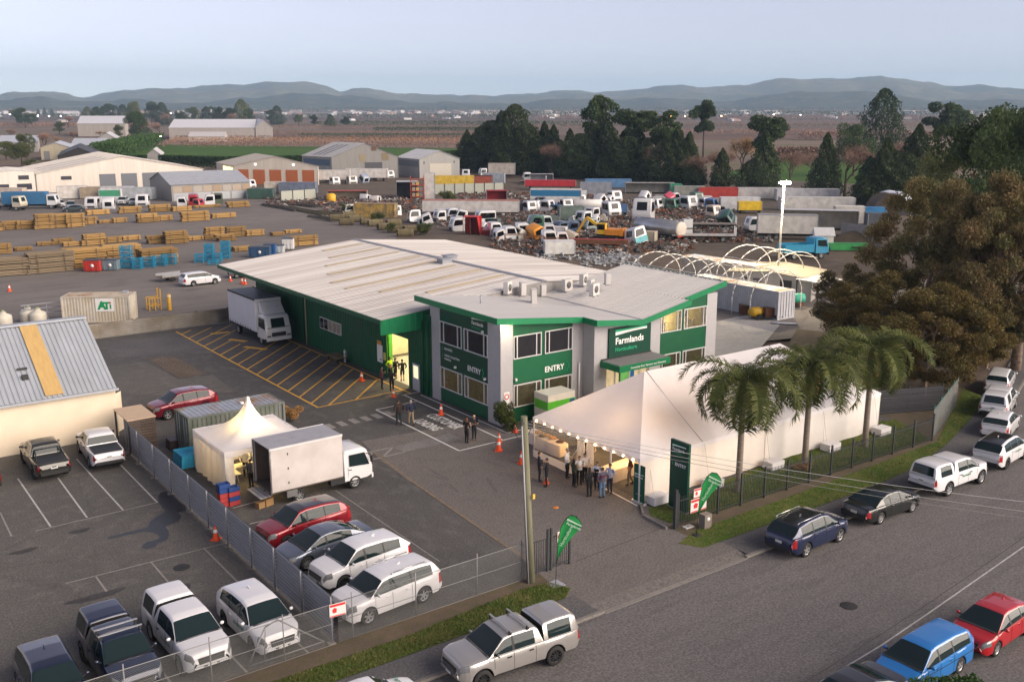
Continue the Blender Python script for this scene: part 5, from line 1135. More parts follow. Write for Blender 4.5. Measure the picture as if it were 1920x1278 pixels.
 mats = {'body': P,'underbody': m_under,'headlight': m_head,'tail_light': m_tail,'windscreen': G1,'rear_window': G2,'side_window': G2,'roof_panel': PR,'bonnet': P,'cladding': m_trim,'pillar_trim': m_trim,'door': P,
   'canopy_side_window': G2,'canopy_rear_window': G2,'canopy_body': P,'canopy_roof_panel': P}
 if canopy:
  xe = xr-off+.06
  house([(-1.83,.55),(-1.88,.64),(-2.5,.68),(xe+.35,.66),(xe+.12,.60),(xe,.03)],(0,0),(xe+.14,xe+.01),[(-2.02,xe+.42)],lambda x: belt(x),'canopy_',halfw,.17,mono=True)
 out = sh_.finish(mats,t)
 if canopy: MB().bx(off-1.85,off-1.80,-W2+.24,W2-.24,1.10,1.70).build('canopy_gap',m_seam,t)
 if 'canopy_body' in out:
  for k in list(out):
   if k.startswith('canopy_') and k != 'canopy_body': out[k].parent = out['canopy_body']
  out['canopy_body'].name = 'canopy'
 # details
 f = lambda x0,x1,y0,y1,za,zb,nm,m,par=t: MB().bx(x0,x1,y0,y1,za,zb).build(nm,m,par)
 nz = S['nose'][1][1]
 gw = W2*.50
 gm = MB(); gz0,gz1 = nz-.28,nz-.02; gm.prism([(xf-.02,-gw,gz0+.03),(xf-.02,gw,gz0+.03),(xf-.035,gw*1.08,gz1),(xf-.035,-gw*1.08,gz1)],(.045,0,0)); go_ = gm.build('grille',m_trim,t)
 for k in range(2): MB().bx(xf+.022,xf+.032,-gw*.95,gw*.95,gz0+.08+k*.09,gz0+.10+k*.09).build('grille_bar',m_chrome if not sport else m_trim,go_)
 lm = MB(); lm.prism([(xf-.09,-W2*.52,S['sill']+.03),(xf-.03,-W2*.3,S['sill']+.03),(xf-.03,W2*.3,S['sill']+.03),(xf-.09,W2*.52,S['sill']+.03),(xf-.07,W2*.5,S['sill']+.2),(xf-.02,W2*.3,S['sill']+.2),(xf-.02,-W2*.3,S['sill']+.2),(xf-.07,-W2*.5,S['sill']+.2)][:4]+[],(.045,0,.15)); lm.build('lower_intake',m_trim,t)
 if plate_f: f(xf+.035,xf+.045,-.18,.18,gz0-.12,gz0-.01,'number_plate',m_plate)
 f(xr-.012,xr+.02,-.18,.18,S['tail']-.33,S['tail']-.21,'number_plate',m_plate)
 f(xr-.03,xr+.10,-W2*.78,W2*.78,S['sill']+.08,S['sill']+.26,'rear_bumper',m_trim if kind in ('ute','suv') else P)
 if kind == 'ute': f(xr-.025,xr-.0,-.12,.12,.92,.96,'tailgate_handle',m_trim)
 # door gaps and handles
 for sd in (-1,1):
  for xd in (d0,d1,d2):
   mb = MB(); L_ = []
   for zz in (S['sill']+.05,.55,.75,.9,belt(xd)-.02):
    if zz > z0(xd): L_.append((xd,sd*(halfw(xd)+.003-(.03 if zz > belt(xd)-.06 else 0)),zz))
   for a,b in zip(L_[:-1],L_[1:]): mb.bar(a,b,.012,.006,up=(0,1,0))
   mb.build('door_gap',m_seam,t)
  for xd,key in ((d1+.12,'F'),(d2+.12,'R')):
   k = 'door#%s%s' % ('R' if sd < 0 else 'L',key); par = out.get(k,t); f(xd,xd+.18,min(sd*(W2-.01),sd*(W2+.03)),max(sd*(W2-.01),sd*(W2+.03)),belt(xd)-.17,belt(xd)-.135,'handle',P if kind != 'ute' else m_trim,par)
  mi = MB(); mi.lathe([(0,-.085),(.06,-.06),(.075,0),(.06,.06),(0,.085)],10,(0,0,0),'Y'); mi.v = [(off+S['win'][0][0]-.13+v[0]*.7,sd*(W2+.10)+v[1],belt(0)+.09+v[2]) for v in mi.v]; mo = mi.build('mirror',P if not sport else m_trim,t,fix=False)
  MB().bar((off+S['win'][0][0]-.12,sd*(W2-.08),belt(0)+.03),(off+S['win'][0][0]-.13,sd*(W2+.06),belt(0)+.07),.05).build('mirror_stalk',m_trim,mo)
 f(off+S['ws'][0]-.05,off+S['ws'][0]+.06,-W2*.80,W2*.80,S['cowl']-.01,S['cowl']+.012,'cowl',m_trim)
 zr = S['H0']+max(p[1] for p in S['roof'])
 st = ray  # small registration sticker low on the windscreen
 an = MB(); an.prism([(off-1.5,-.015,zr-.01),(off-1.3,-.015,zr-.01),(off-1.48,-.015,zr+.07)],(0,.03,0))
 if kind in ('suv','suv7','hatch') : an.build('antenna_fin',P,t)
 if cover: f(xr+.10,off-1.86,-W2*.82,W2*.82,1.17,1.215,'tonneau_cover',M('black_tonneau',(.025,.027,.032),.55,var=.1),t)
 if cover == 'bar':
  MB().tube([(off-1.95,-W2*.80,1.2),(off-2.0,-W2*.68,1.62),(off-2.0,W2*.68,1.62),(off-1.95,W2*.80,1.2)],.035,8).build('sports_bar',m_trim,t)
  for s in (-1,1): MB().tube([(off-2.0,s*W2*.7,1.6),(off-2.9,s*W2*.80,1.2)],.03,8).build('sports_bar_leg',m_trim,t)
 if rails is not None:
  for s in (-1,1): MB().tube([(off-.62,s*(W2-.31),zr-.03),(off-.70,s*(W2-.30),zr+.05),(off-2.35,s*(W2-.30),zr+.02),(off-2.45,s*(W2-.31),zr-.06)],.022,6).build('roof_rail',rails,t)
 if bars:
  for xb in bars: MB().bar((off+xb,-W2+.16,zr+.10),(off+xb,W2-.16,zr+.10),.08,.035).build('roof_bar',m_rimA,t); [MB().bx(off+xb-.05,off+xb+.05,s*(W2-.24)-.04,s*(W2-.24)+.04,zr-.06,zr+.09).build('bar_foot',m_trim,t) for s in (-1,1)]
 qm,tm = wheel_mesh(r,.235 if kind != 'ute' else .27,rim,spokes)
 for xa in (wb/2,-wb/2):
  for s in (-1,1):
   w = bpy.data.objects.new('wheel',qm); C.objects.link(w); w.parent = t; w.location = (xa,s*(W2-.125+(.03 if arch else 0)),r); w.rotation_euler = (0,rnd.uniform(0,6),0 if s > 0 else math.pi)
   ty = bpy.data.objects.new('tyre',tm); C.objects.link(ty); ty.parent = w
 # rego label on the glass
 return t,out
def car_by_wheels(kind,label,cat,col,fpx,rpx,side,z=0.0,**k):
 """place by the two visible wheel contact points in the photo; side +1: the car's left wheels are the visible ones"""
 a,b = G(*fpx,z),G(*rpx,z); d = (a-b).to_2d().normalized(); h = math.atan2(d.y,d.x); n = Vector((-d.y,d.x)); m = (a.to_2d()+b.to_2d())/2
 c = m-n*side*(CAR[kind]['W']/2-.02); return make_car(kind,label,cat,col,c,h,z=z,**k)
def car_by_wheel(kind,label,cat,col,px,which,side,hdg,z=0.0,**k):
 a = G(*px,z).to_2d(); d = Vector((math.cos(hdg),math.sin(hdg))); n = Vector((-d.y,d.x)); c = a-d*(CAR[kind]['wb']/2*(1 if which == 'F' else -1))-n*side*(CAR[kind]['W']/2-.02); return make_car(kind,label,cat,col,c,hdg,z=z,**k)
WHITE = (.64,.64,.66); RD = -.12
PI = math.pi
h_s = math.atan2((G(693,1171)-G(796,1130)).y,(G(693,1171)-G(796,1130)).x)
car_by_wheels('suv7','white seven seat suv nearest the sheet fence notice in the yard','suv',WHITE,(693,1171),(796,1130),1,spokes=6,rails=m_chrome,cladding=True)
car_by_wheel('suv','white suv between the grey sedan and the nearest white suv in the yard','suv',(.66,.66,.68),(646,1107),'F',1,h_s-.01,rim=m_rimB,spokes=8)
car_by_wheel('sedan','blue grey sedan between the red suv and the white suv in the yard','sedan',(.115,.135,.18),(577,1069),'F',1,h_s-.01,metal=.5,spokes=10)
car_by_wheel('suv','red suv with a black roof parked behind the box truck','suv',(.22,.006,.014),(540,1030),'F',1,h_s+.01,metal=.3,roofcol=(.012,.014,.02),rim=m_rimB)
car_by_wheels('ute','silver double cab ute with roof bars and canopy at the kerb','ute',(.40,.385,.37),(905,1293),(1041,1246),1,RD,metal=.55,rim=m_rimB,spokes=10,canopy=True,bars=(-.42,-1.2),arch=True)
pz = G(786,1277,.85); make_car('suv','white suv with a lettered bonnet, cut off by the photo\'s bottom edge','suv',WHITE,(pz.x-2.30,27.75),0.0,z=RD)
car_by_wheels('suv','dark navy suv with silver roof rails parked first on the street right of the driveway','suv',(.010,.018,.06),(1575,1016),(1512,1044),-1,RD,metal=.3,rails=m_chrome,roofcol=(.008,.008,.01),cladding=True)
car_by_wheels('sedan','black sedan parked between the navy suv and the white canopy ute','sedan',(.006,.008,.008),(1709,961),(1653,982),-1,RD,spokes=10)
car_by_wheels('ute','white double cab ute with canopy parked behind the black sedan on the street','ute',WHITE,(1837,907),(1779,929),-1,RD,canopy=True,spokes=6,arch=True)
car_by_wheel('suv','white suv with a black roof parked ahead of the white canopy ute','suv',WHITE,(1888,880),'R',-1,.12,RD,roofcol=(.01,.01,.012),rim=m_rimB,spokes=10)
car_by_wheel('hatch','white hatchback parked at the bend behind the black roofed suv','hatchback',WHITE,(1893,824),'R',-1,.30,RD)
car_by_wheel('ute','white ute with dark canopy glass parked at the bend of the street','ute',WHITE,(1892,785),'R',-1,.36,RD,canopy=True)
car_by_wheel('wagon','white wagon farthest along the street, just below the tall gum trunk','wagon',WHITE,(1893,738),'R',-1,.38,RD)
make_car('hatch','red hatchback parked across the road at the lower right','hatchback',(.36,.006,.012),(G(1864,1230,RD)+Vector((1.30,.86,0))).xy,PI+.05,z=RD)
pz = G(1690,1245,.9); make_car('wagon','bright blue wagon parked in front of the red hatchback','wagon',(.008,.14,.42),(G(1718,1198,1.45)+Vector((.3,-.1,0))).xy,PI+.03,z=RD)
pz = G(1600,1262,1.3); make_car('sedan','black car cut off at the bottom edge in front of the blue wagon','car',(.01,.01,.014),(pz.x-.35,pz.y-.15),PI+.02,z=RD)
car_by_wheels('suv','white suv with green side lettering facing the street beside the sheet fence','suv',WHITE,(472,1226),(421,1175),-1,rim=m_rimB)
car_by_wheel('ute','white double cab ute with canopy facing the street in the left car park','ute',WHITE,(283,1200),'R',-1,-PI/2+.03,canopy=True,spokes=6)
car_by_wheel('ute','dark navy ute with silver roof bars and canopy in the left car park','ute',(.010,.018,.045),(157,1240),'R',-1,-PI/2+.02,metal=.3,canopy=True,bars=(-.30,-.85),rim=m_rimB,arch=True)
pz = G(85,1228,1.62); make_car('suv','dark blue suv with a panoramic roof at the bottom left corner','suv',(.010,.016,.04),(pz.x+.05,pz.y-.35),-PI/2,z=0,metal=.3)
car_by_wheels('ute','white ute with a black tonneau cover parked against the cream wall','ute',WHITE,(148,849),(168,878),1,cover=True,sport=True)
car_by_wheels('ute','dark grey ute with a sports bar parked against the cream wall','ute',(.035,.034,.03),(42,868),(64,899),1,metal=.4,cover='bar',rim=m_rimB)
car_by_wheel('wagon','dark bronze wagon cut off at the left edge beside the dark grey ute','wagon',(.04,.036,.02),(0,908),'R',-1,PI/2-.02,metal=.4)
car_by_wheel('suv','maroon suv parked behind the grey container','suv',(.16,.006,.018),(316,787),'F',1,PI+.08,metal=.3)
def decal(start,txt,size,org,u,v,c):
 t = [o for o in C.objects if o.get('label','').startswith(start)][0]; mb = MB(); text_into(mb,txt,size,org,u,v,.02); mb.build('lettering',c,t,fix=False)
dg_ = M('decal_green',(.02,.16,.06),.5)
decal('white suv with a lettered bonnet','Farmlands',.26,(1.55,.75,1.10),(0,-1,0),(1,0,-.05),dg_)
for st in ('white suv with green side','white double cab ute with canopy facing'): decal(st,'Farmlands',.24,(.75,-.965,.72),(-1,0,0),(0,0,1),dg_)
for st in ('white double cab ute with canopy parked','white suv with a black roof parked ahead'): decal(st,'Farmlands',.2,(-.4,-.965,.85),(1,0,0),(0,0,1),dg_)
# ---- white flat deck utes behind the warehouse
car_by_wheels('wagon','white van bodied ute parked behind the warehouse beside the crates','ute',WHITE,(405,532),(362,537),-1)
make_car('wagon','dark silver car tucked behind the warehouse eave','car',(.16,.15,.14),(G(450,522)+Vector((1.2,.8,0))).xy,PI-.2,metal=.4)
td = thing('flat_deck_trailer','flat deck trailer hitched left of the white van bodied ute','trailer',G(322,526),.15)
MB().bx(-1.6,1.6,-.9,.9,.55,.65).build('deck',M('weathered_ply',(.16,.12,.07),.8),td); MB().bar((1.6,0,.5),(2.6,0,.5),.08).build('drawbar',m_flash,td)
for s in (-1,1):
 MB().bx(-1.6,1.6,s*.9-.03,s*.9+.03,.65,.95).build('side_board',m_flash,td); MB().cyl((-.2,s*.85,.3),(-.2,s*.65,.3),.3,n=14).build('wheel',m_tyre,td)
# ================================================================ trucks
def truck_cab(t,W,L,H,z0,col,x0,small=False,glass=m_cglass,sleeper=False):
 """cab-over cab with its back at x0, front at x0+L, as parts of t"""
 P = paint(col,0,.35); hw = W/2
 prof = [(0,0),(L*.80,0),(L,.12),(L+.02,.55*H*.6),(L-.05,H*.50),(L-.30,H*.90),(L-.48,H*.985),(L-.75,H),(.12,H),(0,H*.96)]
 rows = []
 for y,k in ((-hw,.94),(-hw+.05,.985),(-hw+.14,1.0),(hw-.14,1.0),(hw-.05,.985),(hw,.94)):
  rows.append([(x0+(p[0]-L/2)*(k if p[0] > L*.6 else 1)+L/2,y if p[1] < H*.5 else y*(.97 if p[1] < H*.8 else .93),z0+p[1]*(k if p[1] > H*.9 else 1)) for p in prof+[prof[0]]])
 b = MB(); b.grid(rows,smooth=True); b.poly(rows[0][:-1]); b.poly(list(reversed(rows[-1][:-1]))); cab = b.build('cab',P,t)
 sx = lambda z: x0+lerp_prof([(z0+.12,L),(z0+.33*H,L+.02),(z0+H*.50,L-.05),(z0+H*.90,L-.30)],z)
 q = MB(); za,zb = z0+H*.50,z0+H*.86; n = 8
 q.grid([[(sx(za)+.012-.05*abs(2*i/n-1)**3,-hw*.90+hw*1.80*i/n,za) for i in range(n+1)],[(sx((za+zb)/2)+.012-.05*abs(2*i/n-1)**3,-hw*.885+hw*1.77*i/n,(za+zb)/2) for i in range(n+1)],[(sx(zb)+.012-.05*abs(2*i/n-1)**3,-hw*.86+hw*1.72*i/n,zb) for i in range(n+1)]]); q.build('windscreen',glass,t,fix=False)
 for s in (-1,1):
  w = MB(); yy = s*(hw+.012); w.prism([(x0+.30,yy-s*.005,z0+H*.47),(sx(za)-.16,yy-s*.005,z0+H*.42),(sx(zb)-.20,yy*.955,z0+H*.84),(x0+.30,yy*.955,z0+H*.84)],(0,s*.006,0)); w.build('side_window',glass,t)
  if small: continue
  d = MB(); d.prism([(x0+.22,s*hw,z0+.12),(sx(za)-.10,s*hw,z0+.12),(sx(za)-.12,s*hw,z0+H*.41),(x0+.22,s*hw,z0+H*.45)],(0,s*.008,0)); do = d.build('door',P,t); MB().box((x0+.34,s*(hw+.02),z0+H*.36),(.16,.03,.04)).build('handle',m_trim,do)
  MB().box((sx(za)+.02,s*hw*.78,z0+.30),(.10,.34,.16)).build('headlight',m_head,t)
  m_ = MB(); m_.box((sx(zb)+.10,s*(hw+.20),z0+H*.62),(.06,.18,.36)); mo = m_.build('mirror',m_trim,t); MB().bar((sx(zb)-.1,s*hw*.95,z0+H*.80),(sx(zb)+.10,s*(hw+.2),z0+H*.75),.03).build('mirror_arm',m_trim,mo)
 if not small:
  MB().bx(x0+L-.06,x0+L+.045,-hw*.97,hw*.97,z0-.12,z0+.16).build('bumper',P,t); MB().bx(x0+L+.0,x0+L+.035,-hw*.55,hw*.55,z0+.26,z0+.62).build('grille',m_trim,t); MB().bx(x0+L+.046,x0+L+.055,-.2,.2,z0-.06,z0+.05).build('number_plate',m_plate,t)
  MB().bx(x0+L-.12,x0+L-.02,-hw*.85,hw*.85,z0+H*.47,z0+H*.495).build('wiper_cowl',m_trim,t)
 return cab
def truck_wheels(t,xs,W,r,dual=True):
 qm,tm = wheel_mesh(r,.26,m_rimA if dual else m_rimB,8)
 for i,x in enumerate(xs):
  for s in (-1,1):
   w = bpy.data.objects.new('wheel',qm); C.objects.link(w); w.parent = t; w.location = (x,s*(W/2-.14),r); w.rotation_euler = (0,rnd.uniform(0,6),0 if s > 0 else math.pi); ty = bpy.data.objects.new('tyre',tm); C.objects.link(ty); ty.parent = w
def place2(fpx,rpx,side,W,z=0.0):
 a,b = G(*fpx,z),G(*rpx,z); d = (a-b).to_2d().normalized(); n = Vector((-d.y,d.x)); h = math.atan2(d.y,d.x); return (a.to_2d()+b.to_2d())/2-n*side*(W/2),h,(a-b).length
m_boxp = M('box_body_cream',(.52,.48,.46),.6,var=.07,sc=1.2,col2=(.46,.42,.40),sc2=.7); m_boxroof = M('box_roof_grey',(.30,.30,.33),.6,var=.12)
# catering box truck in the yard, rear doors open to the tent
c,h,wb = place2((667,915),(563,941),-1,2.1); tk = thing('box_truck','white cab box truck with open rear parked beside the pagoda tent','truck',(c.x,c.y,0),h,'box trucks')
truck_cab(tk,2.05,1.75,1.75,.52,(.66,.66,.67),wb/2-.62)
bx0,bx1 = -wb/2-1.62,wb/2-.78; z0,z1 = .92,3.30
for s in (-1,1): MB().bx(bx0,bx1,s*1.1-.03,s*1.1+.03,z0,z1).build('box_side',m_boxp,tk)
MB().bx(bx1-.04,bx1+.0,-1.07,1.07,z0,z1).build('box_front',m_boxp,tk); MB().bx(bx0,bx1,-1.13,1.13,z1,z1+.05).build('box_roof',m_boxroof,tk); MB().bx(bx0,bx1,-1.1,1.1,z0-.08,z0).build('box_floor',M('truck_floor',(.10,.08,.065),.8),tk)
for s in (-1,1): MB().bx(bx0-.02,bx1+.02,s*1.14-.03,s*1.14+.03,z1-.05,z1+.07).build('top_rail',M('pale_rail',(.58,.57,.56),.4),tk); MB().bx(bx0-.03,bx0+.04,s*1.12-.05,s*1.12+.05,z0-.1,z1+.03).build('rear_post',m_chrome,tk)
MB().bx(bx0+.1,bx1-.05,1.02,1.05,z0+.02,z1-.05).build('inner_lining',M('truck_lining',(.16,.11,.08),.8,var=.2),tk); MB().bx(bx0+.1,bx1-.05,-1.05,-1.02,z0+.02,z1-.05).build('inner_lining',M('truck_lining',(.16,.11,.08),.8,var=.2),tk)
d = MB().bx(bx0+.02,bx0+1.0,-1.17,-1.135,z0+.02,z1-.06).build('side_door',m_boxp,tk)
for k in range(3): MB().box((bx0+.98,-1.18,z0+.4+.8*k),(.05,.03,.12)).build('hinge',m_trim,d)
for s in (-1,1): MB().bx(bx0+.2,wb/2+.9,s*.38-.05,s*.38+.05,.55,.78).build('chassis_rail',m_under,tk)
for k,x in enumerate((bx0-.55,bx0-.35,bx0-.12)): MB().bx(x,x+.18,-.9,.9,.62+.02*k,.66+.02*k).build('tail_lift_step',m_boxroof,tk)
MB().bx(bx0+.9,bx0+1.5,-1.05,-.75,.42,.80).build('tool_box',m_chrome,tk); MB().bx(.2,1.2,-1.0,-.6,.45,.85).build('fuel_tank',m_trim,tk)
for s in (-1,1): MB().prism([(-wb/2-.5,s*.75,.80),(-wb/2+.5,s*.75,.80),(-wb/2+.42,s*.75,.90),(-wb/2-.42,s*.75,.90)],(0,s*.3,0)).build('mudguard',m_trim,tk)
truck_wheels(tk,(wb/2,-wb/2),2.1,.385)
# curtain truck beside the green warehouse
c,h,wb = place2((490,646),(446,626),-1,2.45); wb = max(wb,4.6)
fr_ax = G(490,646).to_2d(); d_ = Vector((math.cos(-PI/2-.0),math.sin(-PI/2))); h = -PI/2+.0; n = Vector((-d_.y,d_.x)); c = fr_ax-d_*wb/2+n*1.2
t2 = thing('curtain_truck','large white curtain sided truck parked against the green warehouse','truck',(c.x,c.y,0),h,'box trucks')
truck_cab(t2,2.4,2.0,2.15,.62,(.66,.66,.67),wb/2-.75)
bx0,bx1 = -wb/2-2.0,wb/2-.90; z0,z1 = 1.0,3.85
cur = M('white_curtain',(.62,.62,.66),.5,var=.06,sc=.8)
for s in (-1,1):
 rows = [[(bx0+(bx1-bx0)*i/40,s*(1.24+.012*math.sin(i*1.7)),z) for i in range(41)] for z in (z0,(z0+z1)/2,z1)]; MB().grid(rows).build('curtain',cur,t2,fix=False); MB().bx(bx0,bx1,s*1.24-.04,s*1.24+.04,z1,z1+.14).build('curtain_rail',m_trim,t2)
 for k in range(9): MB().bx(bx0+.3+k*.62,bx0+.34+k*.62,min(s*1.25,s*1.275),max(s*1.25,s*1.275),z0-.06,z0+.22).build('strap',m_trim,t2)
MB().bx(bx0,bx1,-1.22,1.22,z1+.06,z1+.10).build('box_roof',M('curtain_roof',(.13,.14,.17),.45),t2); MB().bx(bx1-.05,bx1+.02,-1.24,1.24,z0,z1+.12).build('box_front',m_white,t2); MB().bx(bx0-.02,bx0+.05,-1.24,1.24,z0,z1+.1).build('rear_doors',m_white,t2); MB().bx(bx0,bx1,-1.22,1.22,z0-.14,z0).build('deck',m_under,t2)
w = MB(); xa = wb/2-.7; w.prism([(xa,-.98,2.78),(xa+1.25,-.98,2.80),(xa+.25,-.98,3.75),(xa,-.98,3.75)],(0,1.96,0)); w.build('wind_deflector',paint((.66,.66,.67)),t2)
for s in (-1,1): MB().bx(xa+.62,xa+.70,s*.45-.15,s*.45+.15,3.28,3.34).build('deflector_slot',m_trim,t2); MB().bx(bx0+.3,wb/2+.9,s*.42-.05,s*.42+.05,.6,.86).build('chassis_rail',m_under,t2)
truck_wheels(t2,(wb/2,-wb/2),2.4,.48)
# ================================================================ people
_people = []
SKIN = [(.42,.24,.16),(.48,.29,.20),(.36,.20,.13)]
def person(px,py,face,label,top,legs,hair,arms='down',walk=0.0,h=1.74,shoes=(.03,.025,.02),sleeve=True,build=1.0,skirt=False,longhair=False,lean=0.0,z=0.0,apron=None,shorts=False,group='guests and staff',stripe=None):
 k = h/1.72; b = build*1.12; V = []; E = []; R = []; K = []
 def v(p,r,kind): V.append(Vector(p)*k); R.append((r[0]*k,r[1]*k) if isinstance(r,tuple) else (r*k,r*k)); K.append(kind); return len(V)-1
 def e(a,c): E.append((a,c)); return c
 L = lean
 pel = v((0,0,.97),(.155*b,.12*b),'hip'); ab = e(pel,v((.0+.04*L,0,1.12),(.145*b,.115*b),'torso')); ch = e(ab,v((.0+.12*L,0,1.33),(.170*b,.125*b),'torso')); nb = e(ch,v((.0+.17*L,0,1.475),(.075,.07),'torso'))
 nk = e(nb,v((.02+.2*L,0,1.53),.056,'head')); hd = e(nk,v((.035+.22*L,0,1.60),(.074,.082),'head')); ht = e(hd,v((.02+.23*L,0,1.685),(.072,.08),'head'))
 e(hd,v((.125+.22*L,0,1.605),.016,'head'))
 for s in (-1,1): e(hd,v((.02+.22*L,s*.088,1.61),.016,'head'))
 for s in (-1,1):
  w = walk*s; hp = e(pel,v((0,s*.095,.90),(.10*b,.10*b),'hip')); kn = e(hp,v((.03+.16*w,s*.10,.50),.063*b,'leg')); an = e(kn,v((-.01+.26*w-(.1 if w < 0 else 0),s*.10,.10+(.05 if w < 0 else 0)),.047,'shin')); hl = e(an,v((-.02+.26*w-(.1 if w < 0 else 0),s*.10,.045),.042,'shoe')); e(hl,v((.15+.26*w-(.1 if w < 0 else 0),s*.12,.04),.038,'shoe'))
  sh = e(ch,v((.0+.14*L,s*.185*b,1.42),.068*b,'arm')); a = arms if isinstance(arms,str) else arms[0 if s < 0 else 1]
  el,wr,hn = {'down': ((-.03,.25,1.16),(.04,.26,.92),(.06,.255,.84)),'hold': ((-.01,.255,1.14),(.20,.15,1.17),(.27,.11,1.19)),'phone': ((.02,.25,1.14),(.22,.10,1.24),(.27,.07,1.29)),'pocket': ((-.08,.28,1.15),(.03,.22,.97),(.07,.18,.93)),
      'hip': ((-.10,.36,1.16),(.02,.22,1.06),(.06,.17,1.03)),'reach': ((.12,.26,1.18),(.36,.20,1.12),(.44,.19,1.10)),'drink': ((.05,.26,1.16),(.20,.14,1.34),(.22,.09,1.42))}[a]
  q = lambda p: (p[0]+.13*L,s*p[1]*(b if p[1] > .2 else 1),p[2])
  ei = e(sh,v(q(el),.046*b,'arm')); wi = e(ei,v(q(wr),.031,'fore')); hi = e(wi,v(q(hn),(.036,.022),'hand'))
  d = (Vector(q(hn))-Vector(q(wr))).normalized(); sd = Vector((0,0,1)).cross(d); sd = sd.normalized() if sd.length > .1 else Vector((1,0,0)); curl = Vector((0,-s,0)) if abs(d.z) > .6 else Vector((0,0,-1))
  for f_,(o,ln) in enumerate(((-.032,.065),(-.011,.078),(.011,.074),(.031,.058))):
   p0 = Vector(q(hn))+sd*o+d*.03; p1 = p0+d*ln*.6; p2 = p1+(d*.6+curl*.8).normalized()*ln*.5; f1 = e(hi,v(p0,.010,'hand')); f2 = e(f1,v(p1,.009,'hand')); e(f2,v(p2,.0085,'hand'))
  p0 = Vector(q(hn))-d*.01-sd*.035*s; t1 = e(hi,v(p0,.011,'hand')); e(t1,v(p0+(d*.8-sd*.6*s).normalized()*.05,.010,'hand'))
 me = bpy.data.meshes.new('person'); me.from_pydata([tuple(p) for p in V],E,[]); ob = bpy.data.objects.new('tmp_person',me); C.objects.link(ob)
 m = ob.modifiers.new('s','SKIN'); m.use_smooth_shade = True; m.branch_smoothing = .6
 for i,sv in enumerate(me.skin_vertices[0].data): sv.radius = R[i]; sv.use_root = (i == 0)
 ob.modifiers.new('d','SUBSURF').levels = 1
 _people.append((ob,V,E,K,dict(px=px,py=py,face=face,label=label,top=top,legs=legs,hair=hair,shoes=shoes,sleeve=sleeve,k=k,skirt=skirt,longhair=longhair,z=z,lean=L,apron=apron,shorts=shorts,group=group,stripe=stripe)))
def finish_people():
 dg = bpy.context.evaluated_depsgraph_get()
 for n,(ob,V,E,K,q) in enumerate(_people):
  me = bpy.data.meshes.new_from_object(ob.evaluated_get(dg)); me.name = 'body'; bpy.data.objects.remove(ob)
  nf = len(me.polygons); cen = np.zeros(nf*3); me.polygons.foreach_get('center',cen); cen = cen.reshape(-1,3)
  best = np.full(nf,1e9); kind = np.zeros(nf,int); kinds = ['head','hand','fore','arm','torso','hip','leg','shin','shoe']
  for a,b in E:
   A,B = np.array(V[a]),np.array(V[b]); d = B-A; t = np.clip(((cen-A)@d)/max(d@d,1e-9),0,1); ds = np.linalg.norm(cen-(A+t[:,None]*d),axis=1); kk = kinds.index(K[b]); m_ = ds < best; best[m_] = ds[m_]; kind[m_] = kk
  k = q['k']; sk = M('skin_%d' % (n % 3),SKIN[n % 3],.6,var=.06,sc=20)
  cl = lambda nm,c: M('cloth_%s_%d_%d_%d' % (nm,*[int(x*255) for x in c]),c,.85,var=.15,sc=9,bump=.2,bsc=20)
  mats = [sk,cl('top',q['top']),cl('legs',q['legs']),M('shoe_%d' % int(q['shoes'][0]*255),q['shoes'],.6),cl('stripe',q['stripe'] or q['top'])]
  me.materials.clear()
  for m_ in mats: me.materials.append(m_)
  mi = np.zeros(nf,int); zc = cen[:,2]
  for i,kn in enumerate(kinds):
   s = kind == i
   mi[s] = {'head': 0,'hand': 0,'fore': 1 if q['sleeve'] else 0,'arm': 1,'torso': 1,'hip': 2,'leg': 2,'shin': 0 if q['shorts'] else 2,'shoe': 3}[kn]
  mi[(kind == 5) & (zc > .90*k)] = 1
  if q['stripe']: mi[(mi == 1) & (zc > 1.18*k) & (zc < 1.30*k)] = 4
  me.polygons.foreach_set('material_index',mi.astype(np.int32)); me.polygons.foreach_set('use_smooth',np.ones(nf,bool))
  t = thing('person',q['label'],'person',G(q['px'],q['py'],q['z']),q['face'],q['group']); mk('body',me,None,t)
  hx = (.015+.225*q['lean'])*k
  hb = MB(); rows = []
  for i in range(7):
   a = math.pi*.5*i/6; rr = math.cos(a); zz = math.sin(a); rows.append([(hx-.012+.098*k*rr*math.cos(th)*(1 if math.cos(th) < .3 else .86),.092*k*rr*math.sin(th),(1.635+.102*zz-(.055 if math.cos(th) < -.2 and i == 0 else 0)-(.16 if q['longhair'] and math.cos(th) < .25 and i == 0 else 0)+(.035 if math.cos(th) > .5 and i == 0 else 0))*k) for th in [j*2*math.pi/14 for j in range(14)]])
  hb.grid(rows,close=True); hb.build('hair',M('hair_%d' % int(q['hair'][0]*255),q['hair'],.7,var=.2,sc=30),t,fix=False)
  fc = MB()
  for s in (-1,1): fc.box((hx+.083*k,s*.030*k,1.625*k),(.012*k,.022*k,.010*k))
  fe = fc.build('eyes',M('eye_dark',(.02,.015,.012),.4),t); fe['kind'] = 'stuff'; MB().box((hx+.080*k,0,1.565*k),(.012*k,.045*k,.008*k)).build('mouth',M('lip',(.25,.09,.08),.6),t)
  if q['apron']: rows = [[(.125*k+(.0 if z_ > .9 else .02),y*k,z_*k) for y in (-.15,-.06,.06,.15)] for z_ in (1.32,1.1,.9,.62)]; MB().grid(rows).build('apron',cl('apron',q['apron']),t,fix=False)
  if q['skirt']: MB().lathe([(.155*k,1.0*k),(.18*k,.85*k),(.21*k,.55*k)],14).build('skirt',cl('legs',q['legs']),t,fix=False)
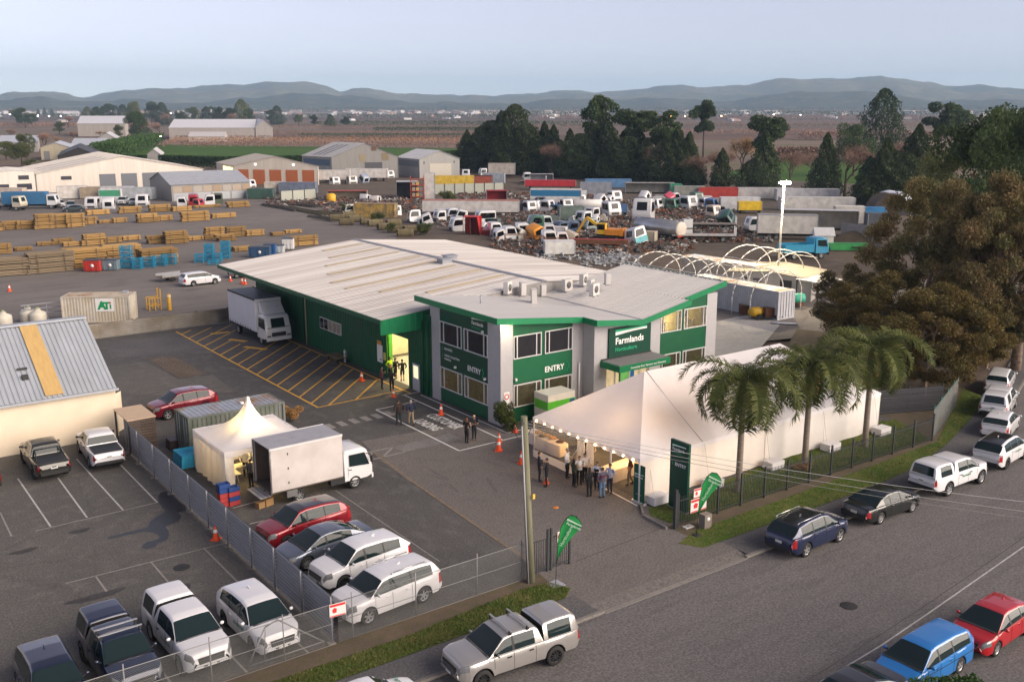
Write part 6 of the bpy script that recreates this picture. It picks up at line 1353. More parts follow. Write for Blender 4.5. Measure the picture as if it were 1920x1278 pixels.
BLK = (.014,.014,.016); NAVY = (.012,.018,.045); DK = (.022,.022,.026); WH = (.68,.67,.66); BRN = (.05,.03,.018); BLD = (.30,.21,.12); GRYH = (.25,.24,.22)
hx = lambda d: R_(d)
person(716,729,hx(-20),'man in a maroon shirt and dark jeans standing at the lit warehouse door',(.16,.055,.06),NAVY,BRN,'phone')
person(735,734,hx(60),'person all in black beside the man in maroon at the warehouse door',BLK,BLK,BRN,'hold',longhair=True)
person(732,709,hx(-70),'worker in a yellow hi-vis vest inside the open warehouse door',(.45,.75,.02),NAVY,BRN,'hip')
person(742,711,hx(110),'person in a black jacket and shorts inside the open warehouse door',BLK,DK,BRN,'pocket',shorts=True)
person(755,714,hx(80),'person in a long dark coat standing right in the open warehouse doorway',BLK,DK,BRN,'pocket',shorts=True)
person(748,796,hx(80),'man in a dark brown jacket walking beside the navy jacket man',(.035,.02,.016),(.02,.025,.03),BRN,('pocket','down'),walk=.35,build=1.08)
person(771,796,hx(85),'man in a navy jacket and khaki trousers walking towards the office',NAVY,(.27,.21,.14),GRYH,'pocket',walk=.5,build=1.08)
person(875,830,hx(10),'woman with long auburn hair in black looking at her phone',BLK,BLK,(.12,.04,.02),'phone',h=1.66,longhair=True,sleeve=False)
person(889,825,hx(-95),'blonde woman in black reading beside the long haired woman',BLK,BLK,(.45,.34,.2),'hold',h=1.68,sleeve=False,shoes=(.25,.15,.1))
person(1011,902,hx(-35),'man in a dark suit facing the woman in black outside the tent',(.012,.012,.02),BLK,BRN,'hold',h=1.78)
person(1025,912,hx(140),'person all in black with back turned nearest the dark suited man',BLK,BLK,BRN,('hip','hold'),h=1.7)
person(1063,896,hx(-60),'tall grey haired man in a white jacket at the tent pole',WH,BLK,GRYH,'hold',h=1.82,build=1.05)
person(1076,913,hx(-10),'long dark haired woman in an olive coat outside the tent',(.05,.055,.03),BLK,(.02,.015,.012),'hold',h=1.68,longhair=True)
person(1086,908,hx(-120),'person in a white shirt and black trousers beside the olive coat',WH,BLK,BRN,'hold',h=1.7,sleeve=False)
person(1105,931,hx(75),'person in a black jacket with bobbed hair nearest the camera in the tent group',BLK,BLK,(.03,.02,.015),'hold',h=1.7,longhair=True)
person(1119,918,hx(-150),'woman in a pale shirt with a black apron in the middle of the tent group',(.62,.62,.70),BLK,BRN,'hold',h=1.66,apron=BLK)
person(1129,933,hx(70),'man in a grey and maroon striped jersey and pale jeans',(.10,.10,.14),(.12,.22,.36),BRN,'pocket',h=1.76,stripe=(.12,.02,.05))
person(1143,924,hx(-160),'person in a pale blue shirt with a lanyard right of the striped jersey',(.45,.50,.66),(.045,.045,.05),BRN,'hold',h=1.72)
person(1096,902,hx(-100),'waiter in white with black trousers between the tent group and doorway',WH,BLK,BRN,'reach',h=1.7)
person(1107,880,hx(-140),'person in a cream top standing just inside the tent doorway',(.55,.45,.32),(.15,.13,.11),GRYH,'hold',h=1.75)
person(1096,876,hx(20),'dark haired guest holding a plate inside the tent doorway',(.12,.10,.09),DK,BRN,'hold',h=1.68,longhair=True)
person(1180,908,hx(150),'man in a brown shirt and khaki trousers leaving the tent beside the teal banner',(.14,.045,.025),(.22,.18,.13),BRN,'pocket',h=1.8,walk=.4)
person(462,893,hx(-120),'cook in a white shirt working inside the pagoda tent',WH,BLK,BRN,'reach',h=1.72,lean=.5)
person(472,914,hx(110),'person in a grey top and black trousers at the tent edge behind the truck',(.10,.11,.12),BLK,BRN,'reach',h=1.72)
finish_people()
# ================================================================ sheds behind, pole depot, truck wreckers
SA = lambda deg: R_(deg-36.25)                     # heading given as it looks in the photo: 0 right, 90 away, 180 left, 270 towards
def m_iron(c,n): return M('shed_iron_'+n,c,.6,.1,var=.12,sc=.5,stretch=(2.5,2.5,.2),bump=.0)
def gshed(name,label,A,B,D,he,hr,wc,rc,gable='AB',doors=(),cat='shed',sky=(),open_front=False,over=.3,group=None,rib=True):
 A,B,D = Vector(A),Vector(B),Vector(D); u = (B-A); v = (D-A); Cc = B+v; t = thing(name,label,cat,((A.x+Cc.x)/2,(A.y+Cc.y)/2,0),0,group)
 wm,rm_ = m_iron(wc,'w%d_%d_%d' % tuple(int(x*99) for x in wc)),m_iron(rc,'r%d_%d_%d' % tuple(int(x*99) for x in rc)); up = Vector((0,0,1)); un,vn = u.normalized(),v.normalized()
 th = .15
 def face(p,q,apex,nm,skip=False):
  d = (q-p); inw = Vector((-d.y,d.x,0)).normalized()
  if inw.dot((A+Cc)/2-p) < 0: inw = -inw
  pts = [p,q,q+up*he]+([(p+q)/2+up*hr] if apex else [])+[p+up*he]
  return MB().prism(pts,inw*th).build(nm,wm,t,True)
 w = {}
 w['f'] = face(A,B,gable == 'AB','front_wall') if not open_front else None
 w['b'] = face(D,Cc,gable == 'AB','back_wall'); w['l'] = face(A,D,gable == 'AD','side_wall'); w['r'] = face(B,Cc,gable == 'AD','side_wall')
 if gable == 'AB': r0,r1 = (A+B)/2+up*hr,(D+Cc)/2+up*hr; es = ((A,D),(B,Cc)); ax = vn
 else: r0,r1 = (A+D)/2+up*hr,(B+Cc)/2+up*hr; es = ((A,B),(D,Cc)); ax = un
 for (p,q) in es:
  e0,e1 = p+up*he,q+up*he; dn = (e0-r0); k = 1+over/dn.length; e0 = r0+dn*k-ax*over; e1 = r1+(q+up*he-r1)*k+ax*over
  m_ = MB(); ribbed(m_,e0+up*.04,r0-ax*over+up*.04,r1+ax*over+up*.04,e1+up*.04,max(.5,(e1-e0).length/90),.06) if rib else m_.poly([e0+up*.04,r0-ax*over+up*.04,r1+ax*over+up*.04,e1+up*.04]); ro_ = m_.build('roof',rm_,t,True,fix=False)
  for s0,s1 in sky:
   a,b = e0.lerp(e1,s0),e0.lerp(e1,s1); c2,d2 = (r0-ax*over).lerp(r1+ax*over,s1),(r0-ax*over).lerp(r1+ax*over,s0); MB().poly([x+up*.13 for x in (a.lerp(d2,.1),b.lerp(c2,.1),b.lerp(c2,.85),a.lerp(d2,.85))]).build('skylight',M('shed_skylight',(.10,.11,.13),.4),ro_,True,fix=False)
 for i,(wall_,s0,s1,z0,z1,col,nm) in enumerate(doors):
  p,q = {'f': (A,B),'l': (A,D),'r': (B,Cc)}[wall_]; d = q-p; out = Vector((d.y,-d.x,0)).normalized()
  if out.dot((A+Cc)/2-p) > 0: out = -out
  em = nm.startswith('lit'); mat = M('shed_%s_%d_%d_%d' % (nm,*[int(x*99) for x in col]),col,.6,var=.12,stretch=(1,1,6),emit=col if em else None,es=2.0 if em else 0)
  par = w[wall_] or t; a,b = p+d*s0,p+d*s1; MB().prism([a+up*z0+out*.01,b+up*z0+out*.01,b+up*z1+out*.01,a+up*z1+out*.01],out*.06).build(nm.replace('lit_',''),mat,par,True)
 return t
GD = (.13,.14,.16)
A_,B_ = G(70,362),G(318,352); B_ = A_+(B_-A_).normalized()*41; vw = (B_-A_).normalized(); vd = Vector((-vw.y,vw.x,0))
ws = gshed('workshop','white gabled workshop with five dark grey roller doors at the far left',A_,B_,A_+vd*32,4.6,8.4,(.58,.53,.47),(.55,.51,.46),doors=[('f',.36+.128*i,.455+.128*i,0,4.1,GD,'roller_door') for i in range(5)]+[('f',.14,.20,3.0,3.9,(.03,.03,.04),'window')],cat='workshop',sky=((.1,.13),(.3,.33),(.5,.53)))
an = gshed('office_annex','white flat annex with dark windows at the left end of the workshop',A_-vw*9.5,A_-vw*.1,A_-vw*9.5+vd*18,5.2,5.6,(.60,.56,.50),(.52,.50,.47),doors=[('f',.08,.36,1.0,2.4,(.02,.02,.03),'window'),('f',.55,.9,1.0,2.4,(.02,.02,.03),'window'),('f',.6,.85,3.4,4.4,(.03,.03,.04),'window')],cat='building',over=.1)
A_,B_,D_ = G(323,378),G(470,371),G(283,366)
gshed('open_shed','grey corrugated shed with pale metal roof between the workshop and scrapyard',A_,B_,D_,3.7,6.0,(.26,.25,.235),(.40,.42,.46),gable='AD',doors=[('f',.02+.125*i,.125+.125*i,1.9,3.3,((.34,.28,.22),(.30,.22,.15),(.33,.30,.27))[i % 3],'wall_sheet') for i in range(8)]+[('f',.02+.245*i,.24+.245*i,.1,1.8,(.36,.38,.40),'lower_sheet') for i in range(4)])
A_,B_ = G(440,345),G(598,347); dd = Vector((-(B_-A_).y,(B_-A_).x,0)).normalized()
og = gshed('storage_shed','cream gabled shed with five orange roller doors under white floodlights',A_,B_,G(408,337),5.0,7.6,(.60,.54,.46),(.46,.42,.37),doors=[('f',.035+.194*i,.175+.194*i,0,4.0,(.40,.12,.045),'roller_door') for i in range(5)]+[('f',.25,.27,5.2,5.6,(1,1,.95),'lit_floodlamp'),('f',.70,.72,5.2,5.6,(1,1,.95),'lit_floodlamp'),('l',.05,.6,3.0,4.4,(.55,.45,.15),'lit_panel')])
A_,B_,D_ = G(623,334),G(747,333),G(568,330)
gshed('grey_shed','large weathered grey shed with a dark square doorway behind the scrapyard',A_,B_,D_,6.2,10.2,(.30,.29,.27),(.38,.38,.39),doors=[('f',.50,.76,0,4.6,(.10,.10,.11),'doorway'),('f',.42,.50,4.8,7.0,(.32,.26,.16),'window'),('f',.76,.86,5.2,7.3,(.25,.20,.12),'window'),('f',.60,.68,8.0,9.2,(.15,.09,.06),'vent'),('l',.05,.95,3.6,5.4,(.10,.15,.21),'blue_strip'),('l',.12,.2,1.6,3.2,(.3,.35,.4),'window'),('l',.35,.43,1.6,3.2,(.3,.35,.4),'window')],sky=((.35,.40),(.5,.55),(.65,.7)))
A_,B_,D_ = G(787,334),G(862,332),G(745,329)
gshed('grey_shed','pale grey shed with a closed cream door right of the larger grey shed',A_,B_,D_,5.6,8.0,(.33,.325,.31),(.41,.42,.45),doors=[('f',.25,.79,0,4.2,(.50,.47,.40),'roller_door'),('f',.10,.13,4.2,4.8,(.1,.1,.1),'vent'),('f',.85,.88,4.3,4.9,(.1,.1,.1),'vent'),('l',.05,.95,3.2,5.0,(.18,.19,.2),'wall_strip')])
# coolstores and houses further out
for i,(x0,x1,yb,xd,yd,he,hr,wc,rc,lab) in enumerate(((318,478,262,340,256,7.5,12.5,(.40,.36,.33),(.62,.62,.64),'long coolstore with a white roof in front of the dark shelter trees'),(147,236,256,162,250,9,14,(.42,.38,.34),(.60,.60,.62),'white roofed coolstore left of the leaning dark tree'),
  (480,512,262,470,257,8,12.5,(.42,.39,.36),(.62,.62,.64),'short white coolstore block with blue bins at its foot'),(354,422,266,362,263,3.2,5.6,(.50,.46,.43),(.55,.52,.50),'small cream shed in front of the long coolstore'),
  (78,133,300,90,294,5.0,6.8,(.55,.48,.34),(.42,.45,.50),'cream packhouse with blue grey roof beside the broad tree'),(110,190,312,118,300,3.6,6.6,(.05,.045,.04),(.05,.05,.055),'dark roofed pavilion with a green sail sign'),
  (276,303,308,283,303,3.5,5.6,(.36,.34,.32),(.52,.50,.49),'small grey gabled shed behind the clipped hedge'),(135,200,292,150,284,4.5,6.8,(.40,.37,.33),(.45,.47,.51),'pale roofed packhouse behind the dark pavilion'),(0,72,285,10,277,4.5,7,(.4,.38,.36),(.46,.48,.53),'low pale roofed shed at the left edge behind the broad tree'),
  (182,222,280,190,275,5,8,(.42,.40,.37),(.5,.5,.52),'grey gabled shed beside the green hedge ramp'))):
 A_,B_ = G(x0,yb),G(x1,yb); gshed('far_shed' if i > 2 else 'coolstore',lab,A_,B_,G(xd,yd),he,hr,wc,rc,gable='AD' if i in (0,1,3,7,8) else 'AB',rib=False,cat='shed',doors=[('f',.1,.3,0,he*.7,(.25,.24,.23),'door')] if i > 3 else (),group='sheds on the plain')
gs = thing('sail_sign','bright green oval sail sign standing before the dark pavilion','sign',G(153,305)); MB().cyl((0,0,0),(0,0,4.2),.12,n=6).build('mast',m_trim,gs); MB().prism([(2.2*math.cos(a),0,3.4+1.1*math.sin(a)) for a in [i*6.283/16 for i in range(16)]],(.1,.12,0)).build('sail',M('sail_green',(.06,.45,.02),.5),gs)
gs.rotation_euler = (0,0,SA(0))
# ---------------------------------------------------------------- treated pole depot
m_pole = M('treated_pine',(.33,.205,.075),.85,var=.30,sc=1.0,stretch=(.4,9,9),rndv=.30); m_poleg = M('aged_pine',(.225,.175,.115),.9,var=.3,sc=1.0,stretch=(.4,9,9),rndv=.15); m_moss = M('mossy_pole',(.15,.125,.07),.9,var=.35,sc=1.0,stretch=(.5,8,8),rndv=.2)
m_end = M('pole_end_dark',(.07,.048,.03),.9,var=.4,sc=8)
def bundle_mesh(nx,nz,r,mat,seed,taper=0):
 q = random.Random(seed); mb = MB()
 for k in range(nz):
  for j in range(nx-(k % 2)):
   y = (j-(nx-1-(k % 2))/2)*2*r; z = r+k*r*1.74; e0,e1 = q.uniform(-.03,.03),q.uniform(-.03,.03); rr = r*q.uniform(.86,1.04); n = 6
   vs = [(s+e,y+rr*math.cos(a),z+rr*math.sin(a)) for s,e in ((-.5,e0),(.5,e1)) for a in [2*math.pi*i/n+.5 for i in range(n)]]
   mb.cur = 0; mb.smooth = True; mb.add(vs,[(i,(i+1) % n,n+(i+1) % n,n+i) for i in range(n)]); mb.cur = 1; mb.smooth = False; mb.add(vs[:n],[tuple(reversed(range(n)))]); mb.add(vs[n:],[tuple(range(n))])
 me = mb.mesh('pole_bundle'); me.materials.append(mat); me.materials.append(m_end); return me
_bm = {m.name: [bundle_mesh(6,4,.115,m,s) for s in range(3)] for m in (m_pole,m_poleg,m_moss)}
m_strap = M('steel_strap',(.10,.06,.04),.6)
_seen = set()
def stack(x0,x1,yt,yb,label,mat=m_pole,deep=1):
 c = G((x0+x1)/2,yb); dist = (Vector((c.x,c.y,0))).length; L = max(1.6,(x1-x0)*dist/FPX*.92); h = max(.6,topz(0,yb,yt)*.78); lv = max(1,round(h/.72)); hb = (h/lv-.09)/(.115*2+.115*1.74*3)
 p = thing('pole_stack',label,'pole stack',c+Vector((0,.7,0)),rnd.uniform(-.06,.06),'stacks of timber poles')
 for k in range(lv):
  for j in range(deep):
   o = bpy.data.objects.new('pole_bundle',rnd.choice(_bm[mat.name])); C.objects.link(o); o.parent = p; o['kind'] = 'stuff'; o.location = (rnd.uniform(-.22,.22),j*1.45+rnd.uniform(-.12,.12),.05+k*h/lv); o.rotation_euler = (0,0,rnd.uniform(-.03,.03)); o.scale = (L*rnd.uniform(.94,1.02),1.0,hb)
 for s in (-.3,.3): MB().bx(s*L-.05,s*L+.05,-.74,-.70,0,h*.97).build('stake',m_strap,p)
Z1 = lambda a,b: (a/3,140+b/3)
front = [('grey weathered pole stack at the far left of the front row',-15,58,474,517,m_poleg),('large weathered grey pole stack second in the front row behind the forecourt',58,138,461,511,m_poleg),('large yellow pole stack third in the front row above the red skip',128,197,454,503,m_pole),('long yellow pole stack fourth in the front row behind the blue crate tower',200,268,451,487,m_pole),('long yellow pole stack at the right end of the front row by the blue crates',268,336,458,495,m_pole)]
for lab,a,b,c,d,m_ in front: stack(a,b,c,d,lab,m_,2)
mid = [((-30,60,930,1010),'cut off by the left edge'),((80,175,962,992),'low and single beside the left edge stack'),((222,310,940,962),'lowest, half hidden behind the grey stack'),((310,420,910,952),'brown topped, behind the large yellow stack'),((370,470,930,965),'short, just left of the tallest middle stack'),((465,590,875,960),'tallest, with a rounded top'),((585,685,900,948),'right of the tallest one'),((700,800,896,932),'dark and low, at the centre'),((830,950,890,950),'left of the high stack with a leaning side'),((935,1065,855,950),'high, with a leaning side'),((1065,1155,900,932),'low and dark, right of the high leaning one'),
  ((1160,1270,836,925),'dark ended, left of the tidy high pair'),((1222,1330,885,937),'low, in front of the tidy high pair'),((1270,1390,836,912),'tidy and high, right of the dark ended one'),((1390,1500,860,906),'low and long, right of the tidy high one'),((1530,1612,886,905),'thin, lying near the gravel edge'),((1605,1710,866,892),'thin and long, just behind the sloping right stack'),((1640,1810,886,962),'sloping sided, beside the warehouse roof corner'),((1310,1448,956,992),'long and round, behind the blue bins')]
for (a,b,c,d),w in mid: stack(a/3,b/3,140+c/3,140+d/3,'middle row yellow pole stack, '+w)
back = [((-20,32,820,880),'cut off by the left edge'),((20,115,806,872),'second from the left edge'),((105,210,806,868),'with a broad dark end, third from the left'),((200,300,756,868),'tall, first of three tall neighbours'),((300,395,756,862),'tall, middle of three tall neighbours'),((385,485,756,858),'tall, last of three tall neighbours'),((485,546,786,842),'short, right of the three tall neighbours'),((565,640,812,836),'lowest single one on the gravel'),((640,720,796,832),'low, right of the lowest single one'),((500,620,750,788),'behind, under the parked white trucks'),((675,800,730,778),'neat slab under the green marked tarpaulin'),((770,890,765,832),'dark ended, near the middle of the row'),((885,970,780,822),'small, right of the dark ended middle one'),
  ((850,970,716,772),'layered, in front of the grey open shed'),((1025,1190,750,824),'large and dark ended, near the red van'),((1185,1330,770,806),'long low pair right of the large dark ended one'),((975,1080,730,768),'long, between the layered one and the red van'),((1280,1410,702,746),'wide slab in front of the shed\'s right end'),((1090,1250,730,748),'thin layer below the white car wrecks')]
for (a,b,c,d),w in back: stack(a/3,b/3,140+c/3,140+d/3,'back row yellow pole stack, '+w)
def roundbale(px,py,L,r,yaw,label):
 t = thing('pole_bale',label,'pole bale',G(px,py),SA(yaw),'round mossy pole bales'); q = random.Random(int(px*7+py)); mb = MB(); n = 0
 for i in range(5):
  for j in range(max(1,i*6)):
   a = 2*math.pi*j/max(1,i*6); rr = r*i/4.6; y,z = rr*math.cos(a),r+rr*math.sin(a); p = r/8.5; e = q.uniform(-.1,.1)
   vs = [(s*L/2+e,y+p*math.cos(b),z+p*math.sin(b)) for s in (-1,1) for b in (.3,1.57,2.84,4.1,5.4)]; mb.cur = 0; mb.add(vs,[(k,(k+1) % 5,5+(k+1) % 5,5+k) for k in range(5)]); mb.cur = 1; mb.add(vs[:5],[(4,3,2,1,0)]); mb.add(vs[5:],[(0,1,2,3,4)])
 o = mb.build('poles',[m_moss,m_end],t,fix=False); o['kind'] = 'stuff'
 for s in (-.3,.3): MB().lathe([(r*1.12,s*L-.03),(r*1.12,s*L+.03)],14,(0,0,r),'X').build('strap',m_strap,t,fix=False)
for i,(px,py,w) in enumerate(((632,414,'leftmost of the row'),(650,422,'second from the left'),(668,416,'behind the second'),(690,421,'below the yellow container'),(704,424,'with moss on top'),(722,431,'in the middle of the row'),(738,424,'behind the middle one'),(742,436,'front one of the right cluster'),(760,443,'yellowish, at the right end'),(772,436,'darkest, beside the white cab wrecks'),(655,408,'small, beneath the bushes'))): roundbale(px,py,2.6,.62,12+i*3 % 20,'round mossy pole bale %s, below the yellow container' % w if 'below' not in w else 'round mossy pole bale directly below the yellow container')
for i,(x0,y0,x1,y1) in enumerate(((500,385,560,396),(540,390,610,404),(585,408,625,414),(600,398,650,406),(520,380,590,388))):
 t = thing('loose_poles',['dark loose poles lying nearest the grey shed','dark loose poles in the middle of the gravel edge','short dark loose poles beside the mossy bales','grey loose poles above the short dark ones','rearmost loose poles below the pale fence'][i],'poles',G((x0+x1)/2,(y0+y1)/2),0,'loose poles on the gravel'); a,b = G(x0,y0),G(x1,y1); c = (a+b)/2; mb = MB(); q = random.Random(i)
 for k in range(14): o = Vector((q.uniform(-1.2,1.2),q.uniform(-2,2),.12+.1*(k % 3))); mb.cyl(a-c+o,b-c+o+Vector((q.uniform(-.5,.5),q.uniform(-.5,.5),0)),.1,n=5)
 mb.build('poles',m_moss if i % 2 else M('old_pole',(.10,.085,.07),.9,var=.3),t)['kind'] = 'stuff'
# skips and blue crates along the front
def bin_(px,py,s,col,label,lidc=(.05,.06,.08),emblem=True):
 t = thing('skip_bin',label,'skip',G(px,py),SA(3)); l,w,h = s; m_ = M('bin_%d_%d_%d' % tuple(int(x*99) for x in col),col,.5,var=.15,sc=2)
 MB().add([(-l/2,-w/2+.1,.1),(l/2,-w/2+.1,.1),(l/2,w/2-.1,.1),(-l/2,w/2-.1,.1),(-l/2,-w/2,h),(l/2,-w/2,h),(l/2,w/2,h),(-l/2,w/2,h)],[(3,2,1,0),(4,5,6,7),(0,1,5,4),(1,2,6,5),(2,3,7,6),(3,0,4,7)]).build('body',m_,t); MB().bx(-l/2-.03,l/2+.03,-w/2-.03,w/2+.03,h,h+.10).build('lid',M('bin_lid',lidc,.5),t)
 for k in (-.35,0,.35): MB().bx(k*l-.04,k*l+.04,-w/2-.02,-w/2+.06,.12,h).build('rib',m_,t)
 if emblem: MB().lathe([(0,-.02),(.22,-.02),(.22,0)],14,(.1,-w/2-.02,h*.55),'Y').build('emblem',m_white,t,fix=False)
bin_(176,508,(2.0,1.5,1.45),(.42,.035,.025),'red lidded skip bin in front of the yellow pole stacks'); bin_(209,506,(1.9,1.5,1.35),(.14,.19,.22),'grey blue skip bin right of the red skip')
bin_(488,482,(2.9,1.7,1.5),(.03,.07,.14),'long dark blue skip beyond the warehouse roof edge'); bin_(507,477,(1.6,1.5,1.5),(.02,.09,.25),'bright blue skip right of the long dark blue one'); bin_(524,474,(1.4,1.4,1.1),(.45,.48,.5),'pale small skip right of the blue skips',emblem=False); bin_(541,467,(1.6,1.4,1.6),(.6,.6,.6),'white topped bin beside the sloping pole stack',(.5,.5,.5),False)
CY_ = M('cyan_steel',(.015,.20,.34),.5,var=.1)
def crate_frame(px,py,n,label,w=1.3,h=.75,rz=3):
 t = thing('steel_crates',label,'crates',G(px,py),SA(rz),'blue steel crates')
 for k in range(n):
  z = k*h; mb = MB()
  for x in (-w/2,w/2):
   for y in (-.5,.5): mb.bx(x-.05,x+.05,y-.05,y+.05,z,z+h-.02)
  for zz in (z+.1,z+.4,z+h-.12):
   for y in (-.5,.5): mb.bx(-w/2,w/2,y-.035,y+.035,zz,zz+.07)
   for x in (-w/2,w/2): mb.bx(x-.035,x+.035,-.5,.5,zz,zz+.07)
  if n > 2: mb.bx(-w/2,w/2,-.47,-.44,z+.1,z+.35)
  mb.build('crate',CY_,t)
crate_frame(239,502,4,'tall tower of cyan crates in front of the pole stacks'); crate_frame(259,504,2,'short cyan crate pile right of the crate tower',1.0)
for i,x in enumerate((278,300,318)): crate_frame(x,501-i*3,2,'cyan crate pair, %s of three beside each other' % ('left','middle','right')[i],1.7,.7)
for i,(x,y,n) in enumerate(((375,492,2),(394,490,4),(408,491,2),(424,484,4),(400,496,1))): crate_frame(x,y,n,['cyan crate pile nearest the white van ute','tall cyan crate tower with timber offcuts beside it','low cyan crates between the two right towers','tall cyan crate tower farthest right','single cyan crate in front of the right towers'][i],1.1,.62)
# ---------------------------------------------------------------- truck wreckers
def wcab(px,py,col,yaw,label,s=1.0,tilt=0.0,roll=0.0,col2=None,L=1.9,H=1.95,crew=False,wheels=False):
 t = thing('truck_cab',label,'truck cab',G(px,py),SA(yaw),'truck cabs in the scrapyard',rot=(R_(roll),R_(tilt),SA(yaw))); t.scale = (s,s,s)
 truck_cab(t,2.1,L+(1.0 if crew else 0),H,.0 if not wheels else .5,col,-L/2,small=True,glass=m_cglassd)
 if col2: MB().bx(-L/2-.01,L/2+.0,-1.07,1.07,.05,.62).build('lower_panel',paint(col2),t)
 if crew:
  for sgn in (-1,1): MB().bx(-L/2+.15,-L/2+.95,sgn*1.055-.01,sgn*1.055+.01,H*.48,H*.82).build('side_window',m_cglassd,t)
 MB().bx(L/2-.05+(1.0 if crew else 0),L/2+.03+(1.0 if crew else 0),-.6,.6,.22,.5).build('grille',m_trim,t)
 if wheels: truck_wheels(t,(L/2-.5,-L/2-1.2),2.1,.42); MB().bx(-L/2-2.0,L/2,-.4,.4,.45,.65).build('chassis',m_under,t)
 return t
def wbox(px,py,L,W,H,col,yaw,label,open_side=None,raised=0.0,roof=None,cat='box body',name='cargo_box',wheels=False,stripe=None):
 t = thing(name,label,cat,G(px,py),SA(yaw),'truck bodies and trailers in the scrapyard'); m_ = M('body_%d_%d_%d' % tuple(int(x*99) for x in col),col,.6,var=.12,sc=1.2,col2=tuple(x*.8 for x in col),sc2=.8); z = raised; r_ = m_ if roof is None else M('broof_%d_%d_%d' % tuple(int(x*99) for x in roof),roof,.6,var=.15)
 MB().bx(-L/2,L/2,-W/2,W/2,z,z+.12).build('floor',m_under,t); MB().bx(-L/2-.03,L/2+.03,-W/2-.03,W/2+.03,z+H,z+H+.07).build('roof',r_,t)
 sides = {'n': (-L/2,L/2,-W/2,-W/2+.05),'f': (-L/2,L/2,W/2-.05,W/2),'r': (L/2-.05,L/2,-W/2+.05,W/2-.05),'l': (-L/2,-L/2+.05,-W/2+.05,W/2-.05)}
 for k,(a,b,c,d) in sides.items():
  if k == open_side: continue
  MB().bx(a,b,c,d,z+.12,z+H).build('panel',m_,t)
 if stripe: MB().bx(-L/2+.1,L/2-.1,-W/2-.012,-W/2-.002,z+H*.5,z+H*.95).build('stripe',M('stripe_%d_%d' % (int(stripe[0]*99),int(stripe[2]*99)),stripe,.5),t)
 for x in (-L/2,L/2):
  for y in (-W/2,W/2): MB().bx(x-.05,x+.05,y-.05,y+.05,z,z+H).build('corner_post',m_flash,t)
 if wheels: truck_wheels(t,(-L*.3,-L*.3+1.2),W,.45); MB().bx(-L/2,L/2,-.4,.4,z-.35,z).build('chassis',m_under,t)
 elif raised:
  for x in (-L*.4,L*.4): MB().bx(x-.15,x+.15,-W*.4,W*.4,0,z).build('stand',m_under,t)
 return t
def wdeck(px,py,L,W,col,yaw,label,head=True,raised=.95):
 t = thing('flat_deck',label,'flat deck',G(px,py),SA(yaw),'truck bodies and trailers in the scrapyard'); m_ = M('deck_%d_%d' % (int(col[0]*99),int(col[2]*99)),col,.7,var=.3,sc=1.5)
 MB().bx(-L/2,L/2,-W/2,W/2,raised,raised+.14).build('deck',m_,t); MB().bx(-L/2,L/2,-.45,.45,raised-.3,raised).build('chassis',m_under,t)
 if head:
  for k in range(4): MB().bx(L/2-.05,L/2+.03,-W/2+k*W*.31,-W/2+k*W*.31+.1,raised+.14,raised+1.4).build('headboard_bar',m_white,t)
  MB().bx(L/2-.05,L/2+.03,-W/2,W/2,raised+1.3,raised+1.42).build('headboard_rail',m_white,t)
 truck_wheels(t,(-L*.28,L*.3),W,.45)
CW = (.60,.60,.61); CB = (.05,.12,.24); CG = (.02,.10,.06); CR = (.38,.02,.03)
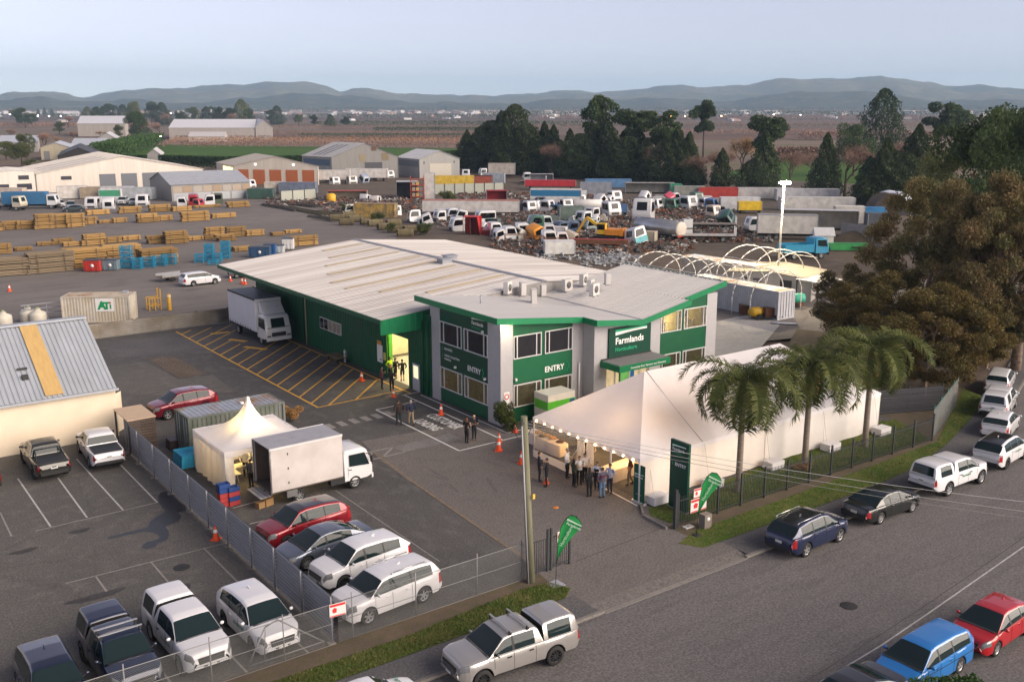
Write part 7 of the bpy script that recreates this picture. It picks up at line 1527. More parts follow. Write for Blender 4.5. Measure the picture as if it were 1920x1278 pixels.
# (x, y, colour, heading, words, tilt, roll, scale)
cabs = [(776,417,CW,200,'white domed van cab at the left end of the front wrecks',0,12,1.15),(803,420,CW,190,'white cab shell second from the left of the front wrecks',20,0,1),(824,414,CW,210,'white cab shell behind the second front wreck',0,0,1),(846,410,(.55,.56,.6),200,'pale grey cab left of the crew cab van',0,0,1.05),(862,412,CW,190,'white cab shell tucked behind the red shell',-12,0,1),(856,432,CW,200,'white cab with a rear window just left of the red shell',0,0,1.15),(909,429,CW,340,'white door shell leaning on the red shell',0,40,.6),
  (928,440,CW,20,'white rounded cab first in the row along the track',0,0,1.1),(938,450,CW,200,'white cab lying low in front of the rounded cab',15,0,.9),(956,447,(.58,.58,.6),15,'white cab with an open side second along the track',0,0,1.05),(981,444,CW,10,'white cab with a small dark window beside the orange one',0,0,1.2),(1008,446,(.65,.25,.012),30,'tilted orange yellow cab in the front row',-22,12,1.2),(1031,442,CW,0,'white cab with louvred side right of the orange one',0,0,1),(1050,438,(.04,.08,.13),210,'dark blue cab with a white roof in the front row',0,0,1.1),(1030,458,CW,10,'white cab standing on the front rack',0,0,1.15),(1052,457,(.55,.50,.52),15,'white cab with a pink roof on the front rack',0,0,1),
  (994,397,CW,300,'white cab facing the camera at the middle left of the yard',0,0,1.15),(1010,393,CW,310,'smaller white cab second in the middle row',0,0,1),(1027,397,CW,330,'white sleeper cab with a round porthole third in the middle row',0,0,1.25),(1062,392,(.55,.56,.58),290,'grey white cab with its door ajar in the middle row',0,0,1.1),(1087,382,CW,300,'white cab with dark windows by the grey container',0,0,1.05),(1130,383,CW,215,'white cab tipped forward on its nose',38,0,1.15),(1152,378,CW,300,'tall white cab right of the tipped one',0,0,1.3),(1211,377,CW,330,'white cab lying on its side at the back',0,35,1.15),(1146,404,CW,300,'tall double white cab facing the camera',0,0,1.45),
  (1093,419,(.55,.58,.6),220,'white blue glazed cab in the central row',0,0,1.2),(1109,410,CW,225,'white cab behind the blue glazed one',0,0,1.15),(1118,418,CW,340,'white fender shell at the centre',0,30,.7),(1105,432,(.30,.36,.36),200,'pale green cab left of the excavator',0,0,1.1),(1003,429,CG,200,'dark green cab with a white roof in the second row',0,0,1.25),(1021,426,(.4,.45,.45),30,'grey green cab right of the dark green one',0,0,1.1),(1072,436,(.03,.06,.12),200,'small navy cab beside the excavator arm',0,0,1),
  (1231,392,CW,320,'white crew cab with side windows at the right middle',0,0,1.15),(1266,377,CW,20,'white domed cab roof at the right rear',-8,0,1),(1252,380,(.45,.06,.10),330,'tipped pink red cab at the right rear',30,25,1.15),(1291,392,CW,310,'large white bonnet cab at the right middle',0,0,1.45),(1306,380,CG,300,'green cab behind the large white bonnet cab',0,0,1.2),(1321,387,CW,310,'small white cab right of the green cab',0,0,1),(1334,393,(.02,.10,.32),330,'bright blue pickup cab at the right middle',0,0,1.2),(1338,406,(.6,.5,.4),310,'white cab with orange panels in front of the blue pickup',0,0,1.15),(1263,392,(.04,.14,.09),320,'green and white cab left of the white bonnet cab',0,0,1.15),
  (1366,420,(.02,.08,.06),330,'dark green cab with a white roof leaning over near the flat deck',-14,28,1.3),(1194,456,(.62,.62,.63),215,'white and turquoise cab beside the tanker',10,12,1.3),(688,374,CW,250,'white cab standing on end beside the yellow door',75,0,1),(706,377,(.55,.52,.5),280,'white cab lying on end right of the first upended one',80,20,1.1),(655,402,CW,200,'white wreck half hidden right of the yellow container',0,10,1),(742,404,CW,200,'white car shell right of the yellow container',0,8,1),
  (470,352,CW,330,'white truck cab beside the green stack by the orange doors',0,0,1.1),(534,358,(.55,.52,.47),250,'small cream cab below the blue grey box',0,0,1),(612,342,CW,300,'white cab in front of the long white trailer',0,0,1.2),(628,346,CW,310,'white cab right of the first trailer front cab',0,0,1.1),(660,345,(.5,.48,.45),300,'cream cab in front of the second white trailer',0,0,1.2),(680,342,(.3,.34,.42),320,'grey blue bonnet tilted up among the rear cabs',35,0,1.2),(700,338,CW,300,'white cab at the right of the second white trailer',0,0,1.15),(730,334,CW,310,'white cab near the dark open shed',0,0,1.2),(598,338,CW,290,'white tank cab left of the first white trailer',0,0,1.1)]
for i,(x,y,c,yaw,lab,ti,ro_,s) in enumerate(cabs): wcab(x,y,c,yaw,lab,s,ti,ro_)
qx = random.Random(21); XC = [CW,(.5,.5,.52),(.10,.13,.12),(.30,.04,.04),(.05,.12,.26),CW,(.42,.36,.28),(.08,.08,.09),(.55,.55,.5)]; XN = ['white','pale grey','dark green','red','blue','dusty white','tan','black','cream']
for i,(x,y,c,yaw,lab,ti,ro_,s) in enumerate(cabs[:43]):
 k = qx.randrange(9); dx,w = ((15,'right of'),(-14,'left of'),(4,'behind'))[i % 3]; yy = y-(7 if i % 3 == 2 else qx.uniform(-1,3))
 lw = ' '.join(lab.split()[:9])
 if i % 2: wcab(x+dx,yy,XC[k],qx.uniform(0,360),'%s scrap shell %s the %s' % (XN[k],w,lw),qx.uniform(.7,1.05),qx.choice((0,0,25,-15,70)),qx.choice((0,0,20,-30,85)))
 else: wbox(x+dx,yy,qx.uniform(1.6,3.6),1.8,qx.uniform(.8,1.7),XC[k],qx.uniform(-25,25),'%s scrap box %s the %s' % (XN[k],w,lw),open_side=qx.choice(('n','l',None)),raised=qx.choice((0,.4)))
wcab(1206,414,CW,250,'big white high roofed cab facing the camera right of centre',1.75,H=2.4)
wcab(915,418,CW,200,'white crew cab van with open rear door in the grassy gap',1.2,crew=True)
MB().bx(-.97,.95,-1.06,1.06,.05,.75).build('lower_panel',paint((.01,.28,.33)),[o for o in bpy.data.objects if o.get('label','').startswith('white and turquoise')][0])
for px,py,L,W,H,c,yaw,lab,k in ((620,343,11,2.4,2.7,(.58,.55,.52),0,'long white trailer left of the grey shed doorway',dict(raised=.8)),(688,339,12,2.4,2.6,(.60,.57,.54),0,'long white trailer in front of the grey shed doorway',dict(raised=.8)),(560,363,9,2.4,2.7,(.16,.19,.26),-4,'blue grey curtain box with an open white end',dict(open_side='l')),(513,362,4,2.4,2.7,(.50,.46,.40),5,'cream box body beside the blue grey box',{}),
  (490,372,6,2.5,2.2,(.04,.09,.07),2,'dark green stacked box beside the grey shed',{}),(764,369,5,5,3.6,(.20,.19,.18),5,'open fronted dark steel shelter left of the red rack',dict(open_side='n',roof=(.4,.4,.42))),(652,374,9,2.4,2.0,(.36,.30,.22),3,'low red edged rack shelter with tyres',dict(open_side='n',roof=(.35,.06,.04))),(806,373,2.4,2.4,6.0,(.52,.50,.48),4,'two white containers standing stacked beside the red rack',{}),
  (926,345,6,2.4,2.9,(.30,.34,.40),-8,'blue grey ribbed container behind the pale fence',{}),(931,379,4.5,2.6,2.6,CR,4,'red and blue open shell beside the red trailer',dict(open_side='n')),(1032,356,13,2.5,1.5,(.45,.03,.04),-6,'long red trailer roof stretching across the rear yard',dict(raised=.9)),(883,402,19,2.6,2.3,(.56,.54,.52),-3,'very long white trailer with a rusty red edge',dict(roof=(.35,.14,.1),raised=.5)),(1042,384,11,2.5,2.9,(.55,.55,.54),-6,'white trailer with a blue top band behind the middle cabs',dict(stripe=(.02,.14,.28),raised=.5)),
  (1117,365,7.5,2.6,2.9,(.24,.26,.30),-3,'grey container at the centre rear of the yard',{}),(1140,352,12,3,2.2,(.10,.22,.40),0,'blue tarpaulin covered row behind the grey container',{}),(1070,413,4.6,2.5,2.6,(.11,.15,.13),8,'green grey ribbed container in the central row',{}),(1048,476,4.4,2.2,1.9,(.58,.58,.58),6,'white painted crate in front of the wreck racks',{}),(1292,372,7,2.6,2.8,(.26,.27,.24),-4,'grey green container among the right rear cabs',{}),(1266,369,2.6,2.5,3.0,(.03,.24,.13),0,'bright green container end among the right rear cabs',{}),
  (1386,394,8,2.6,2.6,(.56,.57,.58),-4,'white box body behind the yellow skip',dict(open_side='r')),(1474,448,9.3,2.5,3.0,(.58,.56,.54),-10,'large white box truck body beside the lit light mast',dict(roof=(.25,.25,.26),raised=.9,wheels=True)),(1535,440,12,2.6,3.2,(.34,.32,.31),-12,'open sided curtain trailer right of the white box truck',dict(open_side='n',roof=(.45,.45,.47),raised=.9)),(1590,425,5,2.6,3.0,(.58,.56,.52),-10,'white trailer end right of the open sided trailer',dict(raised=.6)),(1634,413,4.6,2.5,2.4,(.03,.19,.40),-6,'blue box body at the right of the rear yard',{}),(1645,433,4,2.4,3.0,(.07,.08,.10),-5,'dark charcoal box beside the grey wall',{}),
  (1425,372,15,3,2.4,(.50,.49,.48),-3,'long low white container row under the conifers',{}),(1512,376,14,3,2.6,(.52,.52,.54),-4,'second long white container row right of the light mast',{}),(1530,394,15,3,2.6,(.50,.49,.47),-5,'pale container row with small dark doors',{}),(1345,373,9,2.6,2.6,(.40,.04,.03),-3,'red and orange tarpaulin covered container at the right rear',{}),(1218,362,12,3,2.5,(.32,.31,.29),-3,'long grey roofed row behind the middle right cabs',dict(open_side='n')),(941,333,8,2.5,3.3,(.42,.38,.34),-3,'beige box truck body in front of the dark conifers',dict(raised=.9,wheels=True)),(1010,344,8,2.5,1.8,(.38,.38,.40),-4,'grey low side trailer in front of the dark conifers',dict(raised=.8,open_side='n')),(860,348,18,2.5,2.6,(.62,.42,.05),0,'yellow container showing over the pale fence',{}),(907,348,5,2.5,2.6,(.30,.07,.04),0,'brown red container right of the yellow one behind the fence',{}),(1405,400,4.6,2.3,1.7,(.68,.46,.02),-5,'bright yellow skip body in front of the white box',dict(open_side=None,raised=.6))):
 wbox(px,py,L,W,H,c,yaw,lab,**k)
container('shipping_container','yellow ended old container above the mossy bales',None,8.0,2.44,2.6,SA(-8),(.42,.28,.07),(.20,.15,.08),loc=G(705,406),roofc=(.17,.13,.09))
for a in ((1318,452,10,2.4,(.40,.38,.36),-4,'white edged flat deck lying right of the white tanks'),(1330,430,9,2.3,(.2,.17,.15),-6,'rusty deck behind the white edged flat deck'),(1000,346,7,2.3,(.2,.2,.2),-5,'flat deck truck tail near the conifers')): wdeck(*a)
# pale sheet fences of the yard
for i,(xa,ya,xb,yb) in enumerate(((527,379,593,374),(815,364,945,361))):
 a,b = G(xa,ya),G(xb,yb); t = thing('yard_fence',['pale green sheet fence below the blue grey box','long pale grey sheet fence below the yellow container'][i],'fence',(a+b)/2); n = 3 if i == 0 else 7; hh = 2.4
 for k in range(n): p,q = a.lerp(b,k/n)-(a+b)/2,a.lerp(b,(k+.98)/n)-(a+b)/2; MB().prism([p,q,q+Vector((0,0,hh)),p+Vector((0,0,hh))],(.02,.05,0)).build('sheet_panel',M('pale_sheet',(.33,.34,.29),.6,var=.1,rndv=.1),t)
 for k in range(n+1): p = a.lerp(b,k/n)-(a+b)/2; MB().bx(p.x-.07,p.x+.07,p.y-.12,p.y-.04,0,hh+.15).build('post',M('dark_slat_post',(.03,.03,.035),.6),t)
# named single things of the yard
def simple(name,label,cat,px,py,yaw,parts):
 t = thing(name,label,cat,G(px,py),SA(yaw))
 for nm,mb,m_ in parts: mb.build(nm,m_,t,fix=False)
 return t
ry = M('rust',(.13,.055,.03),.9,var=.4,sc=3)
tank_m = M('tanker_steel',(.38,.39,.41),.3,.6,var=.15,sc=1)
ell = lambda L,r,a=1.15,z=1.9: MB().lathe([(0,-L/2-.15),(r*.7,-L/2-.08),(r,-L/2+.1),(r,L/2-.1),(r*.7,L/2+.08),(0,L/2+.15)],20,(0,0,z),'X')
t = simple('tank_trailer','silver tanker with a cream rear end in the middle of the scrapyard','tanker',1235,447,128,[('tank',ell(9.5,1.25),tank_m),('end_cap',MB().lathe([(0,-5.0),(.9,-4.95),(1.22,-4.85),(1.24,-4.7)],20,(0,0,1.9),'X'),M('tank_cream',(.55,.50,.44),.5,var=.15)),('bumper',MB().bx(-5.2,-4.9,-1.1,1.1,.75,1.0),M('tanker_red',(.40,.06,.03),.5)),('chassis',MB().bx(-4.8,4.8,-.5,.5,.6,.85),m_under),('walkway',MB().bx(-4,4,-.25,.25,3.12,3.2),m_flash)]); truck_wheels(t,(-3.6,-2.4,3.2),2.4,.5)
t = simple('tank_shell','white rounded tank lying in the middle row of wrecks','tank',1102,391,3,[('tank',ell(6,.95,z=1.0),M('tank_white',(.58,.57,.55),.5,var=.1)),('saddle',MB().bx(-2,-1.6,-.8,.8,0,.4),m_under),('saddle',MB().bx(1.6,2,-.8,.8,0,.4),m_under)])
for k in (0,1): simple('liquid_tote',['lower of two stacked white liquid totes by the flat deck','upper of two stacked white liquid totes by the flat deck'][k],'tote',1288,446,4,[('bottle',MB().bx(-.75,.75,-.6,.6,.15+1.55*k,1.5+1.55*k),M('tote_white',(.60,.61,.62),.5)),('pallet',MB().bx(-.78,.78,-.62,.62,0+1.55*k,.15+1.55*k),m_under),('cap',MB().cyl((0,0,1.5+1.55*k),(0,0,1.56+1.55*k),.18,n=10),m_trim)])
simple('plastic_tank','round yellow plastic tank at the edge of the scrap heap','tank',621,379,0,[('tank',MB().lathe([(0,2.0),(.7,1.9),(1.05,1.6),(1.05,.2),(.9,0),(0,0)],16),M('tank_yellow',(.68,.36,.02),.5)),('lid',MB().lathe([(0,2.1),(.3,2.08),(.3,1.9)],10),m_trim)])
simple('steel_rack','red steel rack holding scrap beside the stacked white containers','rack',783,374,4,[('post',MB().bx(-1.6,-1.45,-.6,.6,0,5.4),M('rack_red',(.36,.06,.03),.6)),('post',MB().bx(1.45,1.6,-.6,.6,0,5.4),M('rack_red',(.36,.06,.03),.6))]+[('shelf',MB().bx(-1.6,1.6,-.6,.6,z,z+.15),M('rack_red',(.36,.06,.03),.6)) for z in (.6,1.9,3.2,4.6)]+[('scrap_block',MB().bx(-1.2+.9*(k % 3),-.5+.9*(k % 3),-.4,.4,.75+1.3*(k//3),1.5+1.3*(k//3)),M('scrap_mix%d' % (k % 3),((.3,.25,.2),(.5,.3,.1),(.2,.2,.22))[k % 3],.7)) for k in range(8)])
t = simple('excavator','yellow excavator with dark tracks parked behind the front wrecks','excavator',1140,452,160,[('cabin',MB().bx(.2,1.5,.1,1.2,1.2,2.9),M('digger_yellow',(.60,.36,.02),.5,var=.15)),('cabin_glass',MB().bx(.3,1.52,.08,1.22,1.9,2.75),m_cglassd),('engine_cover',MB().bx(-2.2,.2,-1.3,1.3,1.1,2.0),M('digger_orange',(.60,.22,.02),.5,var=.2)),('counterweight',MB().bx(-2.7,-2.2,-1.3,1.3,1.0,2.1),M('digger_orange',(.60,.22,.02),.5,var=.2)),('boom',MB().bar((.8,-.3,1.6),(3.6,-.3,3.6),.4),M('digger_yellow',(.60,.36,.02),.5)),('arm',MB().bar((3.6,-.3,3.6),(5.2,-.3,1.2),.3),M('digger_yellow',(.60,.36,.02),.5)),('bucket',MB().bx(4.8,5.6,-.8,.2,.2,1.2),ry),('track',MB().prism([(-2,-1.5,.1),(2,-1.5,.1),(2.4,-1.5,.5),(2,-1.5,.9),(-2,-1.5,.9),(-2.4,-1.5,.5)],(0,.6,0)),m_under),('track',MB().prism([(-2,.9,.1),(2,.9,.1),(2.4,.9,.5),(2,.9,.9),(-2,.9,.9),(-2.4,.9,.5)],(0,.6,0)),m_under)])
simple('truck_deck','long red deck with dark rails beside the excavator','deck',1122,462,-8,[('deck',MB().bx(-4.5,4.5,-1.2,1.2,.8,1.05),M('deck_red',(.30,.03,.03),.6,var=.3)),('rail',MB().bx(-4.5,4.5,-1.25,-1.2,.5,1.2),ry),('support',MB().bx(-3,-2.6,-1,1,0,.8),m_under),('support',MB().bx(2.6,3,-1,1,0,.8),m_under)])
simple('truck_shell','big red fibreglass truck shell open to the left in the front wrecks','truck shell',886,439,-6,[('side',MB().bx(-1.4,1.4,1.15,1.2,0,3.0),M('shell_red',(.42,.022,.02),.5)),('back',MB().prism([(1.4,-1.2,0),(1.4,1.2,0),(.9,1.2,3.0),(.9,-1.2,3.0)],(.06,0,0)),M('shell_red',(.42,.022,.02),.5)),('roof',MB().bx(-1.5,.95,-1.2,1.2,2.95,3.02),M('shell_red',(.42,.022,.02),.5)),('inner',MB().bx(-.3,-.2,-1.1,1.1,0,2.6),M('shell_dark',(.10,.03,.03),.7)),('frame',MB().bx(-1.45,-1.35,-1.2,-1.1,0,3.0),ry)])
def cabover_truck(px,py,yaw,col,label,body=None,L=6.5,dump=None):
 t = thing('old_truck',label,'truck',G(px,py),SA(yaw),'old trucks in the yard'); truck_cab(t,2.3,2.0,2.2,.8,col,L/2-2.0,small=True); truck_wheels(t,(L/2-1.1,-L/2+1.3),2.3,.5); MB().bx(-L/2,L/2-.3,-.45,.45,.6,.85).build('chassis',m_under,t); MB().bx(L/2-.02,L/2+.06,-1.1,1.1,.55,.85).build('bumper',m_trim,t)
 if body: MB().bx(-L/2,L/2-2.2,-1.2,1.2,1.0,1.0+body[1]).build('body',M('tbody_%d_%d' % (int(body[0][0]*99),int(body[0][2]*99)),body[0],.6,var=.1),t)
 if dump:
  m_ = M('tip_%d' % int(dump[2]*99),dump,.5,var=.1); mb = MB()
  for s in (-1,1): MB().bx(-L/2-.2,L/2-2.3,s*1.2-.05,s*1.2+.05,1.0,2.1).build('tray_side',m_,t)
  MB().bx(-L/2-.2,L/2-2.3,-1.2,1.2,.95,1.05).build('tray_floor',m_,t); MB().bx(L/2-2.35,L/2-2.25,-1.2,1.2,1.0,2.9).build('tray_head',m_,t); MB().bx(-L/2-.25,-L/2-.2,-1.2,1.2,1.0,2.0).build('tail_gate',m_,t)
cabover_truck(1506,484,12,(.02,.26,.46),'bright blue tip truck parked right of the light mast',dump=(.02,.25,.44))
cabover_truck(875,336,268,CW,'white cab over tractor facing the camera beside the pale grey shed',L=6); cabover_truck(920,334,200,CW,'white truck with sloping roof in front of the dark conifers',L=7); cabover_truck(1000,343,190,CW,'small white truck right of the beige box body',L=6); cabover_truck(558,341,330,(.5,.48,.44),'concrete mixer truck beside the orange doors',L=7); cabover_truck(1425,439,190,CW,'white cab attached to the large white box body by the light mast',L=5)
cabover_truck(60,391,5,CW,'white truck with a blue container at the left edge of the depot',body=((.035,.13,.26),2.5),L=11); cabover_truck(14,394,350,(.50,.46,.36),'cream truck cut off at the left edge before the blue container',L=8)
simple('mixer_drum','white concrete mixer drum behind the orange doors shed front','drum',572,341,20,[('drum',MB().lathe([(.4,-1.8),(1.0,-.8),(1.15,.4),(.7,1.6),(.5,1.8)],14,(0,0,1.9),'X'),M('tank_white',(.58,.57,.55),.5)),('cradle',MB().bx(-1.3,1.3,-.7,.7,0,.9),m_under),('chute',MB().bar((1.8,0,1.9),(2.5,0,.8),.3),m_flash)])
# trucks and cars parked beneath the workshop
for i,(px,py,col,yaw,knd,lab) in enumerate(((97,385,(.45,.47,.5),300,'wagon','silver car leftmost below the white workshop'),(113,388,CW,300,'wagon','white car second below the white workshop'),(134,392,(.25,.28,.32),290,'suv','grey blue four wheel drive below the workshop'),(140,397,(.03,.04,.04),200,'sedan','dark car in front of the grey blue four wheel drive'),(231,383,CW,280,'suv','white four wheel drive right of the marked tarpaulin'),(252,384,(.4,.42,.4),280,'wagon','pale green car behind the white four wheel drive'))):
 make_car(knd,lab,'car',col,G(px,py).xy,SA(yaw),group='cars below the workshop',name='parked_car')
for a in ((174,391,CW,275,'white delivery cab facing the camera below the workshop',0,0,1.25),(205,391,CW,285,'white crashed cab with an open bonnet below the tarpaulin',25,0,1.2),(268,386,CW,280,'white small truck cab right of the white four wheel drive',0,0,1.3),(342,386,CW,15,'white car shell at the foot of the grey shed',0,5,1.05),(365,384,(.36,.02,.025),15,'red van shell at the foot of the grey shed',0,10,1.2),(373,388,CR,340,'red car front beside the red van shell',0,0,.9),(393,384,CW,200,'white cab right of the red van shell',0,0,1.15),(408,381,(.06,.08,.05),200,'dark green cab right of the white one at the grey shed',0,0,1.15)): wcab(a[0],a[1],a[2],a[3],a[4],a[7],a[5],a[6])
for a in ((137,372,6.5,2.5,2.8,(.58,.55,.51),20,'white open ended box left of the brown box below the workshop',dict(open_side='l')),(174,372,5,2.4,2.6,(.36,.29,.21),10,'tan box body below the roller doors',{}),(222,373,7,2.5,2.8,(.55,.54,.53),5,'white box body below the right roller doors',{}),(262,374,7,2.5,2.7,(.45,.48,.50),0,'pale grey box body beside the grey shed',{}),(209,380,4.5,2.4,3.0,(.60,.60,.60),10,'white tarpaulin body with a green mark',dict(stripe=(.05,.25,.14))),(10,378,9,2.5,2.2,(.50,.42,.36),0,'cream trailer body at the left edge',dict(raised=.8))): wbox(*a[:8],**a[8])
# uncountable scrap
def scrap(polys,n,name,label,seed,mat,smax=.9,hz=.8):
 q = np.random.RandomState(seed); V = []; Fq = []
 W_ = np.array([p[4] for p in polys],float); W_ /= W_.sum()
 for i in range(n):
  x0,x1,y0,y1,_ = polys[q.choice(len(polys),p=W_)]; p = G(q.uniform(x0,x1),q.uniform(y0,y1)); s = np.abs(q.normal(0,1,3))*smax*.4+.06; s[2] *= .6; a,b = q.uniform(0,6.28),q.uniform(-.5,.5); ca,sa,cb,sb = math.cos(a),math.sin(a),math.cos(b),math.sin(b)
  if q.rand() < .35: s[0] *= 2.6; s[1] *= .35; s[2] *= .4
  z = abs(q.normal(0,.35))*hz+s[2]*.4; bse = len(V)
  for ex in (-1,1):
   for ey in (-1,1):
    for ez in (-1,1): lx,ly,lz = ex*s[0],ey*s[1],ez*s[2]; lx,lz = lx*cb-lz*sb,lx*sb+lz*cb; V.append((p.x+lx*ca-ly*sa,p.y+lx*sa+ly*ca,max(.01,z+lz)))
  Fq += [[bse+j for j in f] for f in ((0,1,3,2),(4,6,7,5),(0,4,5,1),(2,3,7,6),(0,2,6,4),(1,5,7,3))]
 o = mk(name,npmesh(name,V,Fq),mat); tag(o,label,'scrap',kind='stuff')
def scrapmat(name,cols,sc):
 m = bpy.data.materials.new(name); m.use_nodes = True; N = m.node_tree.nodes; L = m.node_tree.links; b = N['Principled BSDF']; b.inputs['Roughness'].default_value = .75
 g_ = N.new('ShaderNodeNewGeometry'); vo = N.new('ShaderNodeTexVoronoi'); vo.inputs['Scale'].default_value = sc; L.new(g_.outputs['Position'],vo.inputs['Vector']); r = N.new('ShaderNodeValToRGB'); r.color_ramp.interpolation = 'CONSTANT'; L.new(vo.outputs['Color'],r.inputs['Fac'])
 while len(r.color_ramp.elements) < len(cols): r.color_ramp.elements.new(.5)
 for i,c in enumerate(cols): r.color_ramp.elements[i].position = i/len(cols); r.color_ramp.elements[i].color = (*c,1)
 L.new(r.outputs['Color'],b.inputs['Base Color']); return m
SC = scrapmat('mixed_scrap',[(.06,.045,.04),(.12,.05,.03),(.045,.045,.05),(.20,.07,.03),(.10,.08,.065),(.20,.19,.18),(.08,.04,.03),(.05,.05,.045),(.40,.39,.37),(.16,.10,.06)],.9)
scrap([(610,790,372,398,6),(500,620,372,385,2),(950,1080,398,415,3),(1080,1200,405,440,3),(1210,1350,395,425,4),(1260,1450,425,455,3),(920,1180,450,478,2),(1060,1300,440,475,3),(820,960,405,425,1),(1120,1420,376,398,4),(860,1120,362,380,3)],11000,'scrap_heap','rusty engines, axles and panels heaped between the wrecks',8,SC,.42,.5)
scrap([(1090,1200,480,500,1),(1000,1180,470,488,1)],300,'steel_sheets','grey steel sheets and offcuts lying in front of the wreck racks',9,M('loose_sheet',(.30,.31,.33),.5,.3,var=.2),.45,.2)
for i,(px,py,w) in enumerate(((965,458,'left'),(1002,462,'middle'),(1040,466,'right'))):
 t = thing('wreck_rack','rusty steel rack, %s of three under the front row of cabs' % w,'rack',G(px,py),SA(3)); [MB().bx(x-.06,x+.06,y-.06,y+.06,0,1.6).build('post',ry,t) for x in (-1.5,1.5) for y in (-.8,.8)]; [MB().bx(-1.55,1.55,y-.05,y+.05,1.5,1.6).build('rail',ry,t) for y in (-.8,.8)]
# ---------------------------------------------------------------- beyond the office: container, hoop frames, hut, light mast
c0,c1 = G(1485,596),G(1457,601)
cw = container('shipping_container','white ribbed shipping container beside the concrete pad right of the office',None,12.2,2.44,2.9,-PI/2,(.50,.51,.55),None,loc=(80.75,63.65+6.1,0),roofc=(.55,.55,.54))
c_b = container('shipping_container','cream long container behind the hoop frames with a blue hatch',None,12.2,2.44,2.9,-PI/2+.02,(.52,.46,.38),None,doors=False,loc=(91.2,81.0,0),roofc=(.38,.42,.50))
for k in range(3):
 t = thing('hoop_frame',['white tunnel hoop frame spanning left above the office roof','white tunnel hoop frame spanning the white container','higher white tunnel hoop frame nearest the light mast'][k],'hoop frame',((79.5,76.5,0),(82.0,69.5,0),(90.5,74,0))[k],0,'tunnel hoops'); span,hh,n,z0_ = ((8.5,2.9,5,2.0),(8,2.6,4,1.9),(9.5,3.2,4,2.0))[k]
 for j in range(n):
  y = (j-(n-1)/2)*2.4; arc = [(-span/2*math.cos(a),y,z0_+hh*math.sin(a)) for a in [math.pi*i/14 for i in range(15)]]; MB().tube([(-span/2,y,0)]+arc+[(span/2,y,0)],.055,6).build('hoop',M('hoop_white',(.62,.60,.57),.5),t)
 for fx in (-.5,0,.5): MB().cyl((fx*span*.8,-(n-1)*1.2,z0_+hh*math.cos(fx*1.6)),(fx*span*.8,(n-1)*1.2,z0_+hh*math.cos(fx*1.6)),.035,n=6).build('purlin',M('hoop_white',(.62,.60,.57),.5),t)
lmx = G(1456,545); lm_ = thing('light_mast','tall grey floodlight mast with a glowing lamp head','light mast',lmx); hm = topz(0,545,338)*.985
MB().cyl((0,0,0),(.25,0,hm),.16,.09,10).build('mast',M('mast_grey',(.42,.40,.38),.5,.2),lm_); MB().bx(-.5,.9,-.2,.2,hm-.1,hm+.05).build('lamp_bracket',m_trim,lm_)
for dx in (-.25,.45): MB().lathe([(0,-.32),(.38,-.26),(.42,-.1),(.25,.05),(0,.1)],14,(.2+dx*1.2,0,hm+.2)).build('lamp_head',M('mast_lamp_lit',(1,.95,.8),.4,emit=(1,.86,.55),es=110),lm_,fix=False)
lamp('mast_light',(lmx.x,lmx.y,hm-.5),5000,(1,.82,.5),.4,lm_)
A_,B_,D_ = G(1412,558),G(1520,572),G(1392,535)
hut = gshed('site_hut','low cream site hut with a verandah beside the light mast',G(1370,548),G(1520,566),G(1400,530),2.5,2.9,(.44,.42,.40),(.36,.31,.24),doors=[('f',.62,.76,.9,2.1,(.03,.035,.04),'window'),('f',.28,.38,0,2.0,(.12,.12,.13),'door'),('f',.16,.24,.9,2.0,(.05,.07,.1),'window')],cat='hut',rib=False)
vr = thing('verandah','white roofed verandah attached at the right end of the site hut','verandah',G(1535,568)); MB().bx(-1.8,2.2,-1.2,2.0,2.5,2.58).build('roof',M('verandah_roof',(.62,.60,.57),.5),vr); [MB().bx(x-.06,x+.06,y-.06,y+.06,0,2.5).build('post',m_trim,vr) for x in (-1.6,2.0) for y in (-1.0,1.8)]
simple('garden_shed','small white gabled shed right of the blue tip truck','shed',1542,466,-6,[('wall',MB().bx(-1.3,1.3,-1.2,1.2,0,2.2),M('shed_white',(.50,.50,.50),.6)),('roof',MB().prism([(-1.5,-1.4,2.1),(-1.5,0,3.2),(-1.5,1.4,2.1)],(3.0,0,0)),M('shed_roofw',(.52,.53,.55),.5)),('door',MB().bx(-.4,.4,-1.23,-1.2,0,1.9),M('shed_door',(.4,.4,.4),.6))])
simple('compressor','yellow towable compressor on the concrete pad beside the white container','compressor',1417,598,200,[('cowl',MB().lathe([(0,-.9),(.35,-.8),(.5,-.3),(.5,.4),(.3,.8),(0,.85)],12,(0,0,.75),'X'),M('digger_yellow',(.60,.36,.02),.5)),('wheel',MB().cyl((-.1,-.65,.3),(-.1,-.5,.3),.3,n=12),m_tyre),('wheel',MB().cyl((-.1,.5,.3),(-.1,.65,.3),.3,n=12),m_tyre),('drawbar',MB().bar((.8,0,.5),(2.0,0,.45),.07),m_trim)])
simple('drum','dark blue steel drum against the white container','drum',1374,581,0,[('barrel',MB().lathe([(0,1.05),(.36,1.05),(.38,1.0),(.36,.7),(.38,.68),(.36,.36),(.38,.34),(.36,0)],16),M('drum_blue',(.012,.03,.13),.4)),('lid',MB().lathe([(0,1.08),(.33,1.08),(.33,1.04)],14),m_trim)])
simple('generator','rusty generator set between the compressor and container doors','generator',1446,598,190,[('engine',MB().bx(-.8,.8,-.4,.4,.35,1.2),ry),('frame',MB().bx(-1,1,-.5,.5,.25,.35),m_trim),('wheel',MB().cyl((-.4,-.6,.3),(-.4,-.45,.3),.3,n=12),m_tyre),('wheel',MB().cyl((-.4,.45,.3),(-.4,.6,.3),.3,n=12),m_tyre)])
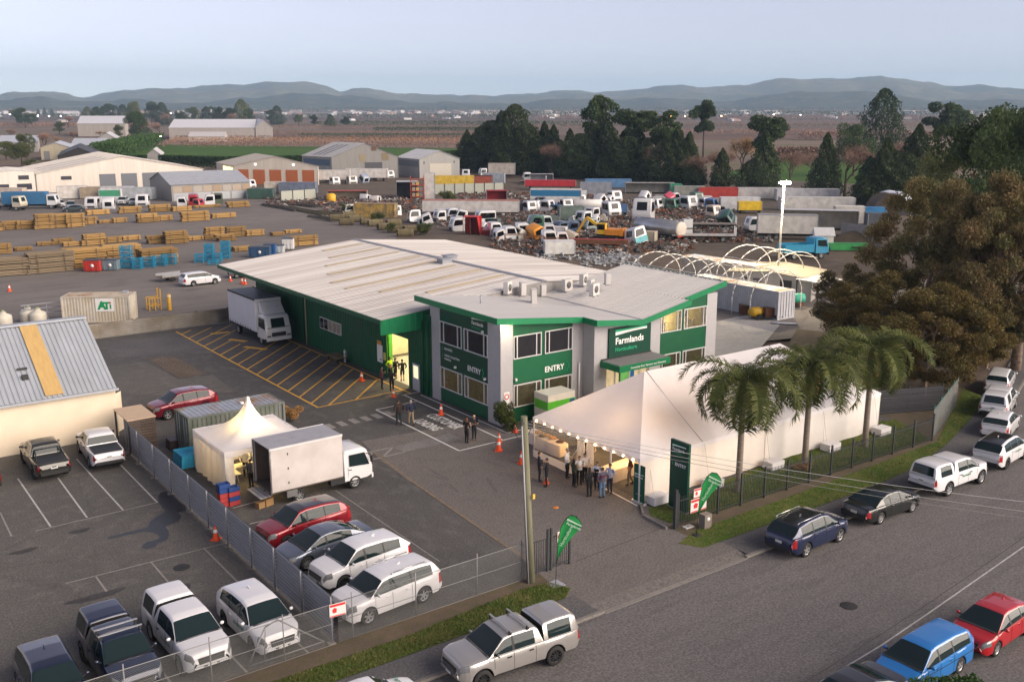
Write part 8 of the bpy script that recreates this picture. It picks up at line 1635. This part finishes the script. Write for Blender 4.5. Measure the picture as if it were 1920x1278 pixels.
simple('engine_block','brown engine crate behind the yellow compressor','crate',1400,588,5,[('crate',MB().bx(-.7,.7,-.5,.5,0,.9),ry),('lid',MB().bx(-.74,.74,-.54,.54,.9,.96),M('weathered_ply',(.16,.12,.07),.8))])
simple('water_tank','small turquoise tank on a trolley right of the white container doors','tank',1496,575,10,[('tank',MB().lathe([(0,-.7),(.45,-.62),(.52,-.4),(.52,.4),(.45,.62),(0,.7)],14,(0,0,.95),'X'),M('tank_turq',(.05,.38,.26),.5)),('stand',MB().bx(-.5,.5,-.35,.35,.1,.5),ry),('wheel',MB().cyl((-.4,-.5,.25),(-.4,-.4,.25),.25,n=10),m_tyre)])
simple('steel_ramp','flat steel loading ramp lying before the white container','ramp',1470,607,-10,[('plate',MB().bx(-1.2,1.2,-.4,.4,.02,.10),M('steel_plate',(.42,.44,.48),.4,.4)),('lip',MB().bx(-1.2,1.2,-.45,-.4,0,.06),m_trim)])
gp = MB(); qg = random.Random(3); rows = []
for i in range(9):
 t_ = i/8; rows.append([(4.6*(1-t_)*math.cos(a)*(1+.12*math.sin(3*a)),3.6*(1-t_)*math.sin(a),1.9*math.sin(t_*1.57)**1.3+qg.uniform(-.06,.06)) for a in [j*6.283/18 for j in range(18)]])
gp.grid(rows,close=True); go2 = gp.build('gravel_pile',A_dirtstrip,fix=False); go2.location = G(1598,456); tag(go2,'brown gravel heap before the grey wall','gravel pile',kind='stuff')
simple('skip_bin','bright green low skip in front of the gravel heap','skip',1588,469,-2,[('body',MB().prism([(-2.6,-.8,.1),(2.6,-.8,.1),(3.0,-.8,1.0),(-3.0,-.8,1.0)],(0,1.6,0)),M('skip_green',(.03,.25,.07),.6,var=.15)),('rim',MB().bx(-3.05,3.05,-.85,.85,1.0,1.06),M('skip_green',(.03,.25,.07),.6))])
simple('car_trailer','dark car trailer right of the gravel heap','trailer',1624,470,-4,[('deck',MB().bx(-2.2,2.2,-.9,.9,.5,.65),m_trim),('wheel',MB().cyl((-.3,-1.05,.32),(-.3,-.85,.32),.32,n=12),m_tyre),('wheel',MB().cyl((-.3,.85,.32),(-.3,1.05,.32),.32,n=12),m_tyre),('mudguard',MB().bx(-.8,.2,-1.08,-.84,.66,.74),m_trim)])
a,b = G(1575,452),G(1650,462); w_ = thing('block_wall','long grey sheet wall right of the scrapyard behind the gravel heap','wall',(a+b)/2)
for k in range(6): p,q = a.lerp(b,k/6)-(a+b)/2,a.lerp(b,(k+.985)/6)-(a+b)/2; MB().prism([p,q,q+Vector((0,0,3)),p+Vector((0,0,3))],(.05,.08,0)).build('panel',M('wall_grey',(.20,.20,.215),.7,var=.1,rndv=.1),w_)
for i,(px,py) in enumerate(((1660,397),(1676,400))):
 t = thing('dome_shelter','striped fabric dome shelter, %s of two at the yard edge' % ('left','right')[i],'shelter',G(px,py),SA(60),'dome shelters'); rows = [[(x,3.6*math.cos(a),4.2*math.sin(a)) for a in [math.pi*k/12 for k in range(13)]] for x in (-3,0,3)]; MB().grid(rows).build('cover',M('dome_cover',(.42,.45,.52),.6,var=.3,sc=.6,stretch=(1,.1,.1)),t,fix=False); MB().poly([(-3,3.6*math.cos(a),4.2*math.sin(a)) for a in [math.pi*k/12 for k in range(13)]]).build('end_wall',M('dome_end',(.12,.10,.09),.7),t)
# ================================================================ trees and plants
def leaf_quads(P,size,rs,flat=.0,asp=.55):
 n = len(P); a = rs.normal(size=(n,3)); a[:,2] *= 1-flat; a /= np.linalg.norm(a,axis=1)[:,None]; b = np.cross(a,rs.normal(size=(n,3))); b /= np.linalg.norm(b,axis=1)[:,None]
 s = (size*rs.uniform(.55,1.35,n))[:,None]; V = np.empty((n,4,3)); V[:,0] = P-a*s; V[:,1] = P+b*s*asp; V[:,2] = P+a*s; V[:,3] = P-b*s*asp
 return V.reshape(-1,3),np.arange(4*n).reshape(-1,4)
def blobs(cs,n,rs,hollow=.35):
 w = np.array([c[3]**2 for c in cs]); k = rs.choice(len(cs),n,p=w/w.sum()); c = np.array(cs)[k]; d = rs.normal(size=(n,3)); d /= np.linalg.norm(d,axis=1)[:,None]; r = rs.uniform(hollow,1,n)**.6*c[:,3]
 return c[:,:3]+d*r[:,None]*np.array([1,1,.75])
def limbs(tr,seed,depth,L,r,spread,out,ends,p=Vector((0,0,0)),d=Vector((0,0,1)),q=None):
 q = q or random.Random(seed); e = p+d*L; out.cyl(p,e,r,r*.7,6 if r > .06 else 4,False); ends.append((e,depth))
 if depth == 0: return
 for i in range(3 if depth > 1 else 4): v = Vector((q.gauss(0,1),q.gauss(0,1),q.gauss(.35,.5))).normalized(); limbs(tr,seed,depth-1,L*q.uniform(.62,.85),r*.62,spread,out,ends,e,(d+v*spread).normalized(),q)
TM = {}
def tree_mesh(kind,seed):
 rs = np.random.RandomState(seed); q = random.Random(seed); w = MB(); ends = []
 if kind in ('cone','broad'):                                   # unit height
  n = 9000; t = rs.uniform(0,1,n)**1.35; an = rs.uniform(0,6.28,n); R = .24 if kind == 'cone' else .36; pr = 1.45*R*((1-t)**(.75 if kind == 'cone' else .5))*(.55+.45*np.minimum(1,t*6))
  lump = 1+.22*np.sin(an*3+seed+9*t)+.18*np.sin(an*7+23*t+seed)+.12*np.sin(an*2-31*t); rad = pr*lump*rs.uniform(.35,1.05,n)**.45; P = np.stack([rad*np.cos(an),rad*np.sin(an),.03+.97*t],1); V,Fq = leaf_quads(P,.019,rs,-.6); w.cyl((0,0,0),(0,0,.8),.022,.006,6)
 elif kind == 'pine':
  cs = [(rs.normal(0,.09),rs.normal(0,.09),rs.uniform(.5,.95),rs.uniform(.05,.11)) for _ in range(20)]; w.cyl((0,0,0),(.01,.01,.93),.018,.006,6)
  for c in cs: w.cyl((0,0,c[2]-.05),c[:3],.006,.003,4)
  V,Fq = leaf_quads(blobs(cs,6000,rs),.017,rs)
 elif kind == 'round':
  cs = [(rs.normal(0,.17),rs.normal(0,.17),rs.uniform(.3,.86),rs.uniform(.10,.18)) for _ in range(26)]; limbs(w,seed,2,.28,.03,.8,w,ends); V,Fq = leaf_quads(blobs(cs,17000,rs),.0135,rs)
 elif kind == 'bare':
  limbs(w,seed,5,.24,.022,.75,w,ends); P = np.array([tuple(e+Vector((q.gauss(0,.04),q.gauss(0,.04),q.gauss(0,.04)))) for e,dp in ends if dp <= 1 for _ in range(9)]); P[:,2] = np.maximum(P[:,2],.1); V,Fq = leaf_quads(P,.03,rs,0,.05)
 elif kind == 'gum':
  limbs(w,seed,4,.24,.026,.7,w,ends); cs = []
  while len(cs) < 80:
   x,y,z = rs.uniform(-1,1,3)
   if .25 < x*x+y*y+z*z < 1: cs.append((x*.40,y*.40,.56+z*.40,rs.uniform(.05,.10)))
  V,Fq = leaf_quads(blobs(cs,52000,rs,.1),.0105,rs,-.5,.32)
 elif kind == 'bush':
  cs = [(rs.normal(0,.25),rs.normal(0,.25),rs.uniform(.2,.75),rs.uniform(.16,.28)) for _ in range(14)]; w.cyl((0,0,0),(0,0,.5),.03,.01,5); V,Fq = leaf_quads(blobs(cs,3500,rs),.04,rs)
 me = npmesh('crown',V,Fq); tm = w.mesh('trunk'); return me,tm
FO = {'cyp': foliage('cypress_leaf',(0.027,0.048,0.019),(0.068,0.088,0.031),6),'pine': foliage('pine_needle',(0.031,0.058,0.024),(0.068,0.099,0.034),6),'gum': foliage('gum_leaf',(0.102,0.105,0.037),(0.196,0.133,0.058),5),'gold': foliage('wattle_leaf',(.135,.088,.022),(.10,.088,.028),4),'twig': foliage('bare_twig',(0.238,0.145,0.111),(0.323,0.196,0.145),5,.1),'gtwig': foliage('golden_twig',(0.425,0.238,0.085),(0.289,0.170,0.076),5,.1),'hedge': foliage('hedge_leaf',(.032,.075,.015),(.055,.10,.022),.5),'dhedge': foliage('dark_hedge',(0.025,0.054,0.017),(0.048,0.085,0.024),.5),'olive': foliage('olive_leaf',(0.076,0.102,0.031),(0.128,0.136,0.048),5),'shrub': foliage('shrub_leaf',(0.051,0.093,0.020),(0.119,0.128,0.034),6)}
BARK = {'d': M('dark_bark',(.07,.05,.035),.95,var=.3,sc=6),'p': M('pale_gum_bark',(.30,.22,.16),.8,var=.3,sc=4,col2=(.16,.11,.075),sc2=3)}
def tree(name,label,kind,seed,fol,p,h,w=1.0,cat='tree',bark='d',group=None,lean=0.0):
 k = (kind,seed)
 if k not in TM: TM[k] = tree_mesh(*k)
 cm_,tm_ = TM[k]; t = thing(name,label,cat,p,rnd.uniform(0,6.28),group); t.scale = (h*w,h*w,h); t.rotation_euler[0] = lean
 for n,me,m in (('crown',cm_,FO[fol]),('trunk',tm_,BARK[bark])):
  if not me.materials: me.materials.append(m)
  o = bpy.data.objects.new(n,me); C.objects.link(o); o.parent = t; o.material_slots[0].link = 'OBJECT'; o.material_slots[0].material = m
def T(px,yb,yt,kind,seed,fol,label,w=1.0,name='tree',bark='d',group='trees behind the scrapyard',lean=0.0): tree(name,label,kind,seed,fol,G(px,yb),topz(px,yb,yt),w,'tree',bark,group,lean)
for a in ((876,318,243,'cone',1,'cyp','small dark conifer at the left end of the belt beside the grey shed',1.1),(905,320,236,'broad',2,'cyp','dark spreading conifer second from the left of the belt',.9),(940,322,208,'cone',3,'cyp','tall pointed conifer left of the broadest one',1.0),(965,324,196,'broad',4,'cyp','broadest dark conifer of the belt behind the beige box body',.85),(1000,325,245,'cone',1,'cyp','dark conifer filling the gap right of the broadest one',1.2),(1020,325,228,'cone',3,'cyp','slim conifer behind the leafless tree',.9),(1037,327,233,'cone',1,'cyp','slim conifer right of the leafless tree',.9),(1068,330,241,'cone',3,'cyp','lone pointed conifer between the leafless tree and the tall pine',.95),(1108,334,226,'cone',1,'cyp','dark conifer left below the tall pine',1.1),(1135,335,222,'cone',3,'cyp','dark conifer right below the tall pine',1.25),(1193,338,236,'cone',1,'cyp','dark conifer left of the pale trunked pine',1.15),(1165,338,262,'broad',2,'cyp','low dark conifer in the middle of the belt',1.0),(1268,345,236,'cone',3,'cyp','dense conifer right of the pale trunked pine',1.0),(1290,346,246,'cone',1,'cyp','dense conifer behind the red tarpaulin container',.9),(1352,352,277,'cone',3,'cyp','short conifer left of the golden leafless tree',1.0),(1430,362,245,'cone',1,'cyp','tall conifer left of the lit mast',.95),(1545,372,248,'cone',3,'cyp','pointed conifer right of the lit mast',.85),(1655,384,257,'cone',1,'cyp','dark conifer beside the striped dome shelters',1.0),(1712,380,232,'cone',3,'cyp','dark conifer behind the gum crown',1.0),
   (1120,330,178,'pine',5,'pine','tallest clumpy pine rising above the conifer belt',1.0),(1180,330,199,'pine',6,'pine','flat topped pine right of the tallest pine',1.35),(1237,340,207,'pine',7,'pine','pine with a pale bare trunk in the belt',1.1),(1318,300,187,'pine',5,'pine','lone pine standing out on the plain',1.0),(1428,345,210,'pine',6,'pine','round headed pine behind the conifer left of the mast',1.2),(1649,300,167,'broad',4,'pine','tall tiered cedar at the right',.75),(1757,310,192,'pine',7,'pine','left of two dark pines near the right edge',1.2),(1785,308,196,'pine',5,'pine','right of two dark pines near the right edge',1.2),(1600,330,225,'round',8,'pine','dark round crowned tree left of the cedar',.9),
   (1030,333,252,'bare',9,'twig','leafless brown tree in front of the two slim conifers',1.0),(1583,372,243,'bare',10,'twig','large leafless tree on the green paddock',1.0),(1391,340,233,'bare',9,'gtwig','golden leafless tree behind the short conifer',1.0),(1360,345,262,'bare',10,'twig','brown leafless thicket left of the golden tree',1.3),(1480,355,265,'bare',9,'twig','leafless tree behind the lit mast',1.1),(1216,342,255,'bare',10,'twig','pale leafless tree beside the pale trunked pine',.9),(1310,350,275,'bare',9,'twig','low leafless tree right of the dense conifers',1.2),(1690,345,240,'bare',9,'twig','leafless tree between the cedar and the gum',1.1),(1525,345,268,'bare',10,'twig','leafless tree left of the pointed conifer right of the mast',1.1),(1150,334,240,'bare',10,'twig','leafless tree showing between the tall pines',.9)): T(*a)
for i,(x,yb,yt,w) in enumerate(((888,320,250,'second from the grey shed end'),(922,322,226,'just left of the tall pointed one'),(952,326,222,'in front of the broadest one'),(985,326,232,'right shoulder of the broadest one'),(1052,331,262,'low between the slim and lone conifers'),(1088,334,250,'right of the lone pointed conifer'),(1150,338,250,'below the gap of the two tall pines'),(1178,339,255,'left foot of the flat topped pine'),(1212,341,258,'right foot of the flat topped pine'),(1248,344,262,'below the pale trunked pine'),(1305,350,290,'low beside the red tarpaulin container'),(1405,362,300,'low left of the lit mast'),(1625,382,292,'left of the striped dome shelters'),(1690,384,285,'behind the striped dome shelters'))): T(x,yb,yt,'broad' if i % 2 else 'cone',(2,1,4,3)[i % 4],'cyp','dark belt conifer '+w,1.15)
# big gums and the dark belt at the right edge
for a in ((1850,520,182,'round',11,'pine','huge dark evergreen in the upper right corner',.75),(1915,560,172,'round',8,'pine','dark evergreen cut off by the right edge',.7),(1790,470,262,'round',8,'olive','dull green tree behind the gum crown at the right',1.0),(1735,655,318,'gum',12,'gum','large brown green gum tree standing behind the palms',.98),(1845,690,330,'gum',13,'gum','large gum with spreading pale limbs at the right edge',.92),(1905,690,300,'gum',12,'gum','tall gum with a thick pale trunk at the right edge',.85),(1655,705,498,'gum',13,'gold','golden brown wattle directly behind the third palm',1.3),(1730,742,520,'gum',12,'gold','broad golden wattle above the green mesh fence',1.35),(1590,640,490,'gum',13,'gum','small dark gum at the left of the gum group',1.2),(1790,735,540,'gum',13,'gold','golden wattle at the bend of the street',1.2)): T(*a,bark='p' if a[3] == 'gum' else 'd',group='gum trees at the street bend',name='gum_tree' if a[3] == 'gum' else 'tree')
gt_ = thing('cut_back_gum','thick pale gum trunk beside the parked white wagon','tree',G(1904,692)); MB().cyl((0,0,-.1),(.2,.2,5.2),.42,.32,12).build('trunk',BARK['p'],gt_); MB().cyl((.1,.1,3.2),(-1.8,.8,5.5),.16,.09,8).build('limb',BARK['p'],gt_)
# left and far trees
for a in ((42,312,247,'round',8,'olive','broad green tree left of the cream packhouse',.95),(85,285,238,'bare',9,'twig','brown leafless tree behind the broad green tree',1.2),(222,262,232,'round',11,'olive','small dark round tree before the left coolstore',.9),(262,268,205,'round',11,'pine','leaning dark tree at the top of the hedge ramp',1.0),(48,240,200,'round',8,'pine','dark tree mass at the far left of the plain',1.1),(112,252,226,'round',11,'olive','dark low tree left of the coolstores',1.1),(12,300,262,'round',11,'olive','olive tree cut off at the left edge',1.1),(190,260,242,'bare',10,'gtwig','tan leafless tree in front of the left coolstore',1.6),(110,275,252,'bare',9,'gtwig','pale leafless tree behind the packhouse',1.4)): T(*a,group='trees on the plain')
for a in ((20,262,236,'bare',10,'twig','leafless tree at the left edge above the low shed',1.3),(140,268,240,'bare',9,'twig','leafless tree between the packhouse and left coolstore',1.2),(300,256,226,'bare',10,'twig','russet leafless tree right of the leaning dark tree',1.2),(65,330,296,'round',8,'olive','low green tree behind the white annex',1.2),(128,240,212,'bare',9,'twig','distant leafless tree left of the shelter trees',1.3),(318,238,206,'bare',10,'twig','russet tree among the dark shelter trees',1.2),(438,238,206,'bare',9,'twig','russet tree right among the dark shelter trees',1.2)): T(*a,group='trees on the plain')
far = [(165,228,200),(185,232,196),(207,230,192),(232,230,196),(255,234,186),(285,232,188),(305,234,192),(340,236,205),(365,234,198),(388,235,200),(410,236,196),(432,236,200),(454,236,186),(465,236,200),(508,232,204),(520,234,198),(560,236,212),(590,238,213),(620,238,214),(650,240,216),(30,225,203),(72,215,202),(84,215,201),(98,215,203)]
wd = ['first','second','third','fourth','fifth','sixth','seventh','eighth','ninth','tenth','eleventh','twelfth','thirteenth','fourteenth','fifteenth','sixteenth','seventeenth','eighteenth','nineteenth','twentieth','distant','near left spire','middle spire','right spire']
for i,(x,b,t_) in enumerate(far): tree('shelter_tree','%s dark shelter tree counted from the left along the far tree line' % wd[i] if i < 20 else '%s tree of the far left town edge' % wd[i],'cone' if i > 20 else ('round' if i % 3 else 'broad'),(1 if i > 20 else (8,2,11)[i % 3] if i % 3 else 2),'cyp' if i % 4 else 'olive',G(x,b),topz(x,b,t_),.9,'tree','d','shelter trees on the plain')
for i,(px,py,h,fol,lab) in enumerate(((945,802,2.3,'shrub','clipped round shrub at the office corner'),(957,806,1.1,'shrub','low spreading shrub beside the clipped one at the office corner'),(545,790,1.3,'gtwig','dry brown grass clump behind the pagoda tent'),(655,402,2.6,'olive','left green bush growing over the mossy bales'),(706,420,2.6,'olive','middle green bush growing over the mossy bales'),(795,440,2.4,'olive','right green bush beside the warehouse roof'),(840,378,3.0,'olive','mossy green cube of growth before the long pale fence'),(733,436,2.0,'olive','low green bush among the right bales'),(1620,585,2.8,'gum','scrubby bush at the foot of the small dark gum'),(1566,548,1.0,'shrub','small shrub at the end of the site hut'))):
 tree('shrub',lab,'bush',14+i % 2,fol,G(px,py),h,.55 if i == 0 else 1.0,'shrub',group='shrubs')
def hedge(label,pts,h,w,fol,n,name='hedge',kind=None):
 rs = np.random.RandomState(len(label)); P = []
 for (a,b) in zip(pts[:-1],pts[1:]):
  a,b = G(*a),G(*b); d = (b-a).to_2d().normalized(); k = int(n*(b-a).length/sum((G(*q)-G(*p)).length for p,q in zip(pts[:-1],pts[1:]))); t = rs.uniform(0,1,k); o = rs.uniform(-w/2,w/2,k); z = h*rs.uniform(0,1,k)**.5
  P.append(np.stack([a.x+(b.x-a.x)*t-d.y*o,a.y+(b.y-a.y)*t+d.x*o,z],1))
 P = np.concatenate(P); V,Fq = leaf_quads(P,min(.55,h*.06) if name == 'hedge' else h*.10,rs,0,.8); o = mk(name,npmesh(name,V,Fq),FO[fol]); tag(o,label,'hedge',kind=kind); return o
hedge('tall dark clipped hedge along the green paddock',[(303,313),(420,317),(575,314)],4.2,3,'dhedge',15000); hedge('dark clipped hedge behind the white workshop',[(180,312),(276,312)],4.0,3,'dhedge',5000); hedge('bright green hedge rising to the leaning dark tree',[(195,300),(288,272)],6.5,12,'hedge',16000); hedge('dark hedge right of the grey sheds at the paddock end',[(800,306),(890,304)],4.5,3,'dhedge',4000)
for i,(xa,xb,y,h,f) in enumerate(((300,880,277,3.2,'twig'),(310,880,272,3.2,'twig'),(320,890,268,3.2,'gtwig'),(330,890,264,3.2,'twig'),(560,880,258,3.0,'dhedge'),(480,1000,253,3.0,'twig'),(700,1010,247,4.0,'dhedge'),(450,1100,243,4.0,'twig'),(600,1200,237,6.0,'dhedge'),(1180,1700,252,4.0,'twig'),(1150,1900,240,5,'twig'),(0,300,240,5,'twig'),(1000,1900,228,9,'twig'),(0,1000,224,9,'dhedge'),(900,1900,220,12,'dhedge'),(0,1900,215,14,'twig'),(0,1900,212,18,'cyp'),(1500,1900,262,5,'twig'),(1440,1720,300,5,'twig'))):
 hedge('far row of %s crossing the plain' % ('leafless orchard trees' if f != 'dhedge' else 'dark shelter hedge'),[(xa,y),(xb,y+(-1) ** i*.6)],h,5+h,f,3500+(1500 if i > 12 else 0),'orchard_row','stuff')
# ---- queen palms
def frond_mesh(droop,L,n,seed):
 q = random.Random(seed); mb = MB(); pts = []; p = Vector((0,0,0)); a = 1.05 if droop < 2 else .5
 for i in range(n+1): pts.append(p.copy()); p += Vector((math.cos(a),0,math.sin(a)))*L/n; a -= droop/n*(.5+i/n)
 for i in range(n): mb.cyl(pts[i],pts[i+1],.035*(1-i/n)+.006,.035*(1-(i+1)/n)+.005,4,False)
 for i in range(1,n):
  for k in range(5):
   b = pts[i].lerp(pts[i+1],k/5); d = (pts[i+1]-pts[i]).normalized(); up = Vector((0,1,0)).cross(d)
   for s in (-1,1):
    ln = .78*L/3.4*(1.15-abs(i/n-.45)*1.1)*q.uniform(.8,1.15); o = (Vector((0,s,0))*q.uniform(.6,1)+d*q.uniform(.3,.7)-up*q.uniform(-.1,.5)).normalized(); e = b+o*ln*.55; f = e+(o+Vector((0,0,-q.uniform(.5,1.1)))).normalized()*ln*.5; w_ = d*.026
    mb.add([b-w_,b+w_,e+w_,e-w_,f],[(0,1,2,3),(3,2,4)])
 return mb.mesh('frond')
FRM = [frond_mesh(2.3,3.7,16,1),frond_mesh(2.9,3.8,16,2),frond_mesh(1.8,3.4,16,3),frond_mesh(3.2,3.5,16,4)]; m_fr = foliage('palm_frond',(.060,.085,.020),(.12,.13,.035),1.2,.3); m_dead = foliage('dead_frond',(.20,.13,.07),(.14,.09,.05),1,.15)
for me in FRM: me.materials.append(m_fr)
dead = frond_mesh(.9,2.5,12,7); dead.materials.append(m_dead)
def palm(px,py,h,label,seeds,dn):
 p = thing('queen_palm',label,'palm',G(px,py),0,'palms in front of the marquee'); q = random.Random(int(px)); MB().lathe([(.24,0),(.19,.5),(.17,h*.5),(.14,h-.3),(.10,h+.3),(0,h+.4)],12).build('trunk',M('palm_trunk',(.20,.165,.13),.9,var=.25,sc=1,stretch=(1,1,9),bump=.3),p,fix=False)
 for i in range(23):
  o = bpy.data.objects.new('frond',FRM[(i*3+(i//8)) % 3 if i < 16 else 3]); C.objects.link(o); o.parent = p; o.location = (0,0,h+.05+.2*q.random()); t_ = i/23; o.rotation_euler = (q.uniform(-.15,.15),(-.35+1.05*t_)+q.uniform(-.15,.15),i*2.4+q.uniform(-.2,.2)); s = q.uniform(.95,1.2); o.scale = (s,s,s)
 for i in range(dn): o = bpy.data.objects.new('dead_frond',dead); C.objects.link(o); o.parent = p; o.location = (0,0,h-.1); o.rotation_euler = (0,2.15,q.uniform(0,6.28))
 for i in range(seeds): a = -1.2-1.5*i; MB().lathe([(.02,.8),(.16,.6),(.22,.2),(.16,-.4),(.02,-.75)],10,(.35*math.cos(a),.35*math.sin(a),h-1.0)).build('seed_cluster',M('palm_seed',(.27,.15,.03),.8,var=.4,sc=14,bump=.6),p,fix=False)
palm(1384,921,6.2,'first palm from the gate with hanging dead fronds',0,3); palm(1508,876,6.1,'middle palm with two big seed clusters',2,1); palm(1621,836,6.2,'third palm from the gate standing before the golden wattle',1,1)
gcv = tree('ground_cover','orange brown fallen seed and fern patch at the foot of the middle palm','bush',15,'gtwig',G(1502,880),.45,2.2,'plant')
hedge('clipped green hedge top at the bottom right beside the blue wagon',[(1722,1345),(1850,1335)],1.0,1.9,'hedge',6000)
# ================================================================ hills, far town, haze
SK = [(-900,176),(-400,178),(0,183),(100,178),(170,184),(230,176),(330,168),(420,166),(480,166),(510,158),(560,155),(610,164),(640,178),(660,172),(720,172),(800,178),(860,184),(960,178),(1040,177),(1100,175),(1150,173),(1220,168),(1320,166),(1400,160),(1470,154),(1550,150),(1620,152),(1700,157),(1780,165),(1880,173),(2300,178),(2900,182)]
def hills(name,r0,r1,peak,prof,amp,nr,nc,seed,m_):
 rs = np.random.RandomState(seed); px = np.linspace(-900,2900,nc); ph = rs.uniform(0,6.28,40); V = []
 nz = lambda x,y: sum(math.sin(x*f*1.7+y*f*2.3+ph[k])*math.sin(x*f*.9-y*f*1.6+ph[k+9])/f for k,f in enumerate((1,2.1,4.3,8.9,17,31)))
 for i in range(nr):
  t = i/(nr-1); r = r0+(r1-r0)*t; s = math.sin(min(1,t/peak)*math.pi/2)**1.25 if t < peak else math.cos((t-peak)/(1-peak)*math.pi/2)
  for x in px:
   d = ray(x,HORIZON); d = Vector((d.x,d.y,0)).normalized(); y = lerp_prof(prof,x); hp = max(2,(HORIZON-y)/1936*(r0+(r1-r0)*peak)+CAMH); n_ = nz(x*.012,r*.0016); V.append((d.x*r,d.y*r,max(-1.2,hp*s*(1+.0*n_)+amp*n_*min(1,2.5*t)*(.5 if abs(t-peak) < .02 else 1)-1.2)))
 Fq = [[i*nc+j,i*nc+j+1,(i+1)*nc+j+1,(i+1)*nc+j] for i in range(nr-1) for j in range(nc-1)]
 o = mk(name,npmesh(name,V,Fq,True),m_); o['kind'] = 'structure'
m_hill = ground_mat('hill_pasture',(.14,.125,.06),(.075,.085,.045),(.19,.155,.095),s1=.0016,s2=.006,grain=.03,rough=1,spk=.3,spec=0,bump=0)
hills('hills',5200,8200,.72,SK,20,30,520,3,m_hill)
hills('foothills',4100,5600,.6,[(x,200-(200-y)*(.42+.16*math.sin(x*.013))) for x,y in SK],14,16,360,5,ground_mat('foothill_bush',(.07,.075,.045),(.045,.055,.035),(.14,.12,.075),s1=.003,s2=.012,grain=.05,rough=1,spk=.3,spec=0,bump=0))
rs = np.random.RandomState(2); V = []; Fq = []
for i in range(620):
 px,py = rs.uniform(-40,1960),203.5+abs(rs.normal(0,1))*8
 if py < 204.6 and rs.rand() < .3: continue
 c = G(px,min(py,236)); k = (c.length/2400); s = (rs.uniform(5,12),rs.uniform(5,9),rs.uniform(2.4,5)); s = [q*max(.8,min(1.4,k)) for q in s]; a = rs.uniform(0,3.1); b = len(V)
 for x,y,z in ((-1,-1,0),(1,-1,0),(1,1,0),(-1,1,0),(-1,-1,.65),(1,-1,.65),(1,1,.65),(-1,1,.65),(-1,0,1),(1,0,1)): V.append((c.x+s[0]*x*math.cos(a)-s[1]*y*math.sin(a),c.y+s[0]*x*math.sin(a)+s[1]*y*math.cos(a),z*s[2]*1.4))
 Fq += [[b+j for j in f] for f in ((0,1,5,4),(1,2,6,5),(2,3,7,6),(3,0,4,7),(4,5,9,8),(6,7,8,9),(4,8,7,7),(5,6,9,9))]
mh = bpy.data.meshes.new('far_houses'); mh.from_pydata(V,[],[list(dict.fromkeys(f)) for f in Fq]); tag(mk('far_houses',mh,scrapmat('far_house_paint',[(.55,.52,.5),(.35,.32,.3),(.62,.6,.58),(.3,.2,.17),(.5,.5,.52),(.28,.28,.3)],.03)),'distant pale houses scattered across the plain and foothills','houses',kind='stuff')
for i,(px,py,z,c,s,w) in enumerate(((72,228,8,(1,.75,.9),30,'left of three pink white lamps at the far left'),(93,229,8,(1,.75,.9),30,'middle of three pink white lamps at the far left'),(115,229,8,(1,.75,.9),30,'right of three pink white lamps at the far left'),(303,278,6,(1,.85,.6),30,'bright lamp beside the long coolstore'),(321,222,9,(1,.7,.7),30,'left lamp above the dark shelter trees'),(344,222,9,(1,.7,.7),30,'right lamp above the dark shelter trees'),(1258,232,9,(1,.5,.15),30,'first orange lamp from the left near the lone pine'),(1284,232,9,(1,.5,.15),30,'second orange lamp from the left near the lone pine'),(1303,231,9,(1,.5,.15),30,'orange lamp just left of the lone pine'),(1327,231,9,(1,.5,.15),30,'orange lamp just right of the lone pine'),(1352,231,9,(1,.55,.2),30,'farthest right orange lamp beyond the lone pine'),(1500,228,9,(1,.8,.6),20,'white lamp on the plain right of the lit mast'),(1450,226,9,(1,.8,.6),20,'white lamp on the plain above the lit mast'),(20,226,9,(1,.75,.55),25,'warm lamp at the far left edge of the town'))):
 p = G(px,py); k = p.length/1500; t = thing('street_lamp','distant glowing '+w,'street lamp',p,0,'distant lamps'); MB().cyl((0,0,0),(0,0,z),.12,.08,5).build('post',m_trim,t); MB().lathe([(0,-.6*k),(.75*k,-.3*k),(.75*k,.3*k),(0,.6*k)],8,(0,0,z)).build('lamp_head',M('far_lamp_%d' % int(c[1]*100),c,.5,emit=c,es=s*.5),t,fix=False)
hb = MB().bx(-3200,9900,-2200,9900,-1.4,330).build('haze',None); hb['kind'] = 'stuff'; hm_ = bpy.data.materials.new('dusk_haze'); hm_.use_nodes = True; N = hm_.node_tree.nodes; N.remove(N['Principled BSDF']); pv = N.new('ShaderNodeVolumePrincipled'); pv.inputs['Color'].default_value = (.50,.72,1.0,1); pv.inputs['Density'].default_value = 1.1e-4; pv.inputs['Anisotropy'].default_value = 0.0; hm_.node_tree.links.new(pv.outputs['Volume'],N['Material Output'].inputs['Volume']); hb.data.materials.append(hm_); hb.display_type = 'WIRE'
